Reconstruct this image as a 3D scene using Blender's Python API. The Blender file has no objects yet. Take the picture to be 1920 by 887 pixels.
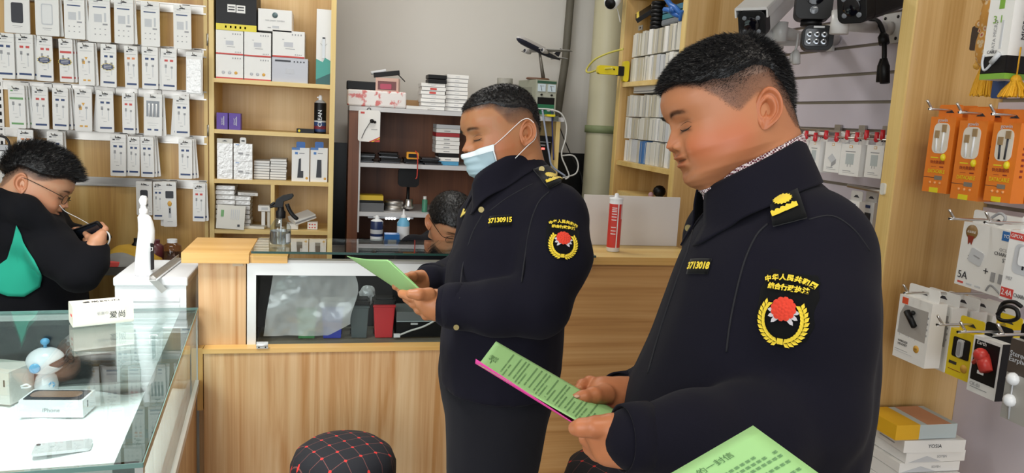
import bpy, math, random
import numpy as np
from mathutils import Vector, Matrix
random.seed(7); RNG=np.random.RandomState(5)
SC=bpy.context.scene; COL=SC.collection; PI=math.pi
# ---------------------------------------------------------------- camera, light, exposure
FOC=1450.0; EYE=1.55; CX,CY=960.0,443.5
_dn=np.array([442-CX,9950-CY,FOC]); _dn/=np.linalg.norm(_dn)
_yy=np.array([625-CX,202-CY,FOC]); _yy-=_dn*_yy.dot(_dn); _yy/=np.linalg.norm(_yy)
_xx=np.cross(_dn,_yy)
RW=np.array([_xx,_yy,-_dn])            # rows: world axes written in camera axes (right, down, forward)
def P(u,v,X=None,Y=None,Z=None,D=None):
    d=RW@np.array([u-CX,v-CY,FOC])
    if X is not None: t=X/d[0]
    elif Y is not None: t=Y/d[1]
    elif Z is not None: t=(Z-EYE)/d[2]
    else: t=D/FOC
    return Vector((t*d[0],t*d[1],EYE+t*d[2]))
cd=bpy.data.cameras.new('camera'); cam=bpy.data.objects.new('camera',cd); COL.objects.link(cam)
cd.sensor_fit='HORIZONTAL'; cd.sensor_width=36.0; cd.lens=FOC/1920*36.0; cd.clip_start=0.02; cd.clip_end=60
_m=Matrix.Identity(4)
for i in range(3):
    _m[i][0]=RW[i][0]; _m[i][1]=-RW[i][1]; _m[i][2]=-RW[i][2]
cam.matrix_world=Matrix.Translation((0,0,EYE))@_m
SC.camera=cam
SC.view_settings.view_transform='Standard'; SC.view_settings.look='None'
SC.view_settings.gamma=1.0; SC.view_settings.exposure=-0.12; SC.view_settings.use_curve_mapping=False
w=bpy.data.worlds.new('world'); SC.world=w; w.use_nodes=True
w.node_tree.nodes['Background'].inputs[0].default_value=(0.80,0.90,1.0,1)
w.node_tree.nodes['Background'].inputs[1].default_value=0.9
def area(name,loc,target,sx,sy,power,col,spread=180):
    l=bpy.data.lights.new(name,'AREA'); l.shape='RECTANGLE'; l.size=sx; l.size_y=sy; l.energy=power; l.color=col
    l.spread=math.radians(spread)
    o=bpy.data.objects.new(name,l); COL.objects.link(o); o.location=loc
    o.rotation_euler=(Vector(target)-Vector(loc)).to_track_quat('-Z','Y').to_euler(); return o
area('shopfront_daylight',(-0.9,-2.9,1.6),(0.0,3.0,1.2),3.0,2.3,84,(0.93,0.97,1.0))
area('case_side_fill',(-2.3,-0.6,1.9),(-0.6,2.0,.7),1.4,1.8,25,(0.92,0.97,1.0),100)  # added fill inside the room, brightens the glass case; no doorway stands here
area('case_top_fill',(-0.75,1.75,2.74),(-0.75,1.85,0),0.5,0.5,18,(0.97,1.0,1.0),75)  # added fill without a fixture, aimed down to whiten the case cloth
area('ceiling_lamp_light',(-0.8,1.6,2.78),(-0.8,1.6,0),1.2,0.3,14,(1.0,0.98,0.94))
area('ceiling_lamp_light',(0.9,0.2,2.78),(0.9,0.2,0),1.2,0.3,16,(1.0,0.93,0.82))
area('ceiling_lamp_light',(0.4,3.3,2.78),(0.4,3.3,0),1.2,0.3,15,(1.0,0.97,0.92))
# ---------------------------------------------------------------- materials
MATS={}
def mat(name,col,rough=0.5,metal=0.0,spec=0.5,alpha=None,bump=None,trans=None,sub=None,emit=None,coat=None):
    if name in MATS: return MATS[name]
    m=bpy.data.materials.new(name); m.use_nodes=True; nt=m.node_tree; b=nt.nodes['Principled BSDF']
    b.inputs['Base Color'].default_value=(col[0],col[1],col[2],1)
    b.inputs['Roughness'].default_value=rough; b.inputs['Metallic'].default_value=metal
    b.inputs['Specular IOR Level'].default_value=spec
    if alpha is not None: b.inputs['Alpha'].default_value=alpha
    if trans is not None: b.inputs['Transmission Weight'].default_value=trans
    if sub is not None:
        b.inputs['Subsurface Weight'].default_value=sub; b.inputs['Subsurface Radius'].default_value=(0.012,0.005,0.003); b.inputs['Subsurface Scale'].default_value=1.0
    if coat is not None: b.inputs['Coat Weight'].default_value=coat; b.inputs['Coat Roughness'].default_value=0.1
    if emit is not None:
        b.inputs['Emission Color'].default_value=(*emit[:3],1); b.inputs['Emission Strength'].default_value=emit[3]
    if bump is not None:
        n=nt.nodes.new('ShaderNodeTexNoise'); n.inputs['Scale'].default_value=bump[0]; n.inputs['Detail'].default_value=6
        tc=nt.nodes.new('ShaderNodeTexCoord'); nt.links.new(tc.outputs['Object'],n.inputs['Vector'])
        bp=nt.nodes.new('ShaderNodeBump'); bp.inputs['Strength'].default_value=bump[1]; bp.inputs['Distance'].default_value=bump[2]
        nt.links.new(n.outputs['Fac'],bp.inputs['Height']); nt.links.new(bp.outputs['Normal'],b.inputs['Normal'])
    MATS[name]=m; return m
def srgb(h):
    h=h.lstrip('#'); c=[int(h[i:i+2],16)/255 for i in (0,2,4)]
    return tuple((x/12.92 if x<=0.04045 else ((x+0.055)/1.055)**2.4) for x in c)
def wood(name,cols,axis='Z',scale=1.0,rough=0.45,dist=3.0,band=(7,0.5)):
    """long soft grain running along the given axis; cols = light..dark"""
    if name in MATS: return MATS[name]
    m=bpy.data.materials.new(name); m.use_nodes=True; nt=m.node_tree; N=nt.nodes.new; L=nt.links.new; b=nt.nodes['Principled BSDF']
    tc=N('ShaderNodeTexCoord'); mp=N('ShaderNodeMapping'); L(tc.outputs['Object'],mp.inputs['Vector'])
    sc={'X':(0.35,band[0],band[0]),'Y':(band[0],0.35,band[0]),'Z':(band[0],band[0],0.35)}[axis]
    mp.inputs['Scale'].default_value=[s*scale for s in sc]
    n1=N('ShaderNodeTexNoise'); n1.inputs['Scale'].default_value=1.6; n1.inputs['Detail'].default_value=4; n1.inputs['Distortion'].default_value=band[1]
    L(mp.outputs[0],n1.inputs['Vector'])
    mp2=N('ShaderNodeMapping'); L(tc.outputs['Object'],mp2.inputs['Vector'])
    sc2={'X':(1.5,120,120),'Y':(120,1.5,120),'Z':(120,120,1.5)}[axis]; mp2.inputs['Scale'].default_value=sc2
    n2=N('ShaderNodeTexNoise'); n2.inputs['Scale'].default_value=1.5; n2.inputs['Detail'].default_value=3; L(mp2.outputs[0],n2.inputs['Vector'])
    mx=N('ShaderNodeMix'); mx.data_type='FLOAT'; mx.inputs[0].default_value=0.22; L(n1.outputs['Fac'],mx.inputs[2]); L(n2.outputs['Fac'],mx.inputs[3])
    cr=N('ShaderNodeValToRGB'); e=cr.color_ramp.elements
    k=len(cols)
    e[0].position=0.34; e[0].color=(*srgb(cols[-1]),1); e[1].position=0.66; e[1].color=(*srgb(cols[0]),1)
    for i in range(1,k-1):
        q=e.new(0.34+0.32*i/(k-1)); q.color=(*srgb(cols[k-1-i]),1)
    L(mx.outputs[0],cr.inputs[0]); L(cr.outputs[0],b.inputs['Base Color'])
    b.inputs['Roughness'].default_value=rough
    bp=N('ShaderNodeBump'); bp.inputs['Strength'].default_value=0.12; bp.inputs['Distance'].default_value=0.001
    L(n2.outputs['Fac'],bp.inputs['Height']); L(bp.outputs[0],b.inputs['Normal'])
    MATS[name]=m; return m
def glassmat(name,tint=(0.93,0.97,0.95),refl=1.0,rough=0.0,dirt=0.0):
    """thin pane: clear pass-through plus Fresnel mirror reflection"""
    if name in MATS: return MATS[name]
    m=bpy.data.materials.new(name); m.use_nodes=True; nt=m.node_tree; N=nt.nodes.new; L=nt.links.new
    nt.nodes.remove(nt.nodes['Principled BSDF']); out=nt.nodes['Material Output']
    t=N('ShaderNodeBsdfTransparent'); t.inputs[0].default_value=(*tint,1)
    g=N('ShaderNodeBsdfGlossy'); g.inputs['Roughness'].default_value=rough; g.inputs[0].default_value=(refl,refl,refl,1)
    ge=N('ShaderNodeNewGeometry'); dt=N('ShaderNodeVectorMath'); dt.operation='DOT_PRODUCT'; L(ge.outputs['Incoming'],dt.inputs[0]); L(ge.outputs['Normal'],dt.inputs[1])
    ab=N('ShaderNodeMath'); ab.operation='ABSOLUTE'; L(dt.outputs['Value'],ab.inputs[0])
    om=N('ShaderNodeMath'); om.operation='SUBTRACT'; om.inputs[0].default_value=1; L(ab.outputs[0],om.inputs[1])
    pw=N('ShaderNodeMath'); pw.operation='POWER'; L(om.outputs[0],pw.inputs[0]); pw.inputs[1].default_value=5
    fr=N('ShaderNodeMath'); fr.operation='MULTIPLY_ADD'; L(pw.outputs[0],fr.inputs[0]); fr.inputs[1].default_value=.96; fr.inputs[2].default_value=.04
    mx=N('ShaderNodeMixShader'); L(fr.outputs[0],mx.inputs[0]); L(t.outputs[0],mx.inputs[1]); L(g.outputs[0],mx.inputs[2])
    L(mx.outputs[0],out.inputs[0]); MATS[name]=m; return m
# ---------------------------------------------------------------- mesh builder
class MB:
    def __init__(s): s.v=[]; s.f=[]; s.mi=[]; s.mats=[]; s.sm=[]; s.M=Matrix.Identity(4)
    def _mi(s,m):
        if m not in s.mats: s.mats.append(m)
        return s.mats.index(m)
    def add(s,vs,fs,m,smooth=False,M=None):
        T=s.M@M if M is not None else s.M
        o=len(s.v); s.v+= [tuple(T@Vector(p)) for p in vs]; k=s._mi(m)
        for f in fs: s.f.append(tuple(i+o for i in f)); s.mi.append(k); s.sm.append(smooth)
        return s
    def box(s,c,d,m,M=None,taper=None):
        x,y,z=d[0]/2,d[1]/2,d[2]/2; t=taper or 1
        vs=[(c[0]+a*x*(t if e>0 else 1),c[1]+b_*y*(t if e>0 else 1),c[2]+e*z) for e in(-1,1) for b_ in(-1,1) for a in(-1,1)]
        return s.add(vs,[(0,2,3,1),(4,5,7,6),(0,1,5,4),(2,6,7,3),(0,4,6,2),(1,3,7,5)],m,False,M)
    def b2(s,a,b,m,M=None):
        return s.box([(a[i]+b[i])/2 for i in range(3)],[abs(b[i]-a[i]) for i in range(3)],m,M)
    def rbox(s,c,d,r,m,axis='Y',M=None,seg=4,smooth=False):
        """box with rounded corners in the plane normal to axis, extruded along axis"""
        ax='XYZ'.index(axis); o=[i for i in range(3) if i!=ax]
        hw,hh=d[o[0]]/2,d[o[1]]/2; r=min(r,hw*.98,hh*.98); pts=[]
        for q,(sx,sy) in enumerate(((1,1),(-1,1),(-1,-1),(1,-1))):
            for k in range(seg+1):
                a=PI/2*q+PI/2*k/seg; pts.append((sx*(hw-r)+r*math.cos(a),sy*(hh-r)+r*math.sin(a)))
        return s.prism(pts,c,d[ax],m,axis,M,smooth)
    def prism(s,pts,c,depth,m,axis='Y',M=None,smooth=False):
        ax='XYZ'.index(axis); o=[i for i in range(3) if i!=ax]; n=len(pts); vs=[]
        for e in(-.5,.5):
            for p in pts:
                q=[0,0,0]; q[ax]=c[ax]+e*depth; q[o[0]]=c[o[0]]+p[0]; q[o[1]]=c[o[1]]+p[1]; vs.append(q)
        fs=[tuple(range(n)),tuple(range(2*n-1,n-1,-1))]+[(i,i+n,(i+1)%n+n,(i+1)%n) for i in range(n)]
        return s.add(vs,fs,m,smooth,M)
    def lathe(s,prof,c,m,axis='Z',n=24,M=None,smooth=True,cap=True):
        ax='XYZ'.index(axis); o=[(ax+1)%3,(ax+2)%3]; vs=[]; fs=[]
        for r,h in prof:
            for k in range(n):
                a=2*PI*k/n; q=[0,0,0]; q[ax]=c[ax]+h; q[o[0]]=c[o[0]]+r*math.cos(a); q[o[1]]=c[o[1]]+r*math.sin(a); vs.append(q)
        for i in range(len(prof)-1):
            for k in range(n): fs.append((i*n+k,i*n+(k+1)%n,(i+1)*n+(k+1)%n,(i+1)*n+k))
        s.add(vs,fs,m,smooth,M)
        if cap:
            s.add(vs[:n],[tuple(range(n-1,-1,-1))],m,False,M); s.add(vs[-n:],[tuple(range(n))],m,False,M)
        return s
    def cyl(s,a,b,r,m,n=12,r2=None,cap=True,M=None):
        return s.tube([a,b],r,m,n,r2,cap,M)
    def tube(s,pts,r,m,n=8,r2=None,cap=True,M=None):
        pts=[Vector(p) for p in pts]; k=len(pts); vs=[]; fs=[]
        t0=(pts[1]-pts[0]).normalized(); up=Vector((0,0,1)) if abs(t0.z)<.9 else Vector((1,0,0)); nx=t0.cross(up).normalized()
        for i,p in enumerate(pts):
            t=(pts[min(i+1,k-1)]-pts[max(i-1,0)]).normalized(); nx=(nx-t*nx.dot(t)).normalized(); ny=t.cross(nx)
            rr=r if r2 is None else r+(r2-r)*i/(k-1)
            if hasattr(r,'__len__'): rr=r[i]
            for j in range(n):
                a=2*PI*j/n; vs.append(p+nx*rr*math.cos(a)+ny*rr*math.sin(a))
        for i in range(k-1):
            for j in range(n): fs.append((i*n+j,i*n+(j+1)%n,(i+1)*n+(j+1)%n,(i+1)*n+j))
        if cap: fs+= [tuple(range(n-1,-1,-1)),tuple(range((k-1)*n,k*n))]
        return s.add(vs,fs,m,True,M)
    def sphere(s,c,r,m,n=16,M=None,rz=None,ry=None):
        h=n//2; vs=[];fs=[]; ry=ry or r; rz=rz or r
        for i in range(h+1):
            for j in range(n):
                a=PI*i/h;b=2*PI*j/n; vs.append((c[0]+r*math.sin(a)*math.cos(b),c[1]+ry*math.sin(a)*math.sin(b),c[2]+rz*math.cos(a)))
        for i in range(h):
            for j in range(n): fs.append((i*n+j,(i+1)*n+j,(i+1)*n+(j+1)%n,i*n+(j+1)%n))
        return s.add(vs,fs,m,True,M)
    def grid(s,fn,nu,nv,m,smooth=True,closeu=False,M=None):
        vs=[fn(i/(nu if closeu else nu-1),j/(nv-1)) for j in range(nv) for i in range(nu)]; fs=[]
        for j in range(nv-1):
            for i in range(nu if closeu else nu-1): fs.append((j*nu+i,j*nu+(i+1)%nu,(j+1)*nu+(i+1)%nu,(j+1)*nu+i))
        return s.add(vs,fs,m,smooth,M)
    def text(s,t,size,m,M,align='CENTER',depth=0.0003,squash=1.0,bold=0.0):
        vs,fs=text_geo(t,size,align,depth,bold)
        return s.add([(x*squash,y,z) for x,y,z in vs],fs,m,False,M)
    def build(s,name,parent=None,bevel=None,solid=None,subd=None,origin=None):
        me=bpy.data.meshes.new(name); vs=s.v
        if origin is not None: vs=[(a-origin[0],b-origin[1],c-origin[2]) for a,b,c in vs]
        me.from_pydata(vs,[],s.f)
        for m in s.mats: me.materials.append(m)
        me.polygons.foreach_set('material_index',s.mi); me.polygons.foreach_set('use_smooth',s.sm)
        me.update()
        o=bpy.data.objects.new(name,me); COL.objects.link(o)
        if origin is not None: o.location=origin
        if parent is not None: o.parent=parent
        if solid: q=o.modifiers.new('s','SOLIDIFY'); q.thickness=solid; q.offset=0
        if subd: q=o.modifiers.new('u','SUBSURF'); q.levels=q.render_levels=subd
        if bevel: q=o.modifiers.new('b','BEVEL'); q.width=bevel; q.segments=2; q.limit_method='ANGLE'; q.angle_limit=math.radians(50)
        return o
_TC={}
def text_geo(t,size,align='CENTER',depth=0.0003,bold=0.0):
    k=(t,size,align,depth,bold)
    if k in _TC: return _TC[k]
    c=bpy.data.curves.new('t','FONT'); c.body=t; c.size=size; c.align_x=align; c.align_y='CENTER'; c.extrude=depth/2; c.offset=bold; c.resolution_u=3
    o=bpy.data.objects.new('t',c); COL.objects.link(o); dg=bpy.context.evaluated_depsgraph_get(); dg.update()
    me=bpy.data.meshes.new_from_object(o.evaluated_get(dg))
    r=([tuple(v.co) for v in me.vertices],[tuple(p.vertices) for p in me.polygons])
    bpy.data.objects.remove(o); bpy.data.curves.remove(c); bpy.data.meshes.remove(me); _TC[k]=r; return r
def face(o,right,up):
    """matrix for text or a drawing: local x along right, local y along up, at point o"""
    r=Vector(right).normalized(); u=Vector(up); u=(u-r*u.dot(r)).normalized(); n=r.cross(u)
    return Matrix(((r.x,u.x,n.x,o[0]),(r.y,u.y,n.y,o[1]),(r.z,u.z,n.z,o[2]),(0,0,0,1)))
def tag(o,label=None,cat=None,group=None,kind=None):
    if label: o['label']=label
    if cat: o['category']=cat
    if group: o['group']=group
    if kind: o['kind']=kind
    return o
def thing(name,loc,label,cat,group=None,rz=0):
    o=bpy.data.objects.new(name,None); COL.objects.link(o); o.location=loc; o.rotation_euler=(0,0,rz); o.empty_display_size=.05
    return tag(o,label,cat,group)
def struct(o): o['kind']='structure'; return o
def smoothpath(pts,k=6):
    pts=[Vector(p) for p in pts]; out=[]; n=len(pts)
    for i in range(n-1):
        p0,p1,p2,p3=pts[max(i-1,0)],pts[i],pts[i+1],pts[min(i+2,n-1)]
        for j in range(k):
            t=j/k; out.append(.5*((2*p1)+(p2-p0)*t+(2*p0-5*p1+4*p2-p3)*t*t+(3*p1-p0-3*p2+p3)*t**3))
    out.append(pts[-1]); return out
def wloc(o):
    l=Vector((0,0,0))
    while o is not None: l+=o.location; o=o.parent
    return l
def wb(mb,name,parent=None,**k):
    """build a mesh whose points were given in world space, under an unrotated parent"""
    if parent is None:
        c=np.array(mb.v); org=((c[:,0].min()+c[:,0].max())/2,(c[:,1].min()+c[:,1].max())/2,c[:,2].min())
        return mb.build(name,None,origin=org,**k)
    o=mb.build(name,parent,origin=tuple(wloc(parent)),**k); o.location=(0,0,0); return o
def copy_tree(o,parent=None):
    c=o.copy(); COL.objects.link(c); c.parent=parent
    for ch in list(o.children): copy_tree(ch,c)
    return c
# ---------------------------------------------------------------- palette
WHITE=mat('white_card',(0.80,0.79,0.76),0.45); WHITE2=mat('white_plastic',(0.82,0.83,0.84),0.3); OFFW=mat('off_white',(0.66,0.64,0.57),0.5)
GREYP=mat('grey_print',srgb('#9a9a9c'),0.5); LGREY=mat('light_grey_print',srgb('#c4c6c9'),0.5); DARKP=mat('dark_print',srgb('#2b2c33'),0.5)
NAVY=mat('navy_print',srgb('#27406f'),0.5); REDP=mat('red_print',srgb('#c8433c'),0.5); ORANGEP=mat('orange_print',srgb('#e08a52'),0.5); GREENP=mat('green_print',srgb('#6aa062'),0.5)
GOLDP=mat('gold_print',srgb('#d9a441'),0.5); YELLOW=mat('yellow_plastic',srgb('#e0cf22'),0.4); BLUEP=mat('blue_plastic',srgb('#2f6fb5'),0.35); TEALP=mat('teal_print',srgb('#3f9c8f'),0.4); DTEAL=mat('dark_teal_print',srgb('#1c5a58'),0.4)
BLACK=mat('black_plastic',srgb('#0e0e10'),0.45,spec=.3); BLACKM=mat('black_matt',srgb('#17171a'),0.8); CHROME=mat('steel',(0.62,0.6,0.57),0.28,1.0); STEEL=mat('brushed_steel',(0.45,0.43,0.4),0.42,1.0)
ALU=mat('aluminium',(0.80,0.80,0.80),0.28,1.0); FOIL=mat('crinkled_foil',(0.62,0.61,0.59),0.3,0.25,bump=(60,0.8,0.004)); PURPLE=mat('purple_card',srgb('#5b3b9a'),0.5)
CLEARP=glassmat('clear_plastic',(0.95,0.95,0.95))
PLY=wood('pegboard_ply',['#dcba78','#caa05c','#ac7f42'],'Z',1.0,0.4,band=(6,1.2))
PLY2=wood('bookcase_back',['#e6c692','#d9b47a','#c99f62'],'Z',1.0,0.45,band=(5,0.4))
EDGE=wood('bookcase_edge',['#e9d08e','#dfc07a','#cfa960'],'Z',1.0,0.45,band=(4,0.3))
EDGEH=wood('bookcase_edge_level',['#e9cf92','#dfc07a','#cfa960'],'X',1.0,0.45,band=(4,0.3))
BAND=wood('yellow_edge_band',['#e0b878','#d6a862','#c4924a'],'X',1.0,0.4,band=(5,0.3))
BANDV=wood('yellow_edge_band_upright',['#e0b878','#d6a862','#c4924a'],'Z',1.0,0.4,band=(5,0.3))
LAMV=wood('counter_laminate_upright',['#dab88c','#cda374','#b88550'],'Z',1.0,0.4,band=(9,2.2))
LAMH=wood('counter_laminate_level',['#cfa26c','#c4945c','#aa7844'],'X',1.0,0.4,band=(9,1.6))
FINW=wood('side_panel_wood',['#d8b47e','#cba468','#b28848'],'Z',1.0,0.42,band=(7,0.8))
REDW=wood('reddish_shelf_board',['#8d5a3c','#7a4a30','#643a26'],'Z',1.0,0.45,band=(8,0.8))
# ---------------------------------------------------------------- room shell
BW=4.35; RWX=1.66; LWX=-2.6; FRONT=-3.4; CEIL=2.8
plaster=mat('plaster',srgb('#cdc9c2'),0.85,bump=(9,0.25,0.004)); dado=mat('black_dado',srgb('#161719'),0.35)
tile=mat('floor_tile',srgb('#8f8577'),0.35,bump=(3,0.1,0.002))
struct(MB().b2((LWX-.1,FRONT-.1,-.08),(RWX+.6,BW+.1,0),tile).build('floor'))
struct(MB().b2((LWX-.1,FRONT-.1,CEIL),(RWX+.6,BW+.1,CEIL+.08),mat('ceiling_white',srgb('#d8d5cf'),0.9)).build('ceiling'))
b=MB(); b.b2((LWX-.1,BW,0),(RWX+.6,BW+.1,CEIL),plaster); b.b2((LWX,BW-.012,0),(RWX,BW,1.37),dado); struct(b.build('wall_back'))
struct(MB().b2((LWX-.1,FRONT,0),(LWX,BW,CEIL),plaster).build('wall_left'))
struct(MB().b2((RWX+.03,FRONT,0),(RWX+.13,BW,CEIL),plaster).build('wall_right'))
b=MB(); b.b2((LWX,FRONT-.1,2.5),(RWX+.1,FRONT,CEIL),plaster); b.b2((LWX,FRONT-.1,0),(LWX+.5,FRONT,2.5),plaster); b.b2((RWX-.5,FRONT-.1,0),(RWX+.1,FRONT,2.5),plaster); struct(b.build('wall_front'))
# pipes on the back wall
pc=mat('painted_pipe',srgb('#c3bd9f'),0.5,bump=(14,0.5,0.003)); px_=P(1145,10,Y=4.15).x
root=thing('drain_pipe',(px_,4.15,0),'thick cream vertical pipe with a green clamp beside the tall wooden shelf','pipe')
MB().lathe([(.088,0),(.088,2.8)],(0,0,0),pc,n=28,cap=False).build('pipe_body',root)
cz=P(1118,242,Y=4.07).z
MB().lathe([(.09,cz-.022),(.097,cz-.02),(.097,cz+.018),(.09,cz+.02)],(0,0,0),mat('green_clamp',srgb('#7f8a62'),0.6),n=28,cap=False).box((.10,-.03,cz),(.05,.02,.02),STEEL).build('pipe_clamp',root)
b=MB(); rp=mat('dark_stained_pipe',srgb('#5d594e'),0.7,bump=(20,0.9,0.006)); rx=P(1066,20,Y=4.28).x
b.tube([(rx+.02,4.28,2.8),(rx,4.28,1.9),(rx-.045,4.28,1.37),(rx-.05,4.28,0)],.022,rp,10); tag(wb(b,'conduit_pipe'),'thin dark stained pipe running down the wall right of the toy plane','pipe')
# ---------------------------------------------------------------- left display wall (pegboard)
PY=3.62; bl=P(395,20,Y=3.6).x
rt=thing('display_wall',(-1.2,PY,0),'pale wood display board with metal rails behind the seated man','display board')
wb(MB().b2((-2.1,PY,0.0),(bl-.012,PY+.03,2.4),PLY),'board',rt)
RAILM=mat('rail_metal',(0.42,0.40,0.37),0.35,0.9,bump=(5,0.3,0.01))
rail_px=[((270,8),(390,22)),((200,85),(388,103)),((0,152),(388,185)),((128,248),(388,266)),((128,333),(386,350))]
for a,c in rail_px:
    z=(P(*a,Y=PY).z+P(*c,Y=PY).z)/2
    m=MB(); m.b2((-2.1,PY-.006,z-.016),(bl-.02,PY,z+.016),RAILM); m.b2((-2.1,PY-.012,z-.02),(bl-.02,PY-.004,z-.014),RAILM); m.b2((-2.1,PY-.012,z+.012),(bl-.02,PY-.004,z+.018),STEEL)
    wb(m,'rail',rt)
m=MB(); xx=P(8,330,Y=PY).x; m.b2((xx-.012,PY-.008,1.0),(xx+.012,PY,1.75),STEEL)
for i in range(24): m.b2((xx-.004,PY-.0095,1.03+i*.03),(xx+.004,PY-.0075,1.045+i*.03),BLACKM)
wb(m,'slotted_upright',rt)
# packs on hooks
def pack_mb(w,h,kind,d=.008):
    """hanging retail card, local: front faces -Y, hole at origin, hangs down"""
    m=MB(); t=d/2; top=.012; hh=h
    m.rbox((0,0,-h/2+top),(w,d,h),.004,WHITE,'Y')
    y=-t-.0006
    def q(x0,x1,z0,z1,mt): # fractions of w and h, z from top
        m.b2((-w/2+x0*w,y,top-z0*h),(-w/2+x1*w,y+.0007,top-z1*h),mt)
    m.prism([(-.011,-.003),(.011,-.003),(.011,.001),(.003,.002),(0,.006),(-.003,.002),(-.011,.001)],(0,y,-.001),.0008,DARKP,'Y')
    q(.0,1,.085,.09,LGREY)
    acc={'red':REDP,'navy':NAVY,'orange':ORANGEP,'green':GREENP,'plain':GOLDP,'duo':NAVY,'orangebar':REDP}.get(kind,NAVY)
    if kind in('phone_dark','phone_clear'):
        mt=DARKP if kind=='phone_dark' else LGREY
        m.rbox((0,y,-h*.42),(w*.48,.001,h*.5),.006,mt,'Y')
        if kind=='phone_clear': m.rbox((0,y-.0005,-h*.42),(w*.40,.001,h*.44),.005,mat('clear_case',srgb('#dcdcda'),0.3),'Y')
        q(.3,.7,.82,.83,GREYP); q(.36,.64,.86,.865,GREYP); q(.62,.82,.1,.13,GREYP)
    elif kind=='charger':
        q(.2,.42,.10,.12,GREYP); q(.15,.8,.215,.24,NAVY); q(.2,.58,.38,.56,LGREY); q(.7,.8,.35,.55,LGREY); q(.62,.86,.585,.62,GREYP)
        for i in range(3):
            for j in range(2): q(.2+.25*i,.27+.25*i,.70+.12*j,.72+.12*j,GREYP)
        q(.1,.9,.155,.16,LGREY)
    elif kind=='bag':
        m.rbox((0,y-.002,-h*.5),(w*.86,.006,h*.8),.003,FOIL,'Y')
    elif kind=='window':
        m.b2((-w*.36,y,-h*.1),(w*.36,y+.0007,-h*.48),mat('dark_window',srgb('#5e6468'),0.15))
        for i in(-1,0,1): m.tube([(i*w*.2,y-.001,-h*.2),(i*w*.2,y-.001,-h*.48)],.0035,WHITE2,6); m.box((i*w*.2,y-.001,-h*.2),(.006,.003,.012),STEEL)
        q(.2,.42,.84,.88,NAVY); q(.58,.8,.84,.88,NAVY); q(.2,.8,.70,.705,GREYP); q(.3,.7,.75,.755,GREYP)
    elif kind=='badge_long':
        m.rbox((0,y,-h*.22),(w*.6,.001,h*.16),.003,DARKP,'Y'); m.sphere((0,y,-h*.42),.009,GOLDP,8,rz=.012,ry=.001); q(.4,.6,.52,.8,LGREY); q(.44,.56,.58,.7,DARKP); q(.3,.7,.88,.89,GREYP)
    else:
        q(.15,.3,.11,.14,DARKP if kind!='green' else GREENP); q(.36,.6,.115,.13,GREYP); q(.12,.88,.19,.197,GREYP)
        if kind=='plain':
            m.prism([(-.006,.006),(.006,.006),(0,-.006)],(0,y,-h*.30),.0008,GOLDP,'Y'); q(.25,.42,.42,.50,GOLDP); q(.28,.46,.86,.90,GOLDP); q(.56,.74,.86,.90,GOLDP)
        elif kind in('orangebar','green'): q(.08,.9,.28,.33,acc)
        else: q(.2,.42,.26,.31,acc); q(.56,.78,.26,.31,acc)
        q(.27,.31,.43,.60,LGREY); q(.22,.36,.38,.46,GREYP); q(.24,.5,.66,.665,GREYP); q(.66,.70,.43,.72,LGREY); q(.61,.75,.42,.47,GREYP); q(.36,.56,.74,.75,GREYP)
        if kind!='plain': q(.13,.87,.87,.915,acc if kind in('green','orangebar') else NAVY)
    return m
def badge_on(root,px,w):
    m=MB(); n=22; pts=[((1.0 if k%2==0 else .84)*.021*math.cos(2*PI*k/n)*1.25,(1.0 if k%2==0 else .84)*.015*math.sin(2*PI*k/n)) for k in range(n)]
    m.prism(pts,(0,0,0),.0015,mat('badge_yellow',srgb('#d8c24a'),0.5),'Y'); m.prism([(a*.9,b_*.88) for a,b_ in pts],(0,-.0009,0),.001,mat('badge_navy',srgb('#27335f'),0.5),'Y')
    for i in range(3): m.b2((-.014,-.0018,.006-.006*i),(.014,-.0013,.0085-.006*i),LGREY)
    return m
HOOKM=STEEL
ORD=['first','second','third','fourth','fifth','sixth','seventh','eighth','ninth','tenth']
DESC={'phone_dark':'white case pack picturing a dark phone','phone_clear':'white case pack picturing a clear case','charger':'white charger pack with navy bar','red':'white cable pack with two red squares','navy':'white cable pack with two navy squares','orange':'white cable pack with two orange squares','green':'white cable pack with green bars','plain':'white cable pack with small golden marks','duo':'white cable pack with navy squares','orangebar':'white cable pack with red-orange bars','bag':'silvery foil bag on a white card','window':'white pack with a window over three plugs','badge_long':'long white pack with a gold figure'}
rows=[('top',0,[(8,55,-14,62,'phone_dark',2,0),(65,110,-12,67,'phone_clear',2,0),(120,158,-8,73,'charger',2,0),(168,206,-6,79,'charger',2,0),(214,250,-2,82,'charger',2,0),(264,299,4,87,'charger',1,0),(325,358,10,92,'charger',1,0)]),
('second',1,[(-8,26,62,147,'navy',3,0),(30,62,64,148,'red',4,0),(70,98,68,152,'red',2,1),(110,136,73,154,'orangebar',3,1),(146,176,80,160,'plain',2,0),(190,218,83,163,'navy',2,1),(233,258,87,166,'orange',1,0),(266,296,88,167,'navy',3,0),(303,331,92,169,'red',3,0),(349,380,98,177,'bag',1,0)]),
('third',2,[(15,46,160,240,'green',4,0),(61,90,163,242,'red',3,0),(98,128,165,243,'navy',3,0),(140,172,166,246,'plain',1,0),(182,212,170,248,'navy',4,0),(229,253,174,250,'red',2,0),(270,304,176,254,'window',2,0),(327,355,180,256,'navy',3,0)]),
('fourth',3,[(34,62,243,305,'orange',4,0),(88,118,247,325,'navy',2,1),(207,236,252,330,'navy',3,0),(240,262,256,330,'navy',1,0),(263,288,257,332,'navy',3,0),(335,360,261,335,'navy',3,0)]),
('lowest',4,[(255,285,340,403,'phone_dark',1,0),(287,306,341,412,'navy',2,0),(305,330,341,425,'badge_long',2,0),(362,385,344,415,'red',2,0)])]
nbw=0
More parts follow.
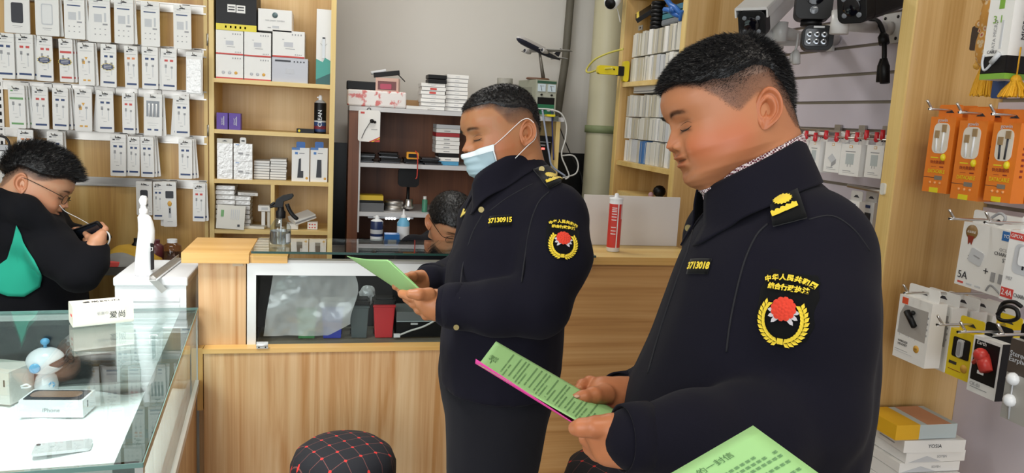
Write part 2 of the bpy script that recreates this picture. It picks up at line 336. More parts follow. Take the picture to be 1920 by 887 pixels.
for rn,ri,items in rows:
    for ii,(u0,u1,v0,v1,kind,n,bd) in enumerate(items):
        Yp=PY-.10
        a=P((u0+u1)/2,v0,Y=Yp); c=P((u0+u1)/2,v1,Y=Yp); wd=(P(u1,v0,Y=Yp)-P(u0,v0,Y=Yp)).length; h=abs(a.z-c.z); zc=a.z-.012
        zr=(P(*rail_px[ri][0],Y=PY).z+P(*rail_px[ri][1],Y=PY).z)/2
        place='%s row, %s hook'%(rn,ORD[ii])
        hk=MB(); hk.tube(smoothpath([(0,PY-Yp-.008,max(zr-zc-.0,-.01)+.0),(0,PY-Yp-.03,.004),(0,.02,.001),(0,-.035,.001),(0,-.045,.008)],3),.0018,STEEL,6); hk.box((0,PY-Yp-.006,zr-zc),(.03,.012,.03),STEEL)
        o=hk.build('display_hook'); o.location=(a.x,Yp,zc); tag(o,'steel hook on the display board, '+place,'hook','display hooks on the board')
        mb=pack_mb(wd,h,kind)
        first=None
        for k in range(n):
            if k==0:
                o=mb.build('cable_pack'); first=o
                tag(o,DESC[kind]+', '+place,'pack','packs hanging on the display board')
                if bd:
                    g=badge_on(o,0,wd).build('cartoon_badge',o); g.location=(-.004 if bd else 0,-.0065,-h*.46); g['label']='navy badge with a spiky yellow rim'
            else:
                o=first.copy(); COL.objects.link(o)
                o['label']='white pack, %s, %s'%(['','right behind the front one','third back','fourth back'][k],place)
            sp=(1 if (ii+ri)%3 else -1)*k*.0055+random.uniform(-.001,.001)
            o.location=(a.x+(sp if k else 0),Yp+.0145*k,zc); o.rotation_euler=(random.uniform(0,.02),(-.035*k*(1 if sp>0 else -1) if k else random.uniform(-.012,.02)),random.uniform(-.05,.05))
# ---------------------------------------------------------------- tall bookcase beside it
BY=3.6; x0=P(396,300,Y=BY).x; x1=P(621,300,Y=BY).x
rt=thing('bookcase',((x0+x1)/2,BY+.14,0),'tall pale wooden bookcase full of boxed accessories, right of the display board','bookcase')
wb(MB().b2((x0-.008,BY,0),(x0+.012,BY+.28,2.4),EDGE),'side_panel',rt); wb(MB().b2((x1-.011,BY,0),(x1+.011,BY+.28,2.4),EDGE),'side_panel',rt)
wb(MB().b2((x0-.03,BY+.01,0),(x0-.014,BY+.05,2.4),EDGE),'side_panel',rt)
wb(MB().b2((x0+.012,BY+.27,0),(x1-.011,BY+.285,2.4),PLY2),'back_panel',rt)
SH=[]
for (ua,va,ub,vb) in [(402,147,617,158),(402,242,617,252),(402,333,617,345),(402,427,617,437)]:
    z=(P(ua,va,Y=BY).z+P(ub,vb,Y=BY).z)/2; SH.append(z); wb(MB().b2((x0+.012,BY+.002,z-.018),(x1-.011,BY+.27,z),EDGEH),'shelf',rt)
wb(MB().b2((x0+.012,BY+.002,.7),(x1-.011,BY+.27,.718),EDGEH),'shelf',rt); wb(MB().b2((x0+.012,BY+.002,.3),(x1-.011,BY+.27,.318),EDGEH),'shelf',rt)
xd=P(511,380,Y=BY).x; wb(MB().b2((xd-.008,BY+.002,SH[3]),(xd+.008,BY+.27,SH[2]-.018),EDGE),'divider',rt)
for v in(75,245): 
    z=P(396,v,Y=BY).z; wb(MB().cyl((x0-.012,BY-.004,z-.025),(x0-.012,BY-.004,z+.025),.004,STEEL,8),'hinge',rt)
def shelf_box(name,u0,u1,v0,v1,base,depth,matl,label,cat='box',group=None,yo=.012,deco=None,dz=0,**kw):
    Yp=BY+yo; a=P(u0,(v0+v1)/2,Y=Yp).x; c=P(u1,(v0+v1)/2,Y=Yp).x; h=abs(P((u0+u1)/2,v0,Y=Yp).z-P((u0+u1)/2,v1,Y=Yp).z)
    m=MB(); m.box((0,depth/2,h/2),(c-a,depth,h),matl); w=c-a
    if deco: deco(m,w,h)
    o=m.build(name,**kw); o.location=((a+c)/2,Yp,base+dz); tag(o,label,cat,group); o['h']=h; return o
def dq(m,w,h,x0,x1,z0,z1,mt,y=-.0006): m.b2((-w/2+x0*w,y,h-z0*h),(-w/2+x1*w,y+.0008,h-z1*h),mt)
SILV=mat('silver_print',srgb('#b9babf'),0.3)
def deco_red(m,w,h):
    dq(m,w,h,0,1,.94,1,REDP)
    dq(m,w,h,.36,.64,.42,.60,SILV); dq(m,w,h,.30,.36,.32,.34,GREYP); dq(m,w,h,.4,.7,.66,.68,GREYP)
    for i in range(4): dq(m,w,h,.60+.09*i,.64+.09*i,.10,.16,GREYP); dq(m,w,h,.70+.06*i,.73+.06*i,.86,.9,GREYP)
def deco_red2(m,w,h):
    dq(m,w,h,0,1,.94,1,REDP)
    for i in range(4): dq(m,w,h,.60+.09*i,.64+.09*i,.10,.16,GREYP)
    for i in range(3): m.sphere((-w/2+w*(.27+.23*i),-.0005,h*.26),.007,GOLDP if i==2 else SILV,8,ry=.0008)
def deco_grey(m,w,h):
    dq(m,w,h,.08,.52,.10,.17,DARKP); dq(m,w,h,.38,.62,.44,.64,SILV)
    for i in range(4): dq(m,w,h,.60+.09*i,.64+.09*i,.12,.17,DARKP)
z=SH[0]
o1=shelf_box('accessory_box',405,456,104,149,z,.2,WHITE,'white box with red base line, lower left of the stack on the top shelf',group='white boxes on the bookcase top shelf',deco=deco_red2); h1=o1['h']
o1b=shelf_box('accessory_box',405,456,57,102,z,.2,WHITE,'white box with red base line, directly under the black and yellow box',group='white boxes on the bookcase top shelf',deco=deco_red,dz=h1+.001); h1b=h1+o1b['h']
o2=shelf_box('accessory_box',458,508,108,152,z,.2,WHITE,'white box with red base line, middle of the lower row on the top shelf',group='white boxes on the bookcase top shelf',deco=deco_red2)
shelf_box('accessory_box',458,508,61,107,z,.2,WHITE,'white box with red base line, middle of the upper row',group='white boxes on the bookcase top shelf',deco=deco_red,dz=o2['h']+.001)
o3=shelf_box('accessory_box',510,577,109,155,z,.2,mat('pale_grey_card',srgb('#c2c4cc'),.5),'pale grey box with black lettering, lower right of the stack on the top shelf',group='white boxes on the bookcase top shelf',deco=deco_grey)
o3b=shelf_box('accessory_box',511,571,58,108,z,.2,WHITE,'glossy white box with red base line, on the pale grey box',group='white boxes on the bookcase top shelf',deco=deco_red,dz=o3['h']+.001)
def deco_by(m,w,h):
    dq(m,w,h,0,1,.83,1,YELLOW); dq(m,w,h,.08,.40,0,.14,YELLOW); dq(m,w,h,.28,.48,.32,.52,WHITE); dq(m,w,h,.5,.72,.33,.53,WHITE)
    for i in range(5): dq(m,w,h,.22+.12*i,.26+.12*i,.88,.94,GOLDP)
    for i in range(4): dq(m,w,h,.66+.08*i,.69+.08*i,.10,.15,GREYP)
    m.text('SMART',.016,DARKP,face((-w/2+w*.25,-.0012,h*.93),(1,0,0),(0,0,1)))
    for c in (.38,.61): 
        for r in range(2): dq(m,w,h,c-.08,c+.08,.37+.07*r,.40+.07*r,DARKP,-.0012)
shelf_box('accessory_box',405,481,-14,58,z,.2,BLACK,'black box with a yellow base band, on top of the left stack',deco=deco_by,dz=h1b+.002)
def deco_cam(m,w,h):
    m.lathe([(.0,-.0012),(.012,-.001),(.0121,0)],(0,0,h*.74),mat('logo_grey',srgb('#5d7276'),.4),'Y',16,cap=False)
    m.text('WIFI SMART CAMERA',.0085,GREYP,face((0,-.0008,h*.48),(1,0,0),(0,0,1))); dq(m,w,h,.42,.62,.75,.85,LGREY); dq(m,w,h,.28,.38,.82,.86,GREYP)
oc=shelf_box('accessory_box',484,547,17,58,z,.2,WHITE,'white box with a round grey emblem, beside the black and yellow box',deco=deco_cam,dz=o3['h']+o3b['h']+.003); oc.location.z=z+o2['h']*2+.014
def deco_tall(m,w,h):
    m.prism([(-w/2,-h/2),(w/2,-h/2),(w/2,-h*.18),(w*.1,-h*.14),(-w*.05,-h*.2),(-w/2,-h*.16)],(0,-.0008,h/2),.0012,TEALP,'Y')
    m.prism([(-w/2,-h/2),(w/2,-h/2),(w/2,-h*.34),(-w/2,-h*.44)],(0,-.0016,h/2),.001,DTEAL,'Y')
    m.rbox((0,-.003,h*.49),(.012,.004,h*.28),.005,mat('tube_silver',srgb('#cfd3d6'),.2),'Y'); m.b2((-.006,-.0055,h*.61),(.006,-.003,h*.63),DARKP); m.tube([(-.014,-.001,h*.55),(0,-.001,h*.50),(.014,-.001,h*.55)],.0008,GREYP,5)
shelf_box('accessory_box',593,621,19,160,z,.07,WHITE,'tall narrow white and teal box standing at the right end of the top shelf',deco=deco_tall)
z=SH[1]
def deco_pur(m,w,h): m.text('SDHC',.012,LGREY,face((0,-.0008,h*.5),(0,0,1),(-1,0,0))); dq(m,w,h,.62,.68,.2,.75,LGREY)
shelf_box('small_box',406,427,212,243,z,.06,PURPLE,'small purple box, left one of the pair on the second shelf',group='purple boxes',deco=deco_pur)
shelf_box('small_box',429,451,213,244,z,.06,PURPLE,'small purple box, right one of the pair on the second shelf',group='purple boxes',deco=deco_pur)
shelf_box('small_box',556,589,241,249,z,.06,BLACK,'flat black box lying beside the spray can on the second shelf','box',deco=lambda m,w,h:m.sphere((-w*.35,-.0005,h*.5),.006,YELLOW,8,ry=.001))
def spray_can(u,v0,v1,Y,zb,r,label,body,band,cap,nozzle=WHITE2,text=None):
    x=P(u,v0,Y=Y).x; h=P(u,v0,Y=Y).z-P(u,v1,Y=Y).z
    rt=thing('spray_can',(x,Y,zb),label,'can')
    m=MB(); m.lathe([(r*.94,0),(r,.004),(r,h*.78),(r*.97,h*.80)],(0,0,0),body,n=24)
    for zz in band: m.lathe([(r*1.005,h*zz[0]),(r*1.005,h*zz[1])],(0,0,0),zz[2],n=24,cap=False)
    if text: m.text(text,r*.9,WHITE2,face((0,-r*1.03,h*.4),(0,0,1),(-1,0,0)))
    m.build('can_body',rt)
    MB().lathe([(r*.95,h*.80),(r*.6,h*.86),(r*.35,h*.875)],(0,0,0),cap,n=20).build('can_top',rt)
    MB().lathe([(r*.34,h*.87),(r*.34,h*.96),(r*.2,h)],(0,0,0),nozzle,n=12).box((-r*.3,0,h*.94),(r*.5,r*.2,h*.03),nozzle).build('nozzle',rt)
    return rt
spray_can(601,176,248,BY+.06,z,.027,'dark blue spray can with white lettering on the second shelf',BLACK,[(.05,.3,NAVY),(.3,.34,LGREY),(.12,.2,REDP)],LGREY,text='CLEAN')
z=SH[2]
def deco_hang(m,w,h):
    m.b2((-w/2,-.0008,h*.88),(w/2,0,h),OFFW); m.prism([(-.012,0),(.012,0),(0,.006)],(0,-.0012,h*.93),.001,DARKP,'Y')
shelf_box('accessory_pack',407,436,258,334,z,.03,FOIL,'wrapped white pack with a hanging tab at the left end of the third shelf','pack',deco=deco_hang)
def deco_p(m,w,h): dq(m,w,h,.1,.3,.06,.1,BLUEP); dq(m,w,h,.25,.5,.5,.62,GREYP); dq(m,w,h,.65,.85,.6,.66,GREYP)
oa=shelf_box('accessory_pack',438,473,300,334,z,.03,FOIL,'square wrapped pack, lower one beside the tabbed pack','pack','square wrapped packs',deco=deco_p)
def deco_p2(m,w,h): deco_p(m,w,h); m.rbox((0,.004,h+.012),(.026,.003,.03),.006,WHITE,'Y'); m.rbox((0,.002,h+.012),(.014,.003,.006),.002,DARKP,'Y')
shelf_box('accessory_pack',438,473,266,299,z,.03,FOIL,'square wrapped pack with a raised hanging tab, upper one beside the tabbed pack','pack','square wrapped packs',deco=deco_p2,dz=oa['h']+.001)
for q,(ua,ub,va,vb,n) in enumerate([(476,505,302,337,7),(507,537,299,338,8)]):
    Yp=BY+.05; zt=P(490,va,Y=Yp).z-P(490,vb,Y=Yp).z; hh=zt/n; xa=P(ua,320,Y=Yp).x; xb=P(ub,320,Y=Yp).x
    m=MB().box((0,.06,hh*.46),(xb-xa,.12,hh*.90),WHITE).b2((-(xb-xa)/2,-.0005,hh*.02),((xb-xa)/2,.0003,hh*.14),GREYP)
    f=None
    for i in range(n):
        o=f.copy() if f else m.build('slim_box'); 
        if f: COL.objects.link(o)
        f=f or o
        o.location=((xa+xb)/2+random.uniform(-.0015,.0015),Yp+random.uniform(0,.004),z+hh*i+.001); tag(o,'slim white box, %s from bottom, %s stack, third shelf'%(ORD[i],['left','right'][q]),'box','slim white boxes on the third shelf')
def deco_bat(k):
    def f(m,w,h):
        m.rbox((0,.006,h+.012),(w*.5,.004,.03),.006,mat('blue_tab',srgb('#1e5fa8'),.4),'Y'); m.b2((-w/2,-.0008,h*.93),(-w*.05,0,h),BLUEP)
        dq(m,w,h,.18,.34,.13,.2,BLUEP); dq(m,w,h,.42,.72,.15,.18,GREYP)
        pts=[(-w*.18,-h*.36),(w*.16,-h*.36),(w*.16,-h*.16),(w*.02,-h*.16),(w*.02,h*.22),(-w*.1,h*.20)] if k==0 else [(-w*.16,-h*.34),(w*.16,-h*.34),(w*.14,h*.18),(-w*.1,h*.18)]
        m.prism([(a,c-h*.03) for a,c in pts],(0,-.0012,h/2),.0014,DARKP,'Y'); m.sphere((w*.36,-.0005,h*.1),.006,GOLDP,8,ry=.0008)
    return f
shelf_box('battery_box',547,580,275,338,z,.03,WHITE,'white battery box with a blue tab showing a notched black cell, left of the pair','box','battery boxes with blue tabs',deco=deco_bat(0),yo=.02)
shelf_box('battery_box',582,614,276,340,z,.03,WHITE,'white battery box with a blue tab showing a straight black cell, right of the pair','box','battery boxes with blue tabs',deco=deco_bat(1),yo=.02)
z=SH[3]
# crowded lower-left cell: wrapped boxes in two columns
for q,(ua,ub,va,vb,n) in enumerate([(405,440,344,425,9),(437,469,364,425,7)]):
    Yp=BY+.03+.01*q; tot=P(430,va,Y=Yp).z-P(430,vb,Y=Yp).z; hh=tot/n; xa=P(ua,380,Y=Yp).x; xb=P(ub,380,Y=Yp).x
    if q: xa+=.004
    f=None
    for i in range(n):
        if not f: f=o=MB().rbox((0,.06,hh*.46),(xb-xa,.12,hh*.86),.004,WHITE,'Y').rbox((0,-.001,hh*.46),((xb-xa)*.9,.002,hh*.6),.003,FOIL,'Y').build('wrapped_box')
        else: o=f.copy(); COL.objects.link(o)
        o.location=((xa+xb)/2+random.uniform(-.002,.002),Yp+random.uniform(0,.008),z+hh*i+.0005); tag(o,'small wrapped white box, %s from bottom, %s pile, lowest shelf'%(ORD[i],['left','right'][q]),'box','wrapped boxes in the lower left compartment')
o=MB().box((0,0,.0),(.085,.10,.014),WHITE).b2((-.03,-.052,-.003),(.03,-.05,.003),FOIL).build('wrapped_box',bevel=.002); p=P(463,362,Y=BY+.07); o.location=(p.x,BY+.09,z+hh*n+.009); o.rotation_euler=(0,.03,.15); tag(o,'small wrapped white box laid crosswise on the right pile','box')
m=MB().box((0,0,0),(.118,.012,.105),OFFW).b2((-.042,-.008,-.0),(-.03,-.0062,.03),GREENP).b2((.03,-.008,-.04),(.04,-.0062,-.03),DARKP)
for i in range(5): m.b2((.0+.008*i,-.0075,-.01),(.003+.008*i,-.0062,.035),LGREY)
o=m.build('flat_box'); p=P(434,405,Y=BY+.02); o.location=(p.x,BY-.0,z+.056); o.rotation_euler=(-.12,.06,.02); tag(o,'cream flat box with a green mark leaning askew in front of the piles','box')
for nm,c,d,lb in [('upright_box',P(494,402,Y=BY+.08),(.016,.02,.075),'narrow white box standing under the small wide box'),('upright_box',P(504,402,Y=BY+.08),(.012,.02,.075),'cream narrow box standing against the divider')]:
    o=MB().box((0,0,d[2]/2),d,WHITE if d[0]>.015 else OFFW).build('upright_box',bevel=.001); o.location=(c.x,BY+.08,z+.001); tag(o,lb,'box')
o=MB().box((0,0,.013),(.053,.04,.026),WHITE).b2((-.012,-.0206,.006),(.016,-.0198,.018),LGREY).build('wide_box',bevel=.001); c=P(496,388,Y=BY+.08); o.location=(c.x,BY+.08,z+.078); tag(o,'small wide white box resting on two narrow upright boxes','box')
o=MB().box((0,0,.006),(.09,.06,.012),OFFW).build('flat_box',bevel=.002); c=P(478,427,Y=BY+.05); o.location=(c.x+.003,BY+.055,z+.001); o.rotation_euler=(0,0,-.15); tag(o,'flat beige box lying on the shelf right of the cream askew box','box')
# lower-right cell
o=MB().box((0,0,.012),(.05,.07,.024),WHITE).build('flat_box',bevel=.001); c=P(553,420,Y=BY+.06); o.location=(c.x-.01,BY+.07,z+.001); tag(o,'white box lying flat under the leaning one behind the spray bottle','box')
o=MB().box((0,0,0),(.10,.10,.02),WHITE).b2((-.05,-.0508,-.004),(.05,-.05,.004),GREYP).build('flat_box',bevel=.001); c=P(566,408,Y=BY+.06); o.location=(c.x+.0,BY+.08,z+.052); o.rotation_euler=(.1,-.32,.35); tag(o,'white box leaning at a slant right of the black spray trigger','box')
m=MB().box((0,0,.017),(.045,.05,.034),WHITE)
for i in range(3):
    for j in range(2): m.b2((-.016+.012*i,-.0256,.006+.014*j),(-.010+.012*i,-.0249,.012+.014*j),REDP)
o=m.build('dotted_box',bevel=.001); c=P(586,422,Y=BY+.05); o.location=(c.x,BY+.07,z+.001); tag(o,'small white box dotted with red at the right of the lowest shelf','box')
o=MB().box((0,0,.03),(.03,.03,.06),OFFW).lathe([(.01,.06),(.01,.075)],(0,0,0),BLACK,n=12).build('small_bottle',bevel=.002); c=P(518,405,Y=BY+.1); o.location=(c.x+.01,BY+.12,z+.001); tag(o,'small dark-capped box behind the spray trigger','bottle')
# ---------------------------------------------------------------- workbench shelving on the back wall
WY=3.85; wx0=P(653,300,Y=WY).x; wx1=P(1052,260,Y=WY).x; WD=.42
zt=P(850,209,Y=WY).z; zm=P(780,309,Y=WY).z; zl=P(736,399,Y=WY).z
rt=thing('bench_shelf',((wx0+wx1)/2,WY+.2,0),'reddish brown workbench shelving with white shelf edges against the back wall','shelving')
EDW=mat('white_shelf_edge',srgb('#c9c8c9'),0.4)
wb(MB().b2((wx0,WY,0),(wx0+.05,WY+WD,zt-.02),REDW),'side_panel',rt); wb(MB().b2((wx1-.03,WY,.9),(wx1-.008,WY+WD,zt-.02),EDGE),'side_panel',rt)
wb(MB().b2((wx0+.05,WY+WD-.02,.85),(wx1-.03,WY+WD,zt-.02),REDW),'back_panel',rt)
wb(MB().b2((wx0,WY-.004,zt-.022),(wx1+.01,WY+WD,zt),EDW),'shelf',rt); wb(MB().b2((wx0+.05,WY-.004,zm-.02),(wx1-.28,WY+WD-.02,zm),EDW),'shelf',rt); wb(MB().b2((wx0+.05,WY-.004,zl-.02),(wx1-.2,WY+WD-.02,zl),EDW),'shelf',rt)
wb(MB().b2((wx0+.05,WY-.006,zl-.1),(wx0+.058,WY,zt-.022),EDW),'edge_strip',rt)
wb(MB().b2((wx0,WY-.25,.83),(wx1,WY+WD,.86),BLACKM),'bench_top',rt)
wb(MB().b2((wx0,WY-.2,0),(wx0+.03,WY,.83),BLACKM),'leg',rt); wb(MB().b2((wx1-.03,WY-.2,0),(wx1,WY,.83),BLACKM),'leg',rt)
def bbox(name,u0,u1,v0,v1,yo,depth,matl,label,base,cat='box',group=None,deco=None,rz=0,hscale=1,**k):
    Yp=WY+yo; a=P(u0,(v0+v1)/2,Y=Yp).x; c=P(u1,(v0+v1)/2,Y=Yp).x; h=abs(P(u0,v0,Y=Yp).z-P(u0,v1,Y=Yp).z)*hscale
    m=MB().box((0,0,h/2),(c-a,depth,h),matl)
    if deco: deco(m,c-a,h,-depth/2)
    o=m.build(name,**k); o.location=((a+c)/2,Yp+depth/2,base+.001); o.rotation_euler=(0,0,rz); tag(o,label,cat,group); o['h']=h; return o
wrapm=mat('red_white_wrap',(0.8,0.76,0.74),0.3); nt=wrapm.node_tree; n=nt.nodes.new('ShaderNodeTexNoise'); n.inputs['Scale'].default_value=38; cr=nt.nodes.new('ShaderNodeValToRGB'); cr.color_ramp.elements[0].position=.54; cr.color_ramp.elements[0].color=(.78,.74,.72,1); cr.color_ramp.elements[1].position=.64; cr.color_ramp.elements[1].color=(.62,.15,.14,1)
tc=nt.nodes.new('ShaderNodeTexCoord'); mp=nt.nodes.new('ShaderNodeMapping'); mp.inputs['Scale'].default_value=(1,1,.8); nt.links.new(tc.outputs['Object'],mp.inputs[0]); nt.links.new(mp.outputs[0],n.inputs['Vector']); nt.links.new(n.outputs['Fac'],cr.inputs[0]); nt.links.new(cr.outputs[0],nt.nodes['Principled BSDF'].inputs['Base Color'])
ow=bbox('wrapped_parcel',651,762,172,203,.0,.17,wrapm,'white parcel in red-printed wrap lying on the bench shelf top',zt,'parcel',bevel=.008)
h=ow['h']
bbox('black_case',650,706,155,171,.03,.1,BLACK,'low black box on the red and white parcel',zt+h,bevel=.004)
pk=mat('rose_gold',srgb('#c49a88'),0.35)
def deco_pk(m,w,h,y): m.b2((-w*.4,y-.002,h*.1),(w*.4,y,h*.75),mat('dark_rose',srgb('#6d3a3a'),.5)); m.rbox((-w*.05,y-.003,h*.35),(w*.5,.004,h*.4),.006,mat('magenta_plastic',srgb('#a8284a'),.4),'Y')
op=bbox('open_box',707,750,151,176,.02,.1,pk,'rose gold open-fronted box with a red item on the parcel',zt+h,deco=deco_pk,rz=-.15)
a=P(697,150,Y=WY+.06); c=P(752,139,Y=WY+.08)
m=MB(); m.box((0,0,0),(.125,.05,.022),BLACK); m.cyl((-.075,.0,.012),(.0,.0,.016),.009,LGREY,10); m.cyl((.05,0,0),(.085,0,-.045),.003,BLACK,6)
o=m.build('card_reader',bevel=.003); o.location=((a.x+c.x)/2,WY+.07,zt+h+op['h']+.022); o.rotation_euler=(0,-.16,0); tag(o,'black slanted gadget with a grey tube lying on the rose gold box','gadget')
bbox('cardboard_box',762,793,180,197,.18,.1,mat('kraft',srgb('#a9855c'),.8),'small brown cardboard box behind the parcel and phone boxes',zt)
o=bbox('paper_sheets',760,800,199,205,.0,.1,WHITE,'loose white papers lying between parcel and boxed stack',zt,'paper',rz=.1); 
def deco_ph(r):
    def f(m,w,h,y):
        m.b2((-w*.5,y-.0006,0),(w*.5,y,h*.12),GREYP)
        if r: m.b2((-w*.15,y-.001,h*.25),(w*.12,y,h*.8),REDP)
        else: m.b2((-w*.1,y-.001,h*.45),(w*.1,y,h*.6),LGREY)
    return f
for q,(ua,ub,va,vb,n,yo) in enumerate([(793,838,155,208,7,.06),(839,880,139,210,9,.1)]):
    Yp=WY+yo; tot=P(ua,va,Y=Yp).z-zt; hh=tot/n; 
    for i in range(n):
        o=bbox('phone_box',ua,ub,100,120,yo,.15,WHITE,'white phone box, %s from bottom, %s stack on the bench shelf top'%(ORD[i],['left','right'][q]),zt+hh*i,group='white phone boxes on the bench shelf',deco=None)
        me=MB(); w=P(ub,160,Y=Yp).x-P(ua,160,Y=Yp).x; me.box((0,0,hh*.47),(w,.15,hh*.93),WHITE); deco_ph(q==0 and i in(4,5))(me,w,hh*.93,-.075)
        t=me.build('tmp'); o.data=t.data; bpy.data.objects.remove(t); o.location.x+=random.uniform(-.003,.003); o.location.y+=random.uniform(0,.006)
    ztop=zt+tot
    if q==0:
        for j in range(2): bbox('phone_case_box',803,838,148,155.5,yo,.12,BLACK,'slim black box, %s on the left phone box stack'%['lower one','upper one'][j],ztop+.022*j,group='slim black boxes on the stack',bevel=.002)
# power supply
Yp=WY+.07; a=P(1003,180,Y=Yp).x; c=P(1044,180,Y=Yp).x; hh=P(1020,150,Y=Yp).z-zt; PWR=mat('instrument_cream',srgb('#9fa18f'),.5)
rt=thing('power_supply',((a+c)/2,Yp,zt+.001),'cream bench power supply with two meters and a green panel','power supply',rz=.12)
w=c-a; MB().box((0,.13,hh/2),(w,.26,hh),PWR).b2((-w/2-.001,.05,hh*.3),(-w/2,.2,hh*.8),mat('vent_grey',srgb('#8c8d7d'),.6)).build('housing',rt,bevel=.003)
m=MB(); m.b2((-w*.46,-.004,hh*.02),(w*.46,0,hh*.97),mat('panel_grey',srgb('#a6a89b'),.5)); m.b2((-w*.40,-.006,hh*.05),(w*.40,-.003,hh*.33),mat('green_panel',srgb('#1f6a48'),.5)); m.b2((-w*.40,-.006,hh*.33),(w*.40,-.003,hh*.52),BLACK); m.b2((-w*.45,-.006,hh*.90),(w*.45,-.003,hh*.97),mat('green_band',srgb('#2d5340'),.5)); m.build('front_panel',rt)
for s in(-1,1):
    m=MB(); m.b2((s*w*.24-w*.18,-.008,hh*.68),(s*w*.24+w*.18,-.004,hh*.88),mat('meter_face',srgb('#c4d3dd'),.2)); m.tube([(s*w*.24,-.009,hh*.70),(s*w*.24-w*.06,-.009,hh*.84)],.0012,DARKP,5); m.b2((s*w*.24-.012,-.0085,hh*.82),(s*w*.24+.012,-.008,hh*.835),GREYP); m.build('meter',rt)
    MB().lathe([(.005,0),(.005,-.010)],(s*w*.24,-.004,hh*.59),BLACK,'Y',10).build('terminal',rt)
for x in(.12,.3): MB().lathe([(.008,0),(.008,-.012),(.006,-.014)],(x*w,-.006,hh*.18),LGREY,'Y',12).build('knob',rt)
for s in (-.3,-.1): MB().lathe([(.005,0),(.005,-.006)],(s*w,-.006,hh*.18),BLACK,'Y',8).build('knob',rt)
def deco_rack(m,w,h,y):
    for j in range(3): m.b2((-w*.45,y-.004,h*(.08+.31*j)),(w*.45,y,h*(.11+.31*j)),BLACK); m.b2((-w*.4,y-.002,h*(.15+.31*j)),(w*.3,y,h*(.3+.31*j)),mat('smoky',srgb('#4c4f52'),.2))
bbox('parts_drawer',966,994,173,206,.06,.12,mat('dark_grey_plastic',srgb('#2a2c30'),.3),'small black parts drawer rack beside the power supply',zt,'drawer rack',deco=deco_rack)
p=P(944,166,Y=WY+.25); o=MB().lathe([(.02,0),(.042,0),(.042,.05),(.02,.05)],(0,0,0),OFFW,n=20).lathe([(.042,.05),(.042,.24)],(0,0,-.19),OFFW,n=20).build('tape_roll'); o.location=(p.x+.01,WY+.27,zt+.09); o['h']=1; tag(o,'cream round tub behind the masked man\'s head on the shelf top','tub'); o.location.z=zt+.141
# model plane on its stand
Yp=WY+.12; D0=4.25
base=P(1012,146,Y=WY+.13); zb=zt+hh+.002
rt=thing('model_plane',(base.x,WY+.17,zb),'model passenger plane on a wooden stand on top of the power supply','model')
sM=lambda u,v,dy=0.0: P(u,v,Y=WY+.17+dy)-Vector((base.x,WY+.17,zb))
m=MB(); m.lathe([(.001,0),(.045,.001),(.05,.006),(.045,.012),(.0,.013)],(0,0,0),mat('stand_wood',srgb('#6b4a37'),.4),n=28); m.M=Matrix.Identity(4); ob=m.build('stand_base',rt); ob.scale=(1.3,.7,1)
MB().tube([(.03,0,.012),sM(1012,100)],[.011,.007],mat('stand_grey',srgb('#6f6a62'),.4,.3),8).build('stand_arm',rt)
nose=sM(969,70,-.10); tail=sM(1050,111,.10); ax=(tail-nose); L=ax.length; axn=ax.normalized()
WF=mat('plane_white',srgb('#b9b6b4'),.3); DB=mat('plane_navy',srgb('#25283a'),.3); PR=mat('plane_red',srgb('#7c3436'),.3)
ts=[0,.02,.06,.12,.2,.6,.75,.88,1]; rr=[.002,.009,.015,.019,.020,.020,.017,.010,.003]
m=MB(); pts=[nose+axn*L*t for t in ts]; m.tube(pts,rr,WF,16)
m.tube([p_+Vector((0,-.0012,-.004)) for p_ in pts],[r*.965 for r in rr],DB,16); m.build('fuselage',rt)
up=Vector((0,0,1)); up=(up-axn*up.dot(axn)).normalized(); side=axn.cross(up).normalized()
def wing(nm,o,sp,chord,sweep,th,mt,dir_,upk=0):
    m=MB(); a=o; q=o+dir_*sp+axn*sweep+up*upk
    vs=[a-axn*chord*.5+up*th,a+axn*chord*.5,a+axn*chord*.5-up*.001,a-axn*chord*.5-up*th,q-axn*chord*.15+up*th*.4,q+axn*chord*.15,q+axn*chord*.15-up*.001,q-axn*chord*.15-up*th*.4]
    m.add(vs,[(0,1,5,4),(3,7,6,2),(0,4,7,3),(1,2,6,5),(4,5,6,7),(0,3,2,1)],mt); m.build(nm,rt)
mid=nose+axn*L*.5-up*.008
WG=mat('wing_grey',srgb('#8a8883'),.35)
wing('wing',mid,.17,.07,.06,.003,WG,side,.012); wing('wing',mid,.17,.07,.06,.003,WG,-side,.012)
wing('tailplane',nose+axn*L*.93,.06,.032,.02,.002,WG,side); wing('tailplane',nose+axn*L*.93,.06,.032,.02,.002,WG,-side)
wing('fin',nose+axn*L*.90+up*.01,.045,.045,.03,.002,DB,up)
for s in(-1,1):
    e=mid+side*s*.06+axn*(-.02)-up*.014
    m=MB(); m.tube([e-axn*.022,e-axn*.016,e+axn*.01,e+axn*.026],[.0105,.012,.011,.006],WF,14); m.tube([e-axn*.0225,e-axn*.0221],[.0085,.0085],DARKP,12); m.build('engine',rt)
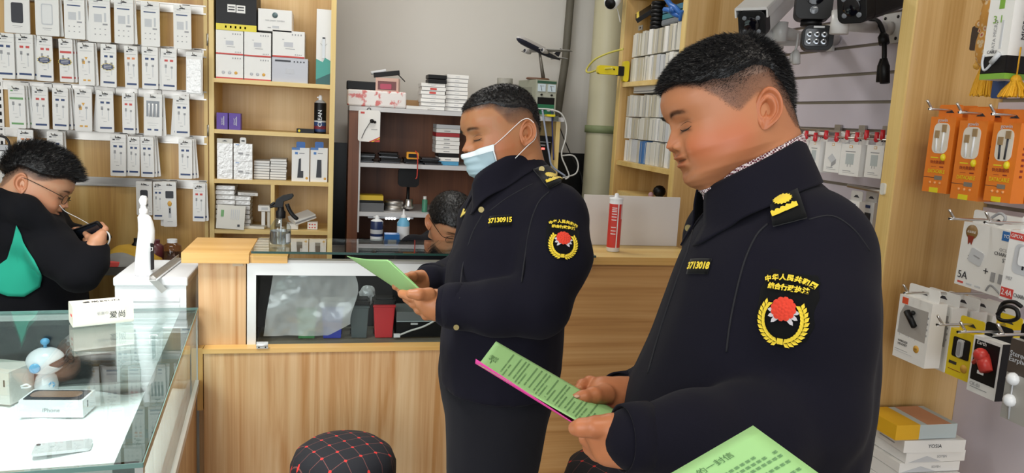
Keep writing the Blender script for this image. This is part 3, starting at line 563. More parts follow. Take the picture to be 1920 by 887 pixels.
# mid shelf: flat phones, box stack, multimeter, earphone pack
cnt=0
for (ua,ub,n,yo) in [(673,705,5,.03),(712,752,6,.03),(758,792,3,.05),(790,828,4,.02)]:
    for i in range(n):
        Yp=WY+yo; a=P(ua,300,Y=Yp).x; c=P(ub,300,Y=Yp).x
        o=MB().rbox((0,0,.0035),((c-a)*random.uniform(.85,.98),.15,.0068),.003,BLACK if i%3 else mat('dark_slate',srgb('#3a3b40'),.3),'Z').build('phone'); o.location=((a+c)/2+random.uniform(-.006,.006),Yp+.08,zm+.001+.0085*i+(0)); o.rotation_euler=(0,0,random.uniform(-.12,.12))
        tag(o,'dark phone lying flat, %s up in the %s pile on the middle shelf'%(ORD[i],['first','second','third','fourth'][cnt]),'phone','dark phones piled on the middle shelf')
    cnt+=1
cols=[(WHITE,1.1),(REDP,.2),(WHITE,1.2),(BLACK,.5),(WHITE,1.2),(WHITE,1.2),(WHITE,1.1),(REDP,.7),(WHITE,1),(BLACK,.4)]
cols=[('light blue base',mat('sky_card',srgb('#4a92b8'),.5)),('white',WHITE),('black',BLACK),('white',WHITE),('white',WHITE),('white',WHITE),('white',WHITE),('red',mat('red_card',srgb('#a3262b'),.5)),('white',WHITE),('grey',LGREY)]
Yp=WY+.04; tot=P(838,234,Y=Yp).z-zm; hh=tot/10; nw=0
for i,(nm,mt) in enumerate(cols):
    x0_=P(818 if i not in(0,1,2) else 824,270,Y=Yp).x; x1_=P(862,270,Y=Yp).x
    m=MB().box((0,.07,hh*.47),(x1_-x0_,.14,hh*.92),mt)
    if mt is WHITE: m.b2((-.02,-.001,hh*.3),(.01,0,hh*.5),GREYP)
    o=m.build('gadget_box'); o.location=((x0_+x1_)/2+random.uniform(-.003,.003),Yp,zm+.001+hh*i); tag(o,'flat %s box, %s from the bottom of the middle shelf stack'%(nm,ORD[i]),'box','stacked boxes on the middle shelf')
p=P(692,236,Y=WY-.01); w=P(713,236,Y=WY).x-P(672,236,Y=WY).x; h=P(692,207,Y=WY).z-P(692,266,Y=WY).z
rt=thing('earphone_pack',(p.x,WY-.016,p.z),'white earphone pack with a red logo hanging off the bench shelf top','pack')
m=MB(); m.rbox((0,0,0),(w,.012,h),.012,WHITE,'Y'); m.b2((-w*.4,-.0068,h*.38),(-w*.22,-.006,h*.44),REDP); m.prism([(w*.0,-h*.5),(w*.5,-h*.5),(w*.5,-h*.33)],(0,-.0064,0),.001,REDP,'Y'); m.prism([(w*.1,-h*.5),(w*.2,-h*.5),(w*.5,-h*.36),(w*.5,-h*.40)],(0,-.0068,0),.001,YELLOW,'Y'); m.b2((w*.1,-.0066,-h*.12),(w*.38,-.006,-h*.10),GREYP); m.build('card',rt)
m=MB(); m.sphere((.012,-.012,h*.16),.010,BLACK,12); m.sphere((.026,-.012,h*.13),.007,BLACK,10); m.tube([(0.004,-.012,h*.12),(-.02,-.010,-h*.15),(-.035,-.010,-h*.4)],.0015,DARKP,6); m.build('earphones',rt)
m=MB(); m.tube(smoothpath([(-.012,.0,h*.5),(-.006,0,h*.56),(.002,0,h*.56),(.006,.0,h*.5)],4),.002,BLACK,6); m.build('hanging_loop',rt)
# multimeter with a red lead, lamp head, tin, boxes on the lowest shelf
p=P(775,277,Y=WY+.0); o=MB().rbox((0,0,0),(.06,.03,.034),.006,mat('orange_plastic',srgb('#e09a1c'),.4),'Y').rbox((0,-.016,0),(.042,.004,.018),.003,BLACK,'Y').build('multimeter'); o.location=(p.x,WY+.03,zm+.055); 
tag(o,'orange and black meter on top of the dark phones','meter')
o.location.z=zm+.026+.017
m=MB(); q=[P(779,283,Y=WY+.0),P(783,295,Y=WY-.03),P(782,330,Y=WY-.03),P(779,335,Y=WY-.03)]; m.tube(smoothpath(q,5),.003,mat('red_lead',srgb('#c33a2c'),.4),6); tag(wb(m,'test_lead'),'red test lead hanging from the orange meter over the shelf edge','cable')
p=P(766,333,Y=WY+.1); rt=thing('desk_magnifier',(p.x,WY+.1,zl+.001),'black square-headed stand with a chrome foot on the lowest shelf','gadget')
m=MB(); m.rbox((0,0,P(766,333,Y=WY+.1).z-zl),(.105,.03,.095),.02,BLACK,'Y'); m.build('head',rt)
m=MB(); m.cyl((0,0,.0),(0,0,.12),.008,BLACK,8); m.build('stem',rt); MB().lathe([(.02,0),(.03,.012),(.02,.03),(.022,.05)],(.005,-.01,.01),CHROME,n=16).build('foot',rt); MB().cyl((0,-.01,.2),(0,-.01,.27),.003,BLACK,6).build('wand',rt)
bbox('battery_pack',673,720,371,387,.02,.1,mat('grey_card',srgb('#5d5e60'),.5),'grey printed box under the yellow-topped box on the lowest bench shelf',zl)
hq=P(690,371,Y=WY+.02).z-P(690,387,Y=WY+.02).z
oy=bbox('tool_box',671,719,358,371,.02,.1,mat('yellow_card',srgb('#cfae2c'),.5),'flat yellow and black box on the grey box, lowest bench shelf',zl+hq+.002,deco=lambda m,w,h,y:m.b2((-w*.5,y-.001,0),(w*.5,y,h*.35),BLACK))
p=P(740,380,Y=WY+.06); o=MB().lathe([(.05,0),(.052,.004),(.052,.022),(.047,.024),(.047,.03),(.05,.032),(.05,.045),(.045,.05)],(0,0,0),STEEL,n=28).build('round_tin'); o.location=(p.x,WY+.1,zl+.001); tag(o,'flat round metal tin on the lowest bench shelf','tin')
o=MB().lathe([(.014,0),(.014,.06),(.008,.065)],(0,0,0),mat('green_bottle',srgb('#3f7f66'),.4),n=14).lathe([(.009,.065),(.009,.08)],(0,0,0),WHITE,n=10).build('small_bottle'); p=P(797,375,Y=WY+.05); o.location=(p.x,WY+.06,zl+.001); tag(o,'small green bottle with white cap on the lowest bench shelf','bottle')
for i,(u,hh_) in enumerate([(880,.07),(870,.06),(890,.08)]):
    p=P(u,345,Y=WY+.05); o=MB().lathe([(.013,0),(.013,hh_*.7),(.006,hh_*.8),(.006,hh_)],(0,0,0),BLACK,n=12).build('small_bottle'); o.location=(p.x,WY+.06+.03*i,zl+.001); tag(o,'small black bottle on the lowest bench shelf, %s of three'%['middle','left one','right one'][i],'bottle')
m=MB(); a=P(690,402,Y=WY+.02); c=P(775,402,Y=WY+.02); m.b2((a.x,WY+.01,zl-.031),(c.x,WY+.03,zl-.021),LGREY); LED=mat('led',(1,1,1),.5,emit=(1,1,1,14))
for i in range(9):
    if i in(4,5): continue
    m.sphere((a.x+.09+(c.x-a.x-.1)*i/9,WY+.012,zl-.031),.006,LED,8)
tag(wb(m,'led_strip'),'lit white light strip under the lowest bench shelf','light')
# things on the bench top
ben=.86
CZ=P(707,455,Y=WY-.12).z
spray_can(707,404,455,WY-.12,CZ,.03,'dark blue and white spray can on the bench, left of the blue bottle',mat('can_blue',srgb('#26335c'),.35),[(.1,.25,WHITE2),(.35,.5,LGREY)],WHITE2)
p=P(756,430,Y=WY-.12)
rt=thing('cleaner_bottle',(p.x,WY-.12,CZ),'light blue bottle with a white nozzle cap on the bench','bottle')
CB=mat('sky_bottle',srgb('#6fb4d6'),.35)
MB().lathe([(.028,0),(.03,.005),(.03,.10),(.014,.125)],(0,0,0),CB,n=20).lathe([(.0303,.02),(.0303,.085)],(0,0,0),WHITE2,n=20,cap=False).build('bottle_body',rt); MB().lathe([(.014,.122),(.014,.135),(.006,.14),(.004,.165)],(0,0,0),WHITE2,n=12).build('nozzle',rt)
rt2=MB().box((0,0,(CZ-ben-.002)/2),(.46,.2,CZ-ben-.002),BLACKM).build('tool_chest',bevel=.004); rt2.location=((P(735,430,Y=WY-.1).x+.04),WY-.14,ben+.001); tag(rt2,'low black chest on the bench under the spray can and bottle','chest')
o=MB().box((0,0,.028),(.07,.06,.055),BLUEP).b2((-.02,-.031,.01),(.02,-.03,.03),LGREY).build('blue_pack',bevel=.004); p=P(733,443,Y=WY-.14); o.location=(p.x+.0,WY-.19,CZ+.001); tag(o,'bright blue pack between the spray can and the light blue bottle','pack')
# network box and cables on the right of the bench shelf
p0=P(1014,262,Y=WY+.08); p1=P(1014,335,Y=WY+.08)
m=MB(); m.b2((P(995,300,Y=WY+.08).x,WY+.06,p1.z-.1),(P(1040,300,Y=WY+.08).x,WY+.2,p0.z+.02),BLACK)
m.b2((P(1000,280,Y=WY+.08).x,WY+.058,p0.z-.012),(P(1030,280,Y=WY+.08).x,WY+.06,p0.z-.009),LGREY); m.b2((p0.x-.0,WY+.056,p0.z-.05),(p0.x+.018,WY+.06,p0.z-.04),mat('red_led',(1,.1,.1),.5,emit=(1,.1,.08,3))); m.b2((p0.x-.03,WY+.058,p0.z-.03),(p0.x+.02,WY+.06,p0.z-.024),GREYP)
tag(wb(m,'network_box',bevel=.003),'black electronic box with a red light behind the masked man','electronic box')
m=MB(); m.b2((P(995,300,Y=WY+.08).x-.02,WY+.05,.86),(P(1040,300,Y=WY+.08).x,WY+.22,p1.z-.102),BLACKM); tag(wb(m,'equipment_stand'),'black stand under the electronic box with the red light','stand')
CW=mat('white_cable',srgb('#c9c9c6'),.45); CBK=mat('black_cable',srgb('#18181a'),.5); CYL=mat('yellow_cable',srgb('#c9bf5a'),.5); CGR=mat('grey_cable',srgb('#9aa4b8'),.5)
def cable(name,pix,r,m,label,Y=None,X=None,D=None,cat='cable',k=8):
    pts=[]
    for q in pix:
        if len(q)==3: pts.append(P(q[0],q[1],Y=q[2]) if Y is not None else (P(q[0],q[1],X=q[2]) if X is not None else P(q[0],q[1],D=q[2])))
        else: pts.append(P(q[0],q[1],Y=Y) if Y is not None else (P(q[0],q[1],X=X) if X is not None else P(q[0],q[1],D=D)))
    b_=MB(); b_.tube(smoothpath(pts,k),r,m,8); return tag(wb(b_,name),label,cat)
cable('power_cable',[(985,196,WY+.05),(1003,203,WY-.0),(1030,205,WY-.02),(1052,213,WY-.03),(1062,235),(1060,262),(1053,290),(1062,315),(1067,330),(1060,336)],.004,CW,'white cable looping down from the power supply at the shelf end',Y=WY-.03)
cable('power_cable',[(1017,206),(1022,240),(1030,290),(1036,312),(1060,330)],.005,CGR,'pale blue grey cable hanging from the shelf top to the wall end',Y=WY-.02)
cable('power_cable',[(1035,208),(1036,250),(1038,300)],.004,mat('navy_cable',srgb('#262f63'),.5),'navy cable hanging straight down beside the grey one',Y=WY-.015)
cable('power_cable',[(1053,292),(1075,292),(1084,308),(1080,325),(1062,332),(1055,333)],.004,CW,'white cable loop against the black wall panel',Y=WY+.0)
cable('power_cable',[(1043,216),(1050,240),(1068,285),(1088,325),(1092,345)],.003,CBK,'thin black cable slanting down near the cream pipe',Y=WY+.2)
m=MB(); c=P(1030,208,Y=WY-.02); m.b2((c.x-.012,WY-.03,zt+.001),(c.x+.03,WY+.02,zt+.012),YELLOW); tag(wb(m,'cable_plug'),'small yellow plug on the shelf edge under the power supply','plug')
m=MB(); c=P(1042,222,Y=WY-.02); m.box((c.x,WY-.02,c.z),(.025,.02,.025),mat('clip_grey',srgb('#53584f'),.5),Matrix.Identity(4)); tag(wb(m,'cable_clip'),'small dark square clip at the right end of the shelf edge','clip')
# ---------------------------------------------------------------- right wall: upright side panels, shelves, slatted panels
FX=1.38
def fin(y,label,t=.04,top=2.45):
    rt=thing('side_panel_board',((FX+RWX)/2,y+t/2,0),label,'side panel')
    wb(MB().b2((FX+.002,y,0),(RWX+.02,y+t,top),FINW),'board',rt); wb(MB().b2((FX-.001,y-.0005,0),(FX+.004,y+t+.0005,top),EDGE),'edge_band',rt); return rt
F1Y=P(1158,220,X=FX).y; F2Y=P(1280,120,X=FX).y-.0; F3Y=P(1700,150,X=FX).y
fin(F1Y,'upright wooden board beside the cream pipe, far end of the shelves'); fin(F2Y,'upright wooden board behind the bare-faced officer\'s head'); fin(F3Y,'wide upright wooden board right of the bare-faced officer, nearest the camera',.045)
# shelf bay
za=P(1200,151,X=FX).z; zb_=P(1185,306,X=FX).z
rt=thing('wall_shelves',(RWX-.14,(F1Y+F2Y)/2,0),'wooden wall shelves packed with slim white cases beside the cream pipe','shelf')
for z in(za,zb_,.9,.45,za+.42): wb(MB().b2((FX+.01,F2Y+.042,z-.022),(RWX+.02,F1Y-.002,z),EDGEH),'shelf',rt)
wb(MB().b2((RWX,F2Y+.042,0),(RWX+.02,F1Y-.002,2.4),FINW),'back_panel',rt)
def row(z,h,rn,n,lean=0):
    y=F1Y-.03
    for i in range(n):
        t=random.uniform(.030,.046); d=random.uniform(.15,.17); m=MB()
        c=random.choice([WHITE,mat('dull_white_card',srgb('#bab6aa'),.55),OFFW,OFFW,LGREY,mat('cream_card',srgb('#bdb6a2'),.5)])
        if rn==2 and i in(5,6): c=mat('blue_card',srgb('#4a78b0'),.5)
        m.b2((-d/2,-t/2+.001,0),(d/2,t/2-.001,h*random.uniform(.93,1)),c); m.b2((-d/2-.0008,-t/2+.003,h*.05),(-d/2,-t/2+.007,h*.9),random.choice([LGREY,GREYP,WHITE]))
        o=m.build('slim_case'); o.location=(FX+.03+d/2+random.uniform(0,.01),y-t/2,z+.001); o.rotation_euler=(random.uniform(-.0,.02),0,random.uniform(-.03,.03))
        y-=t+.002
        tag(o,'slim white case, %s from the cream pipe side in the %s row'%(ORD[i] if i<10 else ['eleventh','twelfth','thirteenth','fourteenth','fifteenth','sixteenth'][i-10],['','upper','top-shelf','','',''][0] or ['lower top-shelf','upper top-shelf','bottom','middle','upper'][rn]),'case','slim white cases on the wall shelves')
hA=P(1200,103,X=FX).z-za; 
row(za,hA*.98,0,14); row(za+hA+.002,.115,1,14)
hB=P(1185,262,X=FX).z-zb_; row(zb_,hB,2,14); row(zb_+hB+.002,hB*.95,3,14); row(zb_+hB*1.95+.004,hB*.95,4,14)
o=MB().box((0,0,.02),(.16,.42,.04),WHITE).b2((-.081,-.2,.005),(-.08,.2,.01),GREYP).build('flat_case',bevel=.003); o.location=(FX+.13,F1Y-.27,zb_+hB*2.92+.012); tag(o,'flat white case lying on top of the lower shelf rows','case')
zt_=za+hA+.119
for i,(dy,hh_,mt,nm) in enumerate([(.42,.022,TEALP,'lower'),(.42,.024,mat('blue_book',srgb('#2c6a8a'),.4),'upper')]):
    o=MB().box((0,0,hh_/2),(.15,.24,hh_),mat('bluegreen_card',srgb('#2b7480'),.4) if i==0 else mt).build('blue_box',bevel=.002); o.location=(FX+.12,F1Y-.47,zt_+.03+.026*i); tag(o,'teal blue flat box, %s of two on the top shelf cases'%nm,'box')
m=MB(); 
for i in range(7): m.lathe([(.03,0),(.034,.005),(.034,.012),(.03,.016)],(0,0,.018*i),BLACK,n=18)
o=m.build('black_coil'); o.location=(FX+.07,F1Y-.24,zt_+.002); tag(o,'black ribbed coil of cable standing on the top shelf cases','coil')
m=MB(); m.box((0,0,.015),(.17,.28,.028),mat('grey_bag',srgb('#6f757c'),.4,bump=(30,.8,.004))); o=m.build('grey_pouch',bevel=.008); o.location=(FX+.13,F1Y-.48,zt_+.001); tag(o,'crumpled grey pouch under the teal boxes','pouch')
m=MB(); m.box((0,0,0),(.02,.17,.11),BLACK); m.box((-.012,0,-.04),(.004,.17,.014),mat('sign_yellow',srgb('#d8c255'),.5)); m.box((-.012,0,.04),(.004,.12,.012),WHITE)
a=P(1205,22,X=FX+.04); o=m.build('black_yellow_box',bevel=.001); o.location=(FX+.06,a.y,a.z); o.rotation_euler=(.45,.9,0); tag(o,'flat black box with a yellow edge tilted over the top shelf things','box')
# blue spring clamp clipped to the near board
def clamp(name,loc,mt,label,rot,s=1):
    rt=thing(name,loc,label,'clamp'); rt.rotation_euler=rot; rt.scale=(s,s,s)
    for q in(-1,1):
        m=MB(); m.tube(smoothpath([(-.055,0,.024*q),(-.02,0,.012*q),(.01,0,.014*q),(.05,0,.004*q)],4),[.011]*4*3+[.008],mt,10); m.build('jaw',rt)
    MB().cyl((0,-.014,0),(0,.014,0),.013,mt,14).build('pivot',rt); MB().box((.055,0,.0),(.012,.02,.045),mt).build('pad',rt,bevel=.004)
    return rt
c=P(1272,14,X=FX-.03); clamp('spring_clamp',(FX-.02,F2Y+.09,c.z),mat('blue_clamp',srgb('#2a62ad'),.35),'blue plastic spring clamp gripping the shelf board above the officer',(.3,.5,-1.2),1.0)
c=P(1290,8,X=FX-.0); o=MB().rbox((0,0,0),(.12,.04,.025),.008,mat('blue_tint_plastic',srgb('#6f90bd'),.2),'Y').build('plastic_packet'); o.location=(FX+.05,F2Y+.12,c.z+.06); tag(o,'translucent bluish packet behind the blue clamp','packet'); o.location.z=za+.42+.014
c=P(1172,133,X=FX); YC=mat('yellow_clamp',srgb('#d9c41d'),.35)
rt=thing('yellow_clamp',(FX-.03,F1Y-.02,c.z),'yellow plastic clamp on the shelf board edge holding a yellow cord','clamp')
MB().rbox((.045,0,0),(.028,.03,.10),.012,YC,'Y').build('jaw_pad',rt); MB().rbox((.018,0,0),(.03,.034,.045),.004,BLACK,'Y').build('spring',rt)
m=MB(); m.rbox((-.045,0,0),(.11,.03,.042),.012,YC,'Y'); m.cyl((-.02,-.017,.005),(-.02,.017,.005),.004,BLACK,10); m.build('handle',rt)
cable('yellow_cable',[(1168,92,FX-.03),(1140,100,FX-.06),(1115,112,FX-.10),(1100,130,FX-.12),(1104,136,FX-.12),(1125,130,FX-.10),(1148,128,FX-.09)],.005,CYL,'yellow cord looping left from the yellow clamp in front of the pipe',X=FX)
c=P(1147,4,X=FX-.05)
rt=thing('mini_camera',(FX-.07,F1Y-.03,c.z),'small white camera with black lens at the top beside the pipe','camera')
MB().tube([(-.03,-.03,-.025),(.03,.03,.025)],.034,WHITE2,18).build('camera_body',rt); MB().tube([(-.036,-.036,-.030),(-.029,-.029,-.024)],.026,BLACK,18).build('lens',rt)
cable('camera_cable',[(1153,8,FX-.04),(1159,22,FX-.02),(1163,42,FX-.01)],.003,CW,'thin white cord hanging from the small white camera',X=FX)
o=MB().box((0,0,0),(.004,.05,.022),STEEL).cyl((-.004,.0,0),(-.002,0,0),.004,BLACK,8).build('steel_plate'); c=P(1197,62,X=FX+.02); o.location=(FX+.03,F1Y-.14,zt_+.015); tag(o,'small steel bracket plate on the top shelf cases','bracket')
o=MB().sphere((0,0,.03),.03,BLACK,12,rz=.028).sphere((-.04,0,.012),.014,mat('pink_bits',srgb('#b08a90'),.5),8).build('dark_bundle'); c=P(1236,362,X=FX+.1); o.location=(FX+.09,P(1236,362,X=FX+.09).y,c.z-.02); tag(o,'small dark bundle in the open compartment below the cases','bundle')
o2=MB().b2((FX+.02,F2Y+.06,c.z-.06),(RWX-.01,F1Y-.02,c.z-.022),EDGEH); tag(wb(o2,'low_shelf_board'),'wooden board in the open compartment above the white panel','board')
# slatted panels
SLAT=mat('slat_lilac_white',srgb('#c3bcc6'),.45); GRV=mat('slat_groove',srgb('#8f8676'),.5)
def slatwall(y0,y1,zlow,label,first):
    m=MB(); m.b2((RWX+.012,y0,0),(RWX+.028,y1,2.45),GRV); z=1.573; zs=[]
    k=0
    while z+.09*k<2.4: zs.append(z+.09*k); k+=1
    k=1
    while z-.09*k>zlow: zs.insert(0,z-.09*k); k+=1
    zs=[0]+zs+[2.45]
    for a,b_ in zip(zs[:-1],zs[1:]):
        g=.005; m.b2((RWX,y0,a+g if a else 0),(RWX+.012,y1,b_-g),SLAT)
    o=wb(m,'slatted_panel'); tag(o,label,'slatwall'); return [q for q in zs[1:-1]]
ZS=slatwall(F3Y+.046,F2Y-.001,1.0,'lilac white slatted panel holding the security cameras',0)
slatwall(.2,F3Y-.001,1.06,'lilac white slatted panel holding cable and headset boxes',1)
# ---- security cameras
def pd(u,v,D): return P(u,v,D=D)
def frame(a,b_,upv=(0,0,1)):
    """axes: z from a to b"""
    z=(Vector(b_)-Vector(a)).normalized(); x=Vector(upv).cross(z).normalized(); y=z.cross(x)
    return Matrix(((x.x,y.x,z.x,a[0]),(x.y,y.y,z.y,a[1]),(x.z,y.z,z.z,a[2]),(0,0,0,1)))
CAMW=mat('camera_white',srgb('#c9c8c6'),.3)
def bullet(fa,fb,w,h,L,shell,label,hood=True,leds=0):
    rt=thing('bullet_camera',fa,label,'security camera'); M=frame(Vector((0,0,0)),Vector(fb)-Vector(fa))
    m=MB(); m.M=M; m.rbox((0,0,L*.5),(w,h,L),.018,shell,'Z',smooth=False); m.build('camera_body',rt,bevel=.003)
    m=MB(); m.M=M; m.rbox((0,0,-.012),(w*.98,h*.98,.06),.018,BLACK,'Z')
    m.cyl((0,0,-.046),(0,0,-.041),h*.28,mat('lens_glass',srgb('#0a0a10'),.08),20)
    for i in range(4): a=PI/4+PI/2*i; m.cyl((w*.34*math.cos(a),h*.34*math.sin(a),-.046),(w*.34*math.cos(a),h*.34*math.sin(a),-.04),.007,mat('led_lens',srgb('#6c7076'),.1),10)
    m.build('front_housing',rt,bevel=.002)
    if hood:
        m=MB(); m.M=M; m.rbox((0,h*.5+.006,L*.42),(w*1.14,.008,L*1.18),.003,shell,'Z'); m.box((w*.56,h*.40,L*.42),(.005,h*.3,L*1.16),shell); m.box((-w*.56,h*.40,L*.42),(.005,h*.3,L*1.16),shell); m.build('hood',rt)
    return rt
fa=pd(1418,38,2.35); fb=pd(1492,-34,2.62)
bullet(fa,fb,.085,.085,.26,CAMW,'white hooded bullet camera with a black front above the bare-faced officer')
fa2=pd(1612,8,2.0); fb2=pd(1700,-22,2.15)
bullet(fa2,fb2,.08,.085,.2,BLACK,'black bullet camera mounted beside the near wooden board',hood=False)
# twin black camera
c=pd(1524,16,2.25); rt=thing('twin_camera',c,'black twin-head camera with six round lights in the lower head','security camera')
R_=Matrix.Rotation(math.radians(-28),4,'Z')
m=MB(); m.M=R_; m.rbox((0,0,.02),(.10,.08,.11),.02,BLACK,'Y'); m.cyl((0,-.041,.03),(0,-.043,.03),.026,mat('lens_glass',(0,0,0)),20); m.cyl((-.0,-.041,-.01),(0,-.044,-.01),.012,mat('led_lens',(0,0,0)),12); m.build('upper_head',rt,bevel=.006)
m=MB(); m.M=R_; m.cyl((0,0,-.05),(.0,0,-.035),.03,BLACK,18); m.build('neck_joint',rt)
m=MB(); m.M=R_@Matrix.Translation((.02,-.0,-.085)); m.rbox((0,0,0),(.085,.06,.07),.02,BLACK,'Y'); m.rbox((-.004,-.031,0),(.066,.004,.05),.008,mat('dark_face',srgb('#1d1f22'),.15),'Y')
for i in range(3):
    for j in range(2): x=-.024+.02*i; z=-.012+.02*j; m.cyl((x,-.036,z),(x,-.032,z),.0085,mat('led_ring',srgb('#9ea2a8'),.15,.6),12); m.cyl((x,-.0375,z),(x,-.0355,z),.004,BLACK,8)
m.box((0,-.0335,.029),(.03,.003,.006),LGREY); m.build('lower_head',rt,bevel=.004)
# brackets with plates on the slats
def bracket(a,b_,label,plate=True,r=.016):
    rt=thing('camera_bracket',b_,label,'bracket'); A=Vector(a)-Vector(b_)
    m=MB(); m.tube([Vector((0,0,0)),A*.5+Vector((0,0,-.004)),A],[r*1.1,r,r*1.35],CAMW,14); m.build('arm',rt)
    m=MB(); m.cyl(A+Vector((0,0,-.03)),A+Vector((0,0,.03)),r*1.5,CAMW,16); m.build('joint',rt)
    wx=RWX-b_[0]; m=MB(); m.b2((wx-.012,-.04,-.045),(wx-.001,.04,.045),CAMW); m.tube([(0,0,0),(wx-.01,0,0)],r*1.3,CAMW,12)
    for s in(-1,1):
        for t in (-1,1): m.cyl((wx-.014,.028*s,.032*t),(wx-.011,.028*s,.032*t),.005,BLACK,8)
    m.build('wall_plate',rt)
bracket(pd(1462,60,2.45),(RWX-.05,P(1530,70,X=RWX-.05).y,P(1530,70,X=RWX-.05).z),'white bracket arm carrying the white bullet camera')
bracket(pd(1575,42,2.05),(RWX-.04,P(1655,52,X=RWX-.04).y,P(1655,52,X=RWX-.04).z),'white bracket arm carrying the black bullet camera, beside the near board')
c=P(1520,-20,X=RWX-.04); bracket(pd(1524,-22,2.27),(RWX-.04,c.y,c.z),'white bracket arm above the black twin-head camera')
c=pd(1420,75,2.5); rt=thing('dome_camera',c,'white dome camera base partly behind the officer\'s hair','security camera')
m=MB(); m.lathe([(.05,-.05),(.062,-.02),(.062,.015),(.045,.035),(.02,.04)],(0,0,0),CAMW,n=28); m.build('dome_body',rt); m=MB(); m.tube([(0,0,0),(RWX-c.x-.01,.05,.03)],.02,CAMW,12); m.build('mount_arm',rt)
m=MB(); m.cyl((.01,-.02,-.10),(.01,-.02,-.06),.012,CAMW,12); m.cyl((.01,-.02,-.108),(.01,-.02,-.10),.010,LGREY,12); m.build('connector',rt)
def lead(pix,X,label,ends,mt,r=.004):
    rt=thing('camera_lead',P(*pix[0],X=X),label,'cable'); o=Vector(rt.location)
    m=MB(); m.tube(smoothpath([P(*q,X=X)-o for q in pix],6),r,mt,8); m.build('cord',rt)
    for (a,b_,rr) in ends:
        m=MB(); A=P(*a,X=X)-o; B=P(*b_,X=X)-o; m.tube([A,A+(B-A)*.25,A+(B-A)*.3,B],[rr*.6,rr,rr*1.15,rr*1.15],mt,12); m.build('plug',rt)
    return rt
lead([(1497,62),(1494,85),(1489,100)],1.45,'white camera lead with two plugs hanging below the twin camera',[((1491,96),(1485,118),.011),((1493,94),(1493,120),.011)],CAMW)
lead([(1460,58),(1460,72),(1461,80),(1459,92),(1459,108),(1452,122),(1440,130)],1.50,'white plug and thin cord curling down beside the white dome',[((1460,70),(1461,91),.013)],CAMW,.003)
lead([(1632,38),(1646,40),(1655,58),(1658,80),(1658,115)],1.55,'thick black camera lead with two plugs hanging beside the near board',[((1655,62),(1658,82),.013),((1654,110),(1650,154),.010),((1659,110),(1659,156),.012)],BLACK,.007)
c=P(1690,18,X=1.5); o=MB().lathe([(.03,-.035),(.03,.035),(.024,.05)],(0,0,0),mat('clear_grey_plastic',srgb('#a7a39b'),.3),n=18).build('bracket_cap'); o.location=(1.60,F3Y+.10,P(1690,18,X=1.6).z); tag(o,'grey cylindrical mount cap by the near board top','mount'); 
# ---- goods hanging on the right wall; every box faces the shop (-X)
def facing(u0,u1,v0,v1,X):
    a=P(u0,(v0+v1)/2,X=X); b_=P(u1,(v0+v1)/2,X=X); um=(u0+u1)/2; zt=P(um,v0,X=X).z; zb=P(um,v1,X=X).z
    return (a.y+b_.y)/2,abs(a.y-b_.y),zt,zt-zb
def hb(m,w,h,u0,u1,z0,z1,mt,o=.0):  # print on the face: u from left (far) to right (near), z from top down
    m.b2((-.0007-o,w/2-u0*w,-z0*h),(0,w/2-u1*w,-z1*h),mt)
def sb(m,w,h,d,u0,u1,z0,z1,mt):    # print on the near side face
    m.b2((u0*d,-w/2-.0007,-z0*h),(u1*d,-w/2,-z1*h),mt)
FT=Matrix(((0,0,-1,0),(-1,0,0,0),(0,1,0,0),(0,0,0,1)))   # text frame: reads left to right seen from the shop
def ftext(m,t,size,mt,y,z,vert=False,sq=1.0,x=-.0012):
    M=face((x,y,z),(0,-1,0),(0,0,1)) if not vert else face((x,y,z),(0,0,1),(0,1,0))
    m.text(t,size,mt,M,squash=sq)
def hangbox(name,loc,w,h,d,body,label,cat,deco=None,tab=True,sway=0,tabm=None,group=None,lean=0):
    rt=thing(name,loc,label,cat,group); rt.rotation_euler=(lean,0,sway)
    m=MB(); m.b2((0,-w/2,-h),(d,w/2,0),body)
    if deco: deco(m,w,h,d)
    m.build('carton',rt)
    if tab:
        m=MB(); m.rbox((d*.5,0,.012),(.002,w*.92,.034),.006,tabm or body,'X'); m.prism([(-.012,-.004),(.012,-.004),(.004,.003),(-.004,.003)],(d*.5-.0015,0,.014),.001,DARKP,'X'); m.build('hanging_tab',rt)
    return rt
def peg(y,z,x0,label,x1=RWX):
    m=MB(); m.tube(smoothpath([(x1-.005,y,z-.002),(x0+.02,y,z),(x0+.004,y,z+.002),(x0-.012,y,z+.02)],3),.0028,CHROME,8); m.b2((x1-.008,y-.018,z-.02),(x1-.001,y+.018,z+.02),CHROME); return tag(wb(m,'display_hook'),label,'hook','hooks on the slatted panels')
# white charger cartons in the far slatted bay
m=MB(); zb0=P(1570,250,X=1.5).z
m.tube([(1.50,P(1478,241,X=1.50).y,P(1500,241,X=1.5).z),(1.50,F3Y+.05,P(1655,256,X=1.5).z)],.004,CHROME,8); m.tube([(1.46,P(1478,241,X=1.46).y,zb0-.01),(1.46,F3Y+.05,zb0-.012)],.003,CHROME,8)
for u in(1495,1538,1580,1622): y=P(u,248,X=1.5).y; m.b2((1.49,y-.006,zb0-.01),(RWX-.002,y+.006,zb0+.006),CHROME); m.b2((RWX-.012,y-.015,zb0-.005),(RWX-.003,y+.015,zb0+.03),STEEL)
tag(wb(m,'display_bar'),'chrome display bars with arms holding the white charger cartons','rail')
for i,u in enumerate((1495,1512,1529,1549,1569,1589,1607,1625,1644,1655)):
    c=P(u,252 if i%2 else 256,X=1.46); o=MB().tube([(0,0,.012),(0,0,-.012),(0,0,-.016)],[.006,.007,.003],mat('red_cap',srgb('#c3262f'),.35),10).build('price_clip'); o.location=c; tag(o,'small red clip on the display bar, %s from the officer'%ORD[i],'clip','red clips on the display bar')
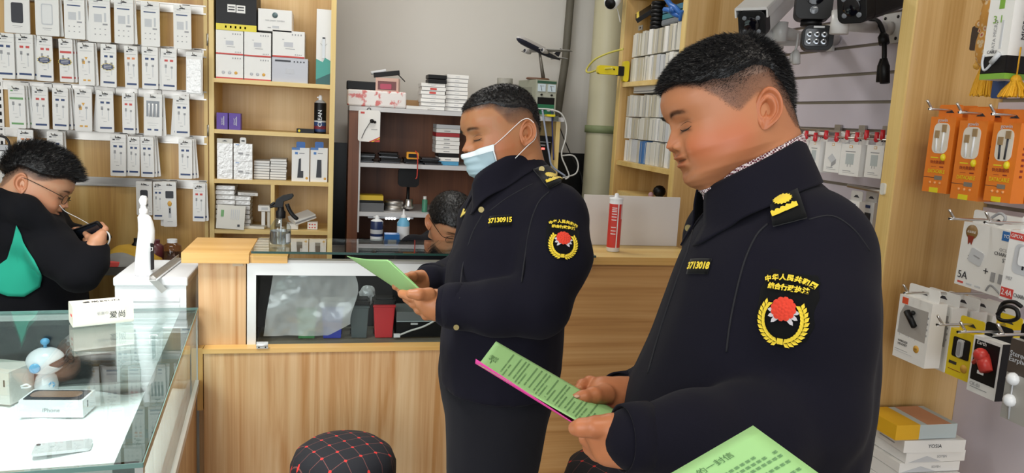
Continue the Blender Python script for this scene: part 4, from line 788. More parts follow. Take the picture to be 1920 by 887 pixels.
def deco_chg(k):
    def f(m,w,h,d):
        if k==0: m.prism([(-.02,-.01),(0,-.022),(.02,-.008),(.0,.006)],(-.0008,0,-h*.45),.0012,LGREY,'X'); m.prism([(-.02,-.01),(0,-.022),(0,-.034),(-.02,-.022)],(-.0008,0,-h*.45),.0013,GREYP,'X')
        else: hb(m,w,h,.3,.7,.3,.64,mat('pale_adapter',srgb('#b4bcbc'),.5)); hb(m,w,h,.4,.42,.64,.72,GREYP); hb(m,w,h,.55,.57,.64,.72,GREYP); hb(m,w,h,.25,.75,.22,.25,GREYP)
        hb(m,w,h,.42,.58,.04,.12,GOLDP); hb(m,w,h,.44,.56,.055,.105,WHITE,.0003); hb(m,w,h,.2,.6,.84,.86,GREYP); hb(m,w,h,.2,.8,.90,.91,GREYP); sb(m,w,h,d,.4,.6,.3,.6,GREYP)
    return f
for i,(u0,u1,v0,v1) in enumerate([(1488,1512,262,320),(1515,1536,264,322),(1546,1575,266,323),(1575,1612,270,330),(1623,1655,272,334)]):
    y,w_,zt0,h0=facing(u0,u1,v0,v1,1.47); hangbox('charger_carton',(1.47,y,zt0),w_,h0,.05,WHITE,'white charger carton, %s from the officer under the red clips'%ORD[i],'carton',deco_chg(0 if i in(0,2) else 1),group='white charger cartons')
    m=MB(); m.tube([(1.47,y-w_*.35,zt0),(1.495,y,zb0-.008),(1.47,y+w_*.35,zt0)],.0012,LGREY,5); tag(wb(m,'hanging_string'),'pale string holding the %s white charger carton'%ORD[i],'string')
m=MB(); y0=P(1590,353,X=1.5).y; z0=P(1620,355,X=1.5).z; m.tube([(1.5,y0,z0+.004),(1.5,F3Y+.05,z0-.004)],.006,CHROME,8); m.b2((1.5,F3Y+.12,z0-.005),(RWX-.002,F3Y+.135,z0+.005),CHROME); tag(wb(m,'display_bar'),'lower chrome display bar beside the near wooden board','rail')
for i,(u,v0,v1) in enumerate([(1612,376,420),(1628,378,430),(1640,382,440)]):
    y,w_,zt0,h0=facing(u-13,u+11,v0,v1+60,1.50+.03*i)
    hangbox('plastic_pouch',(1.47+.05*i,y,zt0),w_,h0,.02,WHITE,'white and black pouch below the charger cartons, %s'%['nearest the officer','middle one','nearest the wooden board'][i],'pouch',lambda m,w,h,d:(hb(m,w,h,.2,.8,.18,.8,DARKP),hb(m,w,h,.3,.7,.05,.1,NAVY)),tabm=FOIL)
o=MB().rbox((0,0,0),(.006,.016,.03),.006,OFFW,'X').build('panel_bumper'); c=P(1643,352,X=FX); o.location=(FX-.004,F3Y+.03,c.z); tag(o,'small cream catch on the far side of the near wooden board','catch')
# orange cable boxes
ORA=mat('orange_card',srgb('#e07a22'),.4); ORB=mat('orange_side',srgb('#e07a22'),.4); DKR=mat('dark_red_print',srgb('#8a2f1c'),.5)
def deco_or(dark):
    def f(m,w,h,d):
        m.rbox((-.0006,0,-h*.28),(.0012,w*.62,h*.40),.014,mat('clear_window',srgb('#dcd3c4'),.15),'X')
        c=DARKP if dark else WHITE2
        for s,l in((-.12,.10),(.14,.18)):
            m.b2((-.0035,s*w-.006,-h*(.10+l)),(-.001,s*w+.006,-h*(l)),mat('plug_gold',srgb('#b49a74'),.3,.6)); m.tube([(-.002,s*w,-h*(.10+l)),(-.002,s*w*.8,-h*.46)],.0022,c,6)
        ftext(m,'gowin',.012,LGREY,0,-h*.045)
        m.sphere((-.0006,-w*.2,-h*.53),.007,YELLOW,8,rz=.009); hb(m,w,h,.2,.5,.53,.545,YELLOW)
        ftext(m,'快充数据线',.0085,DKR,0,-h*.60); hb(m,w,h,.25,.45,.655,.66,DKR); hb(m,w,h,.6,.75,.65,.665,DKR)
        ftext(m,'DATACABLE',.0125,YELLOW,0,-h*.72,sq=.72); hb(m,w,h,0,.45,.80,.806,DARKP); hb(m,w,h,.45,.75,.775,.83,mat('plug_grey',srgb('#7d7468'),.4))
        for i in range(3): m.sphere((-.0004,w*(.2-.2*i),-h*.87),.0035,mat('pale_orange',srgb('#e8a060'),.5),6)
        hb(m,w,h,.3,.65,.935,1.0,YELLOW)
        for i in range(6): sb(m,w,h,d,.4,.6,.30+.07*i,.33+.07*i,DKR)
    return f
orz=[(1737,1784,219,362,3,0),(1790,1843,226,376,3,0),(1853,1905,230,380,3,1)]
for i,(u0,u1,v0,v1,n,dk) in enumerate(orz):
    y,w_,zt0,h0=facing(u0,u1,v0,v1,1.40)
    w_*=.94
    for k in range(n):
        hangbox('cable_box',(1.40+.042*k,y,zt0),w_,h0,.036,ORA,'orange data cable box, %s column from the board, %s'%(ORD[i],['front one','second back','third back'][k]),'cable box',deco_or(dk) if k==0 else None,group='orange data cable boxes',sway=.05)
    peg(y,zt0+.016,1.36,'chrome hook through the tabs of orange boxes, %s from the board'%ORD[i])
# white charger set cartons
def deco_5a(m,w,h,d):
    m.lathe([(.0,-.0012),(.016,-.001),(.0165,0)],(0,w*.32,-h*.14),mat('bronze',srgb('#8a6a3c'),.4),'X',16,cap=False); m.prism([(-.009,0),(-.004,-.02),(.0,-.014),(.005,-.02),(.009,0)],(-.0006,w*.32,-h*.20),.001,DKR,'X'); ftext(m,'正品保证',.006,WHITE,w*.32,-h*.14)
    m.M=Matrix.Translation((0,w*.16,-h*.50))@Matrix.Rotation(.25,4,'X'); m.rbox((-.0012,0,0),(.0024,w*.25,h*.22),.005,LGREY,'X'); m.b2((-.003,-w*.08,0),(-.0022,w*.04,h*.02),GREYP); m.M=Matrix.Identity(4)
    for q in(0,1): hb(m,w,h,.18,.24,.50+.05*q,.515+.05*q,GREYP)
    ftext(m,'5A',.024,DARKP,w*.36,-h*.83); ftext(m,'+',.026,DARKP,-w*.06,-h*.68)
    hb(m,w,h,.74,1,.02,.16,BLUEP); ftext(m,'YOSIA',.0105,WHITE,-w*.37,-h*.09); ftext(m,'QC3.0',.009,GREYP,-w*.32,-h*.30); ftext(m,'CHARGER',.0105,DARKP,-w*.32,-h*.37); ftext(m,'STE',.012,DARKP,-w*.38,-h*.45)
    m.tube(smoothpath([(-.001,-w*.12,-h*.96),(-.001,-w*.18,-h*.86),(-.001,-w*.30,-h*.90),(-.001,-w*.42,-h*.98)],4),.002,GREYP,5)
    for s in(.2,.34): m.b2((-.002,-w*s-.005,-h*.80),(0,-w*s+.005,-h*.66),GREYP); 
    for s in range(3): hb(m,w,h,.06+.17*s,.17+.17*s,.93,.96,REDP if s==0 else LGREY)
y,w_,zt0,h0=facing(1798,1902,424,550,1.40)
hangbox('charger_set_box',(1.40,y,zt0),w_,h0,.035,WHITE,'wide white charger set box marked 5A hanging below the orange boxes','box',deco_5a,tabm=WHITE,lean=.03)
hangbox('charger_set_box',(1.44,y-.01,zt0-.004),w_,h0,.035,WHITE,'white charger set box hanging right behind the one marked 5A','box',None,tabm=WHITE,lean=.02)
peg(y+.0,zt0+.015,1.30,'long chrome hook above the box marked 5A')
def deco_24(m,w,h,d):
    hb(m,w,h,.02,.40,.03,.13,REDP); ftext(m,'GPOX',.010,WHITE,w*.30,-h*.08); m.rbox((-.0006,-w*.1,-h*.38),(.0012,w*.8,h*.42),.012,LGREY,'X'); m.rbox((-.003,-w*.12,-h*.33),(.006,w*.5,h*.26),.006,WHITE2,'X'); hb(m,w,h,.45,.5,.46,.52,DARKP,.001); hb(m,w,h,.58,.63,.46,.52,DARKP,.001)
    ftext(m,'P07',.010,GREYP,w*.32,-h*.68); hb(m,w,h,.02,.34,.82,.96,REDP); ftext(m,'2.4A',.017,WHITE,w*.32,-h*.89,sq=.8); ftext(m,'CHARGER',.011,DARKP,-w*.08,-h*.89,sq=.8)
y,w_,zt0,h0=facing(1884,1962,436,575,1.33)
hangbox('charger_set_box',(1.33,y,zt0),w_,h0,.04,WHITE,'white charger box with red 2.4A mark at the right edge','box',deco_24,lean=.03)
peg(y+.03,zt0+.016,1.26,'chrome hook above the box with the red 2.4A mark')
# headset boxes
def deco_hs(m,w,h,d):
    m.prism([(-w*.42,-h*.12),(w*.42,-h*.10),(w*.42,h*.2),(w*.3,h*.36),(-w*.42,h*.36)],(-.0004,0,-h*.5),.001,mat('window_grey',srgb('#a7a39e'),.2),'X')
    hb(m,w,h,.1,.28,.03,.13,mat('logo_orange',srgb('#d8512c'),.5)); 
    m.tube([(-.004,w*.18,-h*.23),(-.006,-w*.12,-h*.42)],[.008,.007],BLACK,10); m.sphere((-.006,-w*.02,-h*.22),.006,BLACK,8)
    for i in range(12): hb(m,w,h,.06+.07*i,.08+.07*i,.56,.60+.04*math.sin(i*1.7),LGREY)
    ftext(m,'WIRELESS',.0075,DARKP,w*.22,-h*.72); ftext(m,'HEADSET',.0075,DARKP,w*.22,-h*.77); m.lathe([(.0,-.0009),(.009,-.0008),(.0092,0)],(0,-w*.2,-h*.76),GOLDP,'X',12,cap=False); ftext(m,'4.2',.006,DARKP,-w*.2,-h*.76,x=-.0014)
    for i in range(4): hb(m,w,h,.88,.95,.22+.09*i,.25+.09*i,GREYP)
    hb(m,w,h,.05,.45,.86,.865,GREYP); hb(m,w,h,.05,.6,.89,.895,LGREY)
for k in range(5):
    X_=1.36+.05*k; y,w_,zt0,h0=facing(1679+k*2,1742+k*2,558,682,1.36)
    hangbox('headset_box',(X_,y-.004*k,zt0-.022*k*.4),w_,h0,.042,WHITE,'white wireless headset box, %s'%['front of its row beside the wooden board','second in its row','third in its row','fourth in its row','last in its row against the panel'][k],'box',deco_hs,group='white wireless headset boxes')
peg(y,zt0+.014,1.32,'chrome hook through the white headset box tabs')
YC2=mat('yellow_card_bright',srgb('#dfc31e'),.45)
def deco_y(m,w,h,d):
    m.rbox((-.0006,0,-h*.36),(.0012,w*.66,h*.42),.004,BLACK,'X'); m.rbox((-.0035,w*.0,-h*.36),(.005,w*.2,h*.38),.008,LGREY,'X'); m.rbox((-.0065,0,-h*.36),(.002,w*.12,h*.3),.006,GREYP,'X'); ftext(m,'4.1+EDR',.005,WHITE,-w*.0,-h*.19,x=-.0018)
    hb(m,w,h,.1,.4,.68,.74,DARKP); m.lathe([(.0,-.0009),(.009,-.0008),(.0092,0)],(0,-w*.2,-h*.76),GOLDP,'X',12,cap=False); hb(m,w,h,.1,.6,.85,.86,DKR)
for k in range(2):
    y,w_,zt0,h0=facing(1776,1826,620,712,1.33); hangbox('headset_box',(1.33+.085*k,y-.01*k,zt0+.01*k),w_,h0,.04,YC2,['yellow headset box with a black window in front of the white ones','yellow headset box behind the front yellow one'][k],'box',deco_y)
peg(y,zt0+.016,1.27,'chrome hook through the yellow box tab')
def deco_red(m,w,h,d):
    hb(m,w,h,.07,.93,.06,.78,BLACK); m.tube([(-.004,w*.05,-h*.30),(-.010,-w*.22,-h*.52)],[.014,.012],mat('red_headset',srgb('#c63a32'),.35),14); m.tube([(-.006,w*.08,-h*.32),(-.004,w*.34,-h*.48)],[.007,.004],mat('red_headset',(0,0,0)),8); m.sphere((-.010,w*.04,-h*.28),.014,mat('red_headset',(0,0,0)),12)
    ftext(m,'Earth',.011,WHITE,w*.18,-h*.1,x=-.0016); hb(m,w,h,.3,.52,.58,.64,WHITE,.001); ftext(m,'CK-01',.010,GREYP,w*.22,-h*.85); hb(m,w,h,.1,.7,.9,.91,GREYP)
    sb(m,w,h,d,0,1,0,1,BLACK)
    for i in range(4): sb(m,w,h,d,.4,.6,.6+.08*i,.63+.08*i,LGREY) if False else m.b2((d*.4,-w/2-.0012,-h*(.63+.08*i)),(d*.6,-w/2-.0006,-h*(.6+.08*i)),LGREY)
y,w_,zt0,h0=facing(1818,1874,634,745,1.27); hangbox('headset_box',(1.27,y,zt0),w_,h0,.045,WHITE,'black and white box picturing a red earpiece','box',deco_red,tabm=BLACK)
peg(y,zt0+.016,1.21,'chrome hook above the box with the red earpiece')
def deco_ear(m,w,h,d):
    hb(m,w,h,0,1,0,.42,mat('earphone_dark',srgb('#4a4038'),.5)); ftext(m,'Stereo',.013,LGREY,w*.22,-h*.18); ftext(m,'Earphone',.013,LGREY,w*.12,-h*.25)
    for z in(.48,.75): m.sphere((-.002,w*.25,-h*z),.012,WHITE2,12); m.tube([(-.002,w*.25,-h*z),(-.002,w*.2,-h*.98)],.0015,LGREY,5)
y,w_,zt0,h0=facing(1884,1950,640,800,1.20); hangbox('earphone_box',(1.20,y,zt0),w_,h0,.03,mat('grey_white_card',srgb('#a8a49c'),.4),'grey stereo earphone box at the right edge beside the red earpiece box','box',deco_ear,tabm=BLACK)
peg(y,zt0+.016,1.14,'chrome hook above the grey stereo earphone box')
cable('coiled_cable',[(1870,590,1.30),(1885,575,1.3),(1905,580,1.3),(1908,596,1.3),(1890,602,1.3),(1872,596,1.3),(1880,570,1.31),(1900,566,1.31),(1915,575,1.31)],.004,BLACK,'coiled black cable hanging above the red earpiece box',X=1.3)
cable('coiled_cable',[(1860,408,1.33),(1875,400,1.33),(1885,408,1.33),(1878,420,1.33),(1862,416,1.33)],.003,GREYP,'small grey wire ring on the hook over the 5A box',X=1.33)
# tall 3.1 cable box, floral charm and tassels
def deco_31(m,w,h,d):
    hb(m,w,h,0,1,.80,.95,BLACK); hb(m,w,h,0,1,.945,1,mat('lime_print',srgb('#79a83a'),.5)); hb(m,w,h,.42,.62,.30,.40,mat('lime_print',(0,0,0)))
    ftext(m,'3.1',.020,mat('lime_print',(0,0,0)),w*.05,-h*.49); ftext(m,'DATA MICRO',.010,GREYP,w*.10,-h*.63,vert=True); ftext(m,'CABLE',.008,DARKP,w*.12,-h*.765); hb(m,w,h,.62,.7,.5,.74,LGREY)
    m.tube(smoothpath([(-.002,w*.42,-h*.78),(-.002,w*.44,-h*.86),(-.002,w*.30,-h*.92),(-.002,w*.0,-h*.85),(-.002,-w*.22,-h*.78)],4),.0025,LGREY,6); m.tube([(-.003,w*.05,-h*.86),(-.003,-w*.24,-h*.78)],.005,LGREY,8)
    sb(m,w,h,d,0,1,.80,.95,BLACK); sb(m,w,h,d,0,1,.945,1,mat('lime_print',(0,0,0))); m.text('MICRO',.016,DARKP,face((d*.5,-w/2-.0012,-h*.55),(0,0,1),(-1,0,0)))
y,w_,zt0,h0=facing(1852,1898,-70,148,1.22); hangbox('tall_cable_box',(1.22,y,zt0),w_,h0,.06,WHITE,'tall white, black and green cable box marked 3.1 in the upper right','box',deco_31,tab=True)
hangbox('tall_cable_box',(1.22,y-w_-.05,zt0),w_,h0,.06,WHITE,'tall white, black and green cable box at the very right edge','box',deco_31,tab=True)
peg(y,zt0+.014,1.17,'chrome hook above the tall box marked 3.1'); peg(y-w_-.05,zt0+.014,1.17,'chrome hook above the tall box at the very right edge')
flor=mat('floral_cloth',srgb('#c98a3a'),.7); nt=flor.node_tree; n=nt.nodes.new('ShaderNodeTexVoronoi'); n.inputs['Scale'].default_value=75; cr=nt.nodes.new('ShaderNodeValToRGB'); e=cr.color_ramp.elements; e[0].position=.15; e[0].color=(*srgb('#a8342a'),1); e[1].position=.5; e[1].color=(*srgb('#c98f3c'),1); q=e.new(.32); q.color=(*srgb('#d8c6a0'),1)
tc=nt.nodes.new('ShaderNodeTexCoord'); nt.links.new(tc.outputs['Object'],n.inputs['Vector']); nt.links.new(n.outputs['Distance'],cr.inputs[0]); nt.links.new(cr.outputs[0],nt.nodes['Principled BSDF'].inputs['Base Color'])
c=P(1850,60,X=1.32); rt=thing('lucky_charm',c,'orange floral cloth charm with a beaded string beside the tall cable box','ornament'); S=c
L_=lambda u,v:P(u,v,X=1.32)-S
for (u,v,rz,ry) in ((1860,30,.05,.026),(1850,85,.045,.024),(1862,-20,.04,.024)): MB().sphere(L_(u,v),.018,flor,18,rz=rz,ry=ry).build('cloth_lobe',rt)
m=MB(); m.tube(smoothpath([L_(1836,45),(L_(1846,50)),L_(1842,62)],4),.01,flor,8); m.build('bow',rt); m=MB(); m.rbox(L_(1832,72),(.012,.022,.05),.005,mat('dark_charm',srgb('#3a2a22'),.4),'X'); m.build('plaque',rt)
m=MB(); 
for i in range(9): m.sphere(L_(1832,92+i*4.5),.0035 if i!=7 else .008,GOLDP,8)
m.build('bead_string',rt)
TAS=mat('yellow_tassel',srgb('#e0a313'),.6,bump=(200,1,.002))
for nm,u,v0,v1,X_,lab in (('tassel',1850,115,180,1.30,'yellow tassel hanging left under the tall cable box'),('tassel',1905,150,182,1.24,'yellow tassel hanging at the right edge under the tall cable boxes')):
    a=P(u,v0,X=X_); b_=P(u+2,v1,X=X_); m=MB(); n=60
    for i in range(n):
        an=2*PI*i/n; r0=.006; r1=.018 if u<1900 else .022; rr=random.uniform(.5,1)
        m.tube([(r0*math.cos(an),r0*math.sin(an),0),(r1*.7*math.cos(an)*rr,r1*math.sin(an)*rr*1.2,-(a.z-b_.z)*.6),(r1*math.cos(an)*rr,r1*1.5*math.sin(an)*rr,-(a.z-b_.z)*random.uniform(.95,1.02))],[.0022,.0022,.0022],TAS,4,cap=False)
    m.sphere((0,0,0),.010,TAS,10); m.tube([(0,0,0),(0,0,.06)],.0015,TAS,5); o=m.build(nm); o.location=a; tag(o,lab,'tassel')
o=MB().rbox((0,0,0),(.012,.03,.04),.004,NAVY,'X').build('navy_tab'); c=P(1876,165,X=1.27); o.location=c; tag(o,'small dark navy block between the two yellow tassels','ornament')
# stack of slim boxes on the low ledge
YL=F3Y-.14; zs0=P(1750,890,Y=YL).z-.10
rt=thing('low_ledge',(1.5,.95,0),'low wooden ledge unit under the hanging goods, near the board','ledge')
wb(MB().b2((FX+.06,.25,zs0-.02),(RWX-.001,F3Y-.001,zs0),EDGEH),'ledge_top',rt); wb(MB().b2((FX+.08,.27,0),(RWX-.001,F3Y-.003,zs0-.02),FINW),'ledge_body',rt)
st=[('yellow and pale blue box with a yellow end',805,782,1652,1795,'y'),('white box lettered on its long side, under the yellow-ended one',831,812,1665,1808,'a'),('white box with a grey wedge, third from the top',851,832,1668,1806,'b'),('white box with a grey wedge, fourth from the top',864,850,1668,1811,'b'),('white box with a black flap patch, fifth from the top',886,864,1670,1808,'c'),('white box with a black flap patch, sixth from the top',908,888,1668,1806,'c'),('white box, seventh from the top of the stack',930,910,1668,1808,'a')]
bx=P(1700,830,Y=YL).x; ex=P(1807,830,Y=YL).x; zc=zs0+.001; hs=[]
zz=[P(1750,v,Y=YL).z for v in(800,822,845,860,878,898,918)]
tot=P(1750,784,Y=YL).z-zc; fr=[.024,.020,.018,.016,.022,.022,.022]; sc=tot/sum(fr); sc=max(.8,min(1.6,sc))
for i in range(6,-1,-1):
    lab,_,_,_,_,k=st[i]; h=fr[i]*sc; L=(ex-bx)*random.uniform(.98,1.04); D=.12; m=MB(); m.b2((-L/2,-D/2,0),(L/2,D/2,h*.97),WHITE if k!='y' else mat('pale_blue_card',srgb('#b9c4c4'),.5))
    if k=='y': m.b2((-L/2-.0006,-D/2-.0006,-.0003),(-L*.12-.0,D/2+.0006,h*.99),mat('yellow_end',srgb('#dca81e'),.45)); m.b2((0,-D/2,h*.97),(L*.4,D/2,h*.98),mat('peach_print',srgb('#c98f6c'),.5))
    elif k=='a': m.text('YOSIA',h*.42,DARKP,face((0,-D/2-.0006,h*.5),(1,0,0),(0,0,1))); m.b2((-L/2-.0006,-D*.2,h*.3),(-L/2,D*.3,h*.4),GREYP)
    elif k=='b': m.prism([(-L*.46,-h*.45),(L*.1,-h*.45),(-L*.15,h*.1)],(0,-D/2-.0003,h*.5),.0008,LGREY,'Y'); m.text('SOYEN',h*.32,GREYP,face((L*.1,-D/2-.0008,h*.5),(1,0,0),(0,0,1)))
    else: m.rbox((L*.12,-D/2-.0003,h*.78),(L*.36,.0008,h*.36),.004,BLACK,'Y'); [m.b2((L*(.0+.1*j),-D/2-.0006,h*.25),(L*(.04+.1*j),-D/2,h*.42),GREYP) for j in range(4)]
    o=m.build('slim_carton',bevel=.0012); o.location=((bx+ex)/2+(-.03 if i==0 else random.uniform(-.008,.008)),YL+D/2-.005+random.uniform(-.006,.006),zc); o.rotation_euler=(0,0,random.uniform(-.05,.03)-.02); zc+=h+.0006
    tag(o,lab if len(lab.split())>4 else lab+' on the low stack','carton')
# ---------------------------------------------------------------- service counter
CYF=2.58; cxl=P(372,560,Y=CYF).x; cxp=P(461,560,Y=CYF).x; CT=1.08; cxr=1.345
lzb=P(600,648,Y=CYF).z
rt=thing('service_counter',((cxl+cxr)/2,CYF+.13,0),'long wooden service counter with a glazed display window in its front','counter')
wb(MB().b2((cxl,CYF,0),(cxp,CYF+.25,CT-.035),LAMV),'end_post',rt)
wb(MB().b2((.70,CYF,0),(cxr-.02,CYF+.25,CT-.028),LAMH),'front_board',rt)
wb(MB().b2((cxl-.045,CYF-.03,CT-.033),(cxp+.012,CYF+.27,CT),BAND),'ledge',rt)
wb(MB().b2((cxp+.012,CYF-.02,CT-.033),(cxp+.13,CYF+.27,CT-.010),BAND),'ledge_lip',rt)
m=MB(); m.b2((.72,CYF-.012,CT-.028),(cxr,CYF+.27,CT-.001),BAND); m.b2((.72,CYF-.010,CT-.0012),(cxr,CYF+.268,CT),EDGEH); wb(m,'worktop',rt)
wb(MB().b2((cxp+.0,CYF+.005,lzb-.02),(.70,CYF+.25,lzb-.002),BLACKM).b2((cxp,CYF+.24,lzb),(.70,CYF+.25,CT-.08),BLACKM),'display_floor',rt)
DS=mat('dusty_grey',srgb('#6f6c62'),.7,bump=(40,.5,.003)); wb(MB().b2((cxp+.03,CYF+.012,lzb-.001),(.69,CYF+.23,lzb+.001),DS),'dusty_liner',rt)
tz=P(560,492,Y=CYF).z; tz2=P(560,516,Y=CYF).z
AF=mat('pale_frame_metal',(0.74,0.74,0.72),.35,.35)
fr=MB(); fr.b2((cxp+.004,CYF-.004,tz2),(.70,CYF+.02,tz),AF); fr.b2((cxp+.004,CYF-.004,lzb),(P(480,570,Y=CYF).x,CYF+.02,tz2),AF); fr.b2((cxp+.004,CYF-.006,tz),(.70,CYF+.03,tz+.008),STEEL); wb(fr,'display_frame',rt)
GLS=glassmat('shop_glass',(.90,.95,.93))
wb(MB().b2((cxp+.02,CYF+.006,lzb),(.70,CYF+.011,tz2+.01),glassmat('window_pane',(.93,.95,.94),.30)),'display_glass',rt)
PYF=2.535; pl=P(382,700,Y=PYF).x; ptz=P(600,653,Y=PYF).z
wb(MB().b2((pl,PYF,.08),(.62,CYF-.001,ptz-.008),LAMV),'kick_board',rt); wb(MB().b2((pl-.002,PYF-.004,ptz-.012),(.62,CYF-.001,ptz+.003),BAND),'board_band',rt)
wb(MB().b2((P(368,660,Y=PYF).x,PYF+.01,P(372,772,Y=PYF).z),(pl-.004,CYF-.001,ptz+.003),BANDV),'side_band',rt)
c=P(492,648,Y=PYF); m=MB(); m.b2((c.x-.018,PYF-.007,c.z-.008),(c.x+.018,PYF-.003,c.z+.014),AF); m.cyl((c.x-.018,PYF-.008,c.z+.003),(c.x+.018,PYF-.008,c.z+.003),.004,AF,8)
for s in(-1,1): m.cyl((c.x+.01*s,PYF-.0085,c.z-.004),(c.x+.01*s,PYF-.006,c.z-.004),.0025,BLACK,6)
wb(m,'hinge',rt)
c=P(446,480,Y=CYF-.0); wb(MB().b2((c.x-.016,CYF-.002,CT-.047),(c.x+.016,CYF,CT-.036),mat('fixing_plate',srgb('#c9b497'),.5)),'fixing_plate',rt)
gx0=P(471,475,Y=2.555).x; gx1=P(1117,480,Y=2.555).x
gl=MB().b2((gx0,CYF-.03,CT+.001-.01),(.70,CYF+.255,CT-.001),GLS); 
o=wb(MB().b2((gx0,CYF-.03,CT+.0005),(gx1,CYF+.25,CT+.0075),GLS),'glass_top'); tag(o,'long clear glass sheet lying on the counter top','glass sheet')
m=MB(); e=mat('glass_edge',srgb('#27433d'),.15); m.b2((gx0,CYF-.0312,CT+.0003),(gx1,CYF-.0298,CT+.0077),e); m.b2((gx1-.001,CYF-.03,CT+.0004),(gx1+.0005,CYF+.25,CT+.0076),e); ob=wb(m,'polished_edge',o)
o=wb(MB().b2((P(1095,492,Y=CYF-.003).x,CYF-.004,P(1095,498,Y=CYF).z),(P(1108,490,Y=CYF-.003).x,CYF-.001,CT-.035),mat('paper_label',srgb('#cbbba6'),.6))if False else MB().rbox((P(1100,488,Y=CYF).x,CYF-.0155,CT-.030),(.03,.003,.032),.005,mat('paper_label',srgb('#bfb3a0'),.6),'Y'),'paper_label'); tag(o,'small pale paper tab stuck under the right end of the glass sheet','label')
# white board and sealant tube at the right
bx0=P(1092,420,Y=2.83).x; bx1=P(1271,420,Y=2.83).x; bz=P(1200,368,Y=2.83).z
o=wb(MB().b2((bx0,2.825,CT+.001),(bx1,2.835,bz),mat('white_board',srgb('#d3cdc8'),.5)),'white_sheet_board',bevel=.001); tag(o,'plain white panel standing upright on the counter behind the red tube','panel')
c=P(1143,468,Y=2.69); th=P(1148,372,Y=2.69).z-CT
rt=thing('sealant_tube',(P(1149,468,Y=2.69).x,2.69,CT+.001),'red and white sealant cartridge standing upright on the counter','sealant tube')
RT=mat('tube_red',srgb('#cf3a30'),.4); r=.0245
MB().lathe([(r*.9,0),(r,.003),(r,th-.004),(r*.9,th)],(0,0,0),WHITE2,n=28).build('tube_body',rt)
m=MB(); m.lathe([(r*1.01,.016),(r*1.01,th-.02)],(0,0,0),RT,n=28,cap=False)
for i,(z,w) in enumerate([(.07,.016),(.082,.018),(.096,.016),(.125,.016),(.137,.016),(.148,.018),(.158,.02),(.165,.02),(.172,.02)]): 
    z=z*th/.21; m.grid(lambda u,v:(r*1.025*math.sin(-.9+.75*u),-r*1.025*math.cos(-.9+.75*u),z+.003*v),6,2,WHITE2)
m.grid(lambda u,v:(r*1.025*math.sin(-.02+.16*u),-r*1.025*math.cos(-.02+.16*u),.016+(th-.036)*v),4,2,WHITE2)
m.grid(lambda u,v:(r*1.025*math.sin(.62+.2*u),-r*1.025*math.cos(.62+.2*u),th*.62+(th*.28)*v),4,2,WHITE2)
m.build('printed_wrap',rt); MB().lathe([(r*1.08,th-.004),(r*1.08,th+.002),(.008,th+.004),(.0075,th+.016),(.003,th+.019)],(0,0,0),WHITE2,n=24).build('nozzle_cap',rt)
# trigger spray bottle on the glass
bs=P(526,447,Y=2.70); bh=P(526,405,Y=2.70).z-(CT+.008)
rt=thing('trigger_spray_bottle',(bs.x,2.70,CT+.0085),'clear spray bottle with black trigger head standing on the counter glass','spray bottle')
LQ=glassmat('clear_bottle',(.80,.84,.85)); k=bh/.085
MB().lathe([(.030,0),(.0345,.004),(.0345,.045*k),(.034,.052*k),(.022,.07*k),(.013,.08*k),(.012,.088*k)],(0,0,0),LQ,n=32).build('bottle_body',rt)
m=MB(); m.lathe([(.0332,.003),(.0332,.040*k)],(0,0,0),mat('bottle_liquid',(.55,.58,.60),.05,trans=.9),n=32); m.build('liquid',rt)
m=MB(); m.lathe([(.0315,.006),(.0316,.042)],(0,0,0),mat('dark_label',srgb('#3a3f45'),.4),n=32,cap=False) if False else m.grid(lambda u,v:(.0349*math.sin(-2.0+.9*u),-.0349*math.cos(-2.0+.9*u),.008+.03*v),8,2,mat('dark_label',srgb('#23272e'),.4)); m.grid(lambda u,v:(.0349*math.sin(.6+.5*u),-.0349*math.cos(.6+.5*u),.008+.03*v),8,2,mat('pale_label',srgb('#c8ccd0'),.4)); m.build('bottle_label',rt)
z=.084*k; m=MB(); m.lathe([(.015,z-.006),(.016,z),(.016,z+.016),(.011,z+.02),(.010,z+.032)],(0,0,0),BLACK,n=20); m.build('collar',rt)
m=MB(); a=Matrix.Rotation(0,4,'Z'); m.prism([(-.022,-.012),(-.012,.016),(.010,.030),(.040,.036),(.044,.028),(.036,.018),(.012,.008),(.010,-.012)],(-.002,0,z+.042),.022,BLACK,'Y'); m.cyl((-.020,0,z+.046),(-.034,0,z+.034),.005,BLACK,10) ; m.cyl((-.022,0,z+.034),(-.036,0,z+.030),.0045,BLACK,10); m.build('spray_head',rt,bevel=.002)
m=MB(); m.tube(smoothpath([(.020,0,z+.042),(.028,0,z+.022),(.040,0,z+.004),(.056,0,z-.010)],4),[.007]*12+[.004],BLACK,10); m.build('trigger',rt); MB().tube([(0,0,.01),(.002,0,z)],.002,WHITE2,6).build('dip_tube',rt)
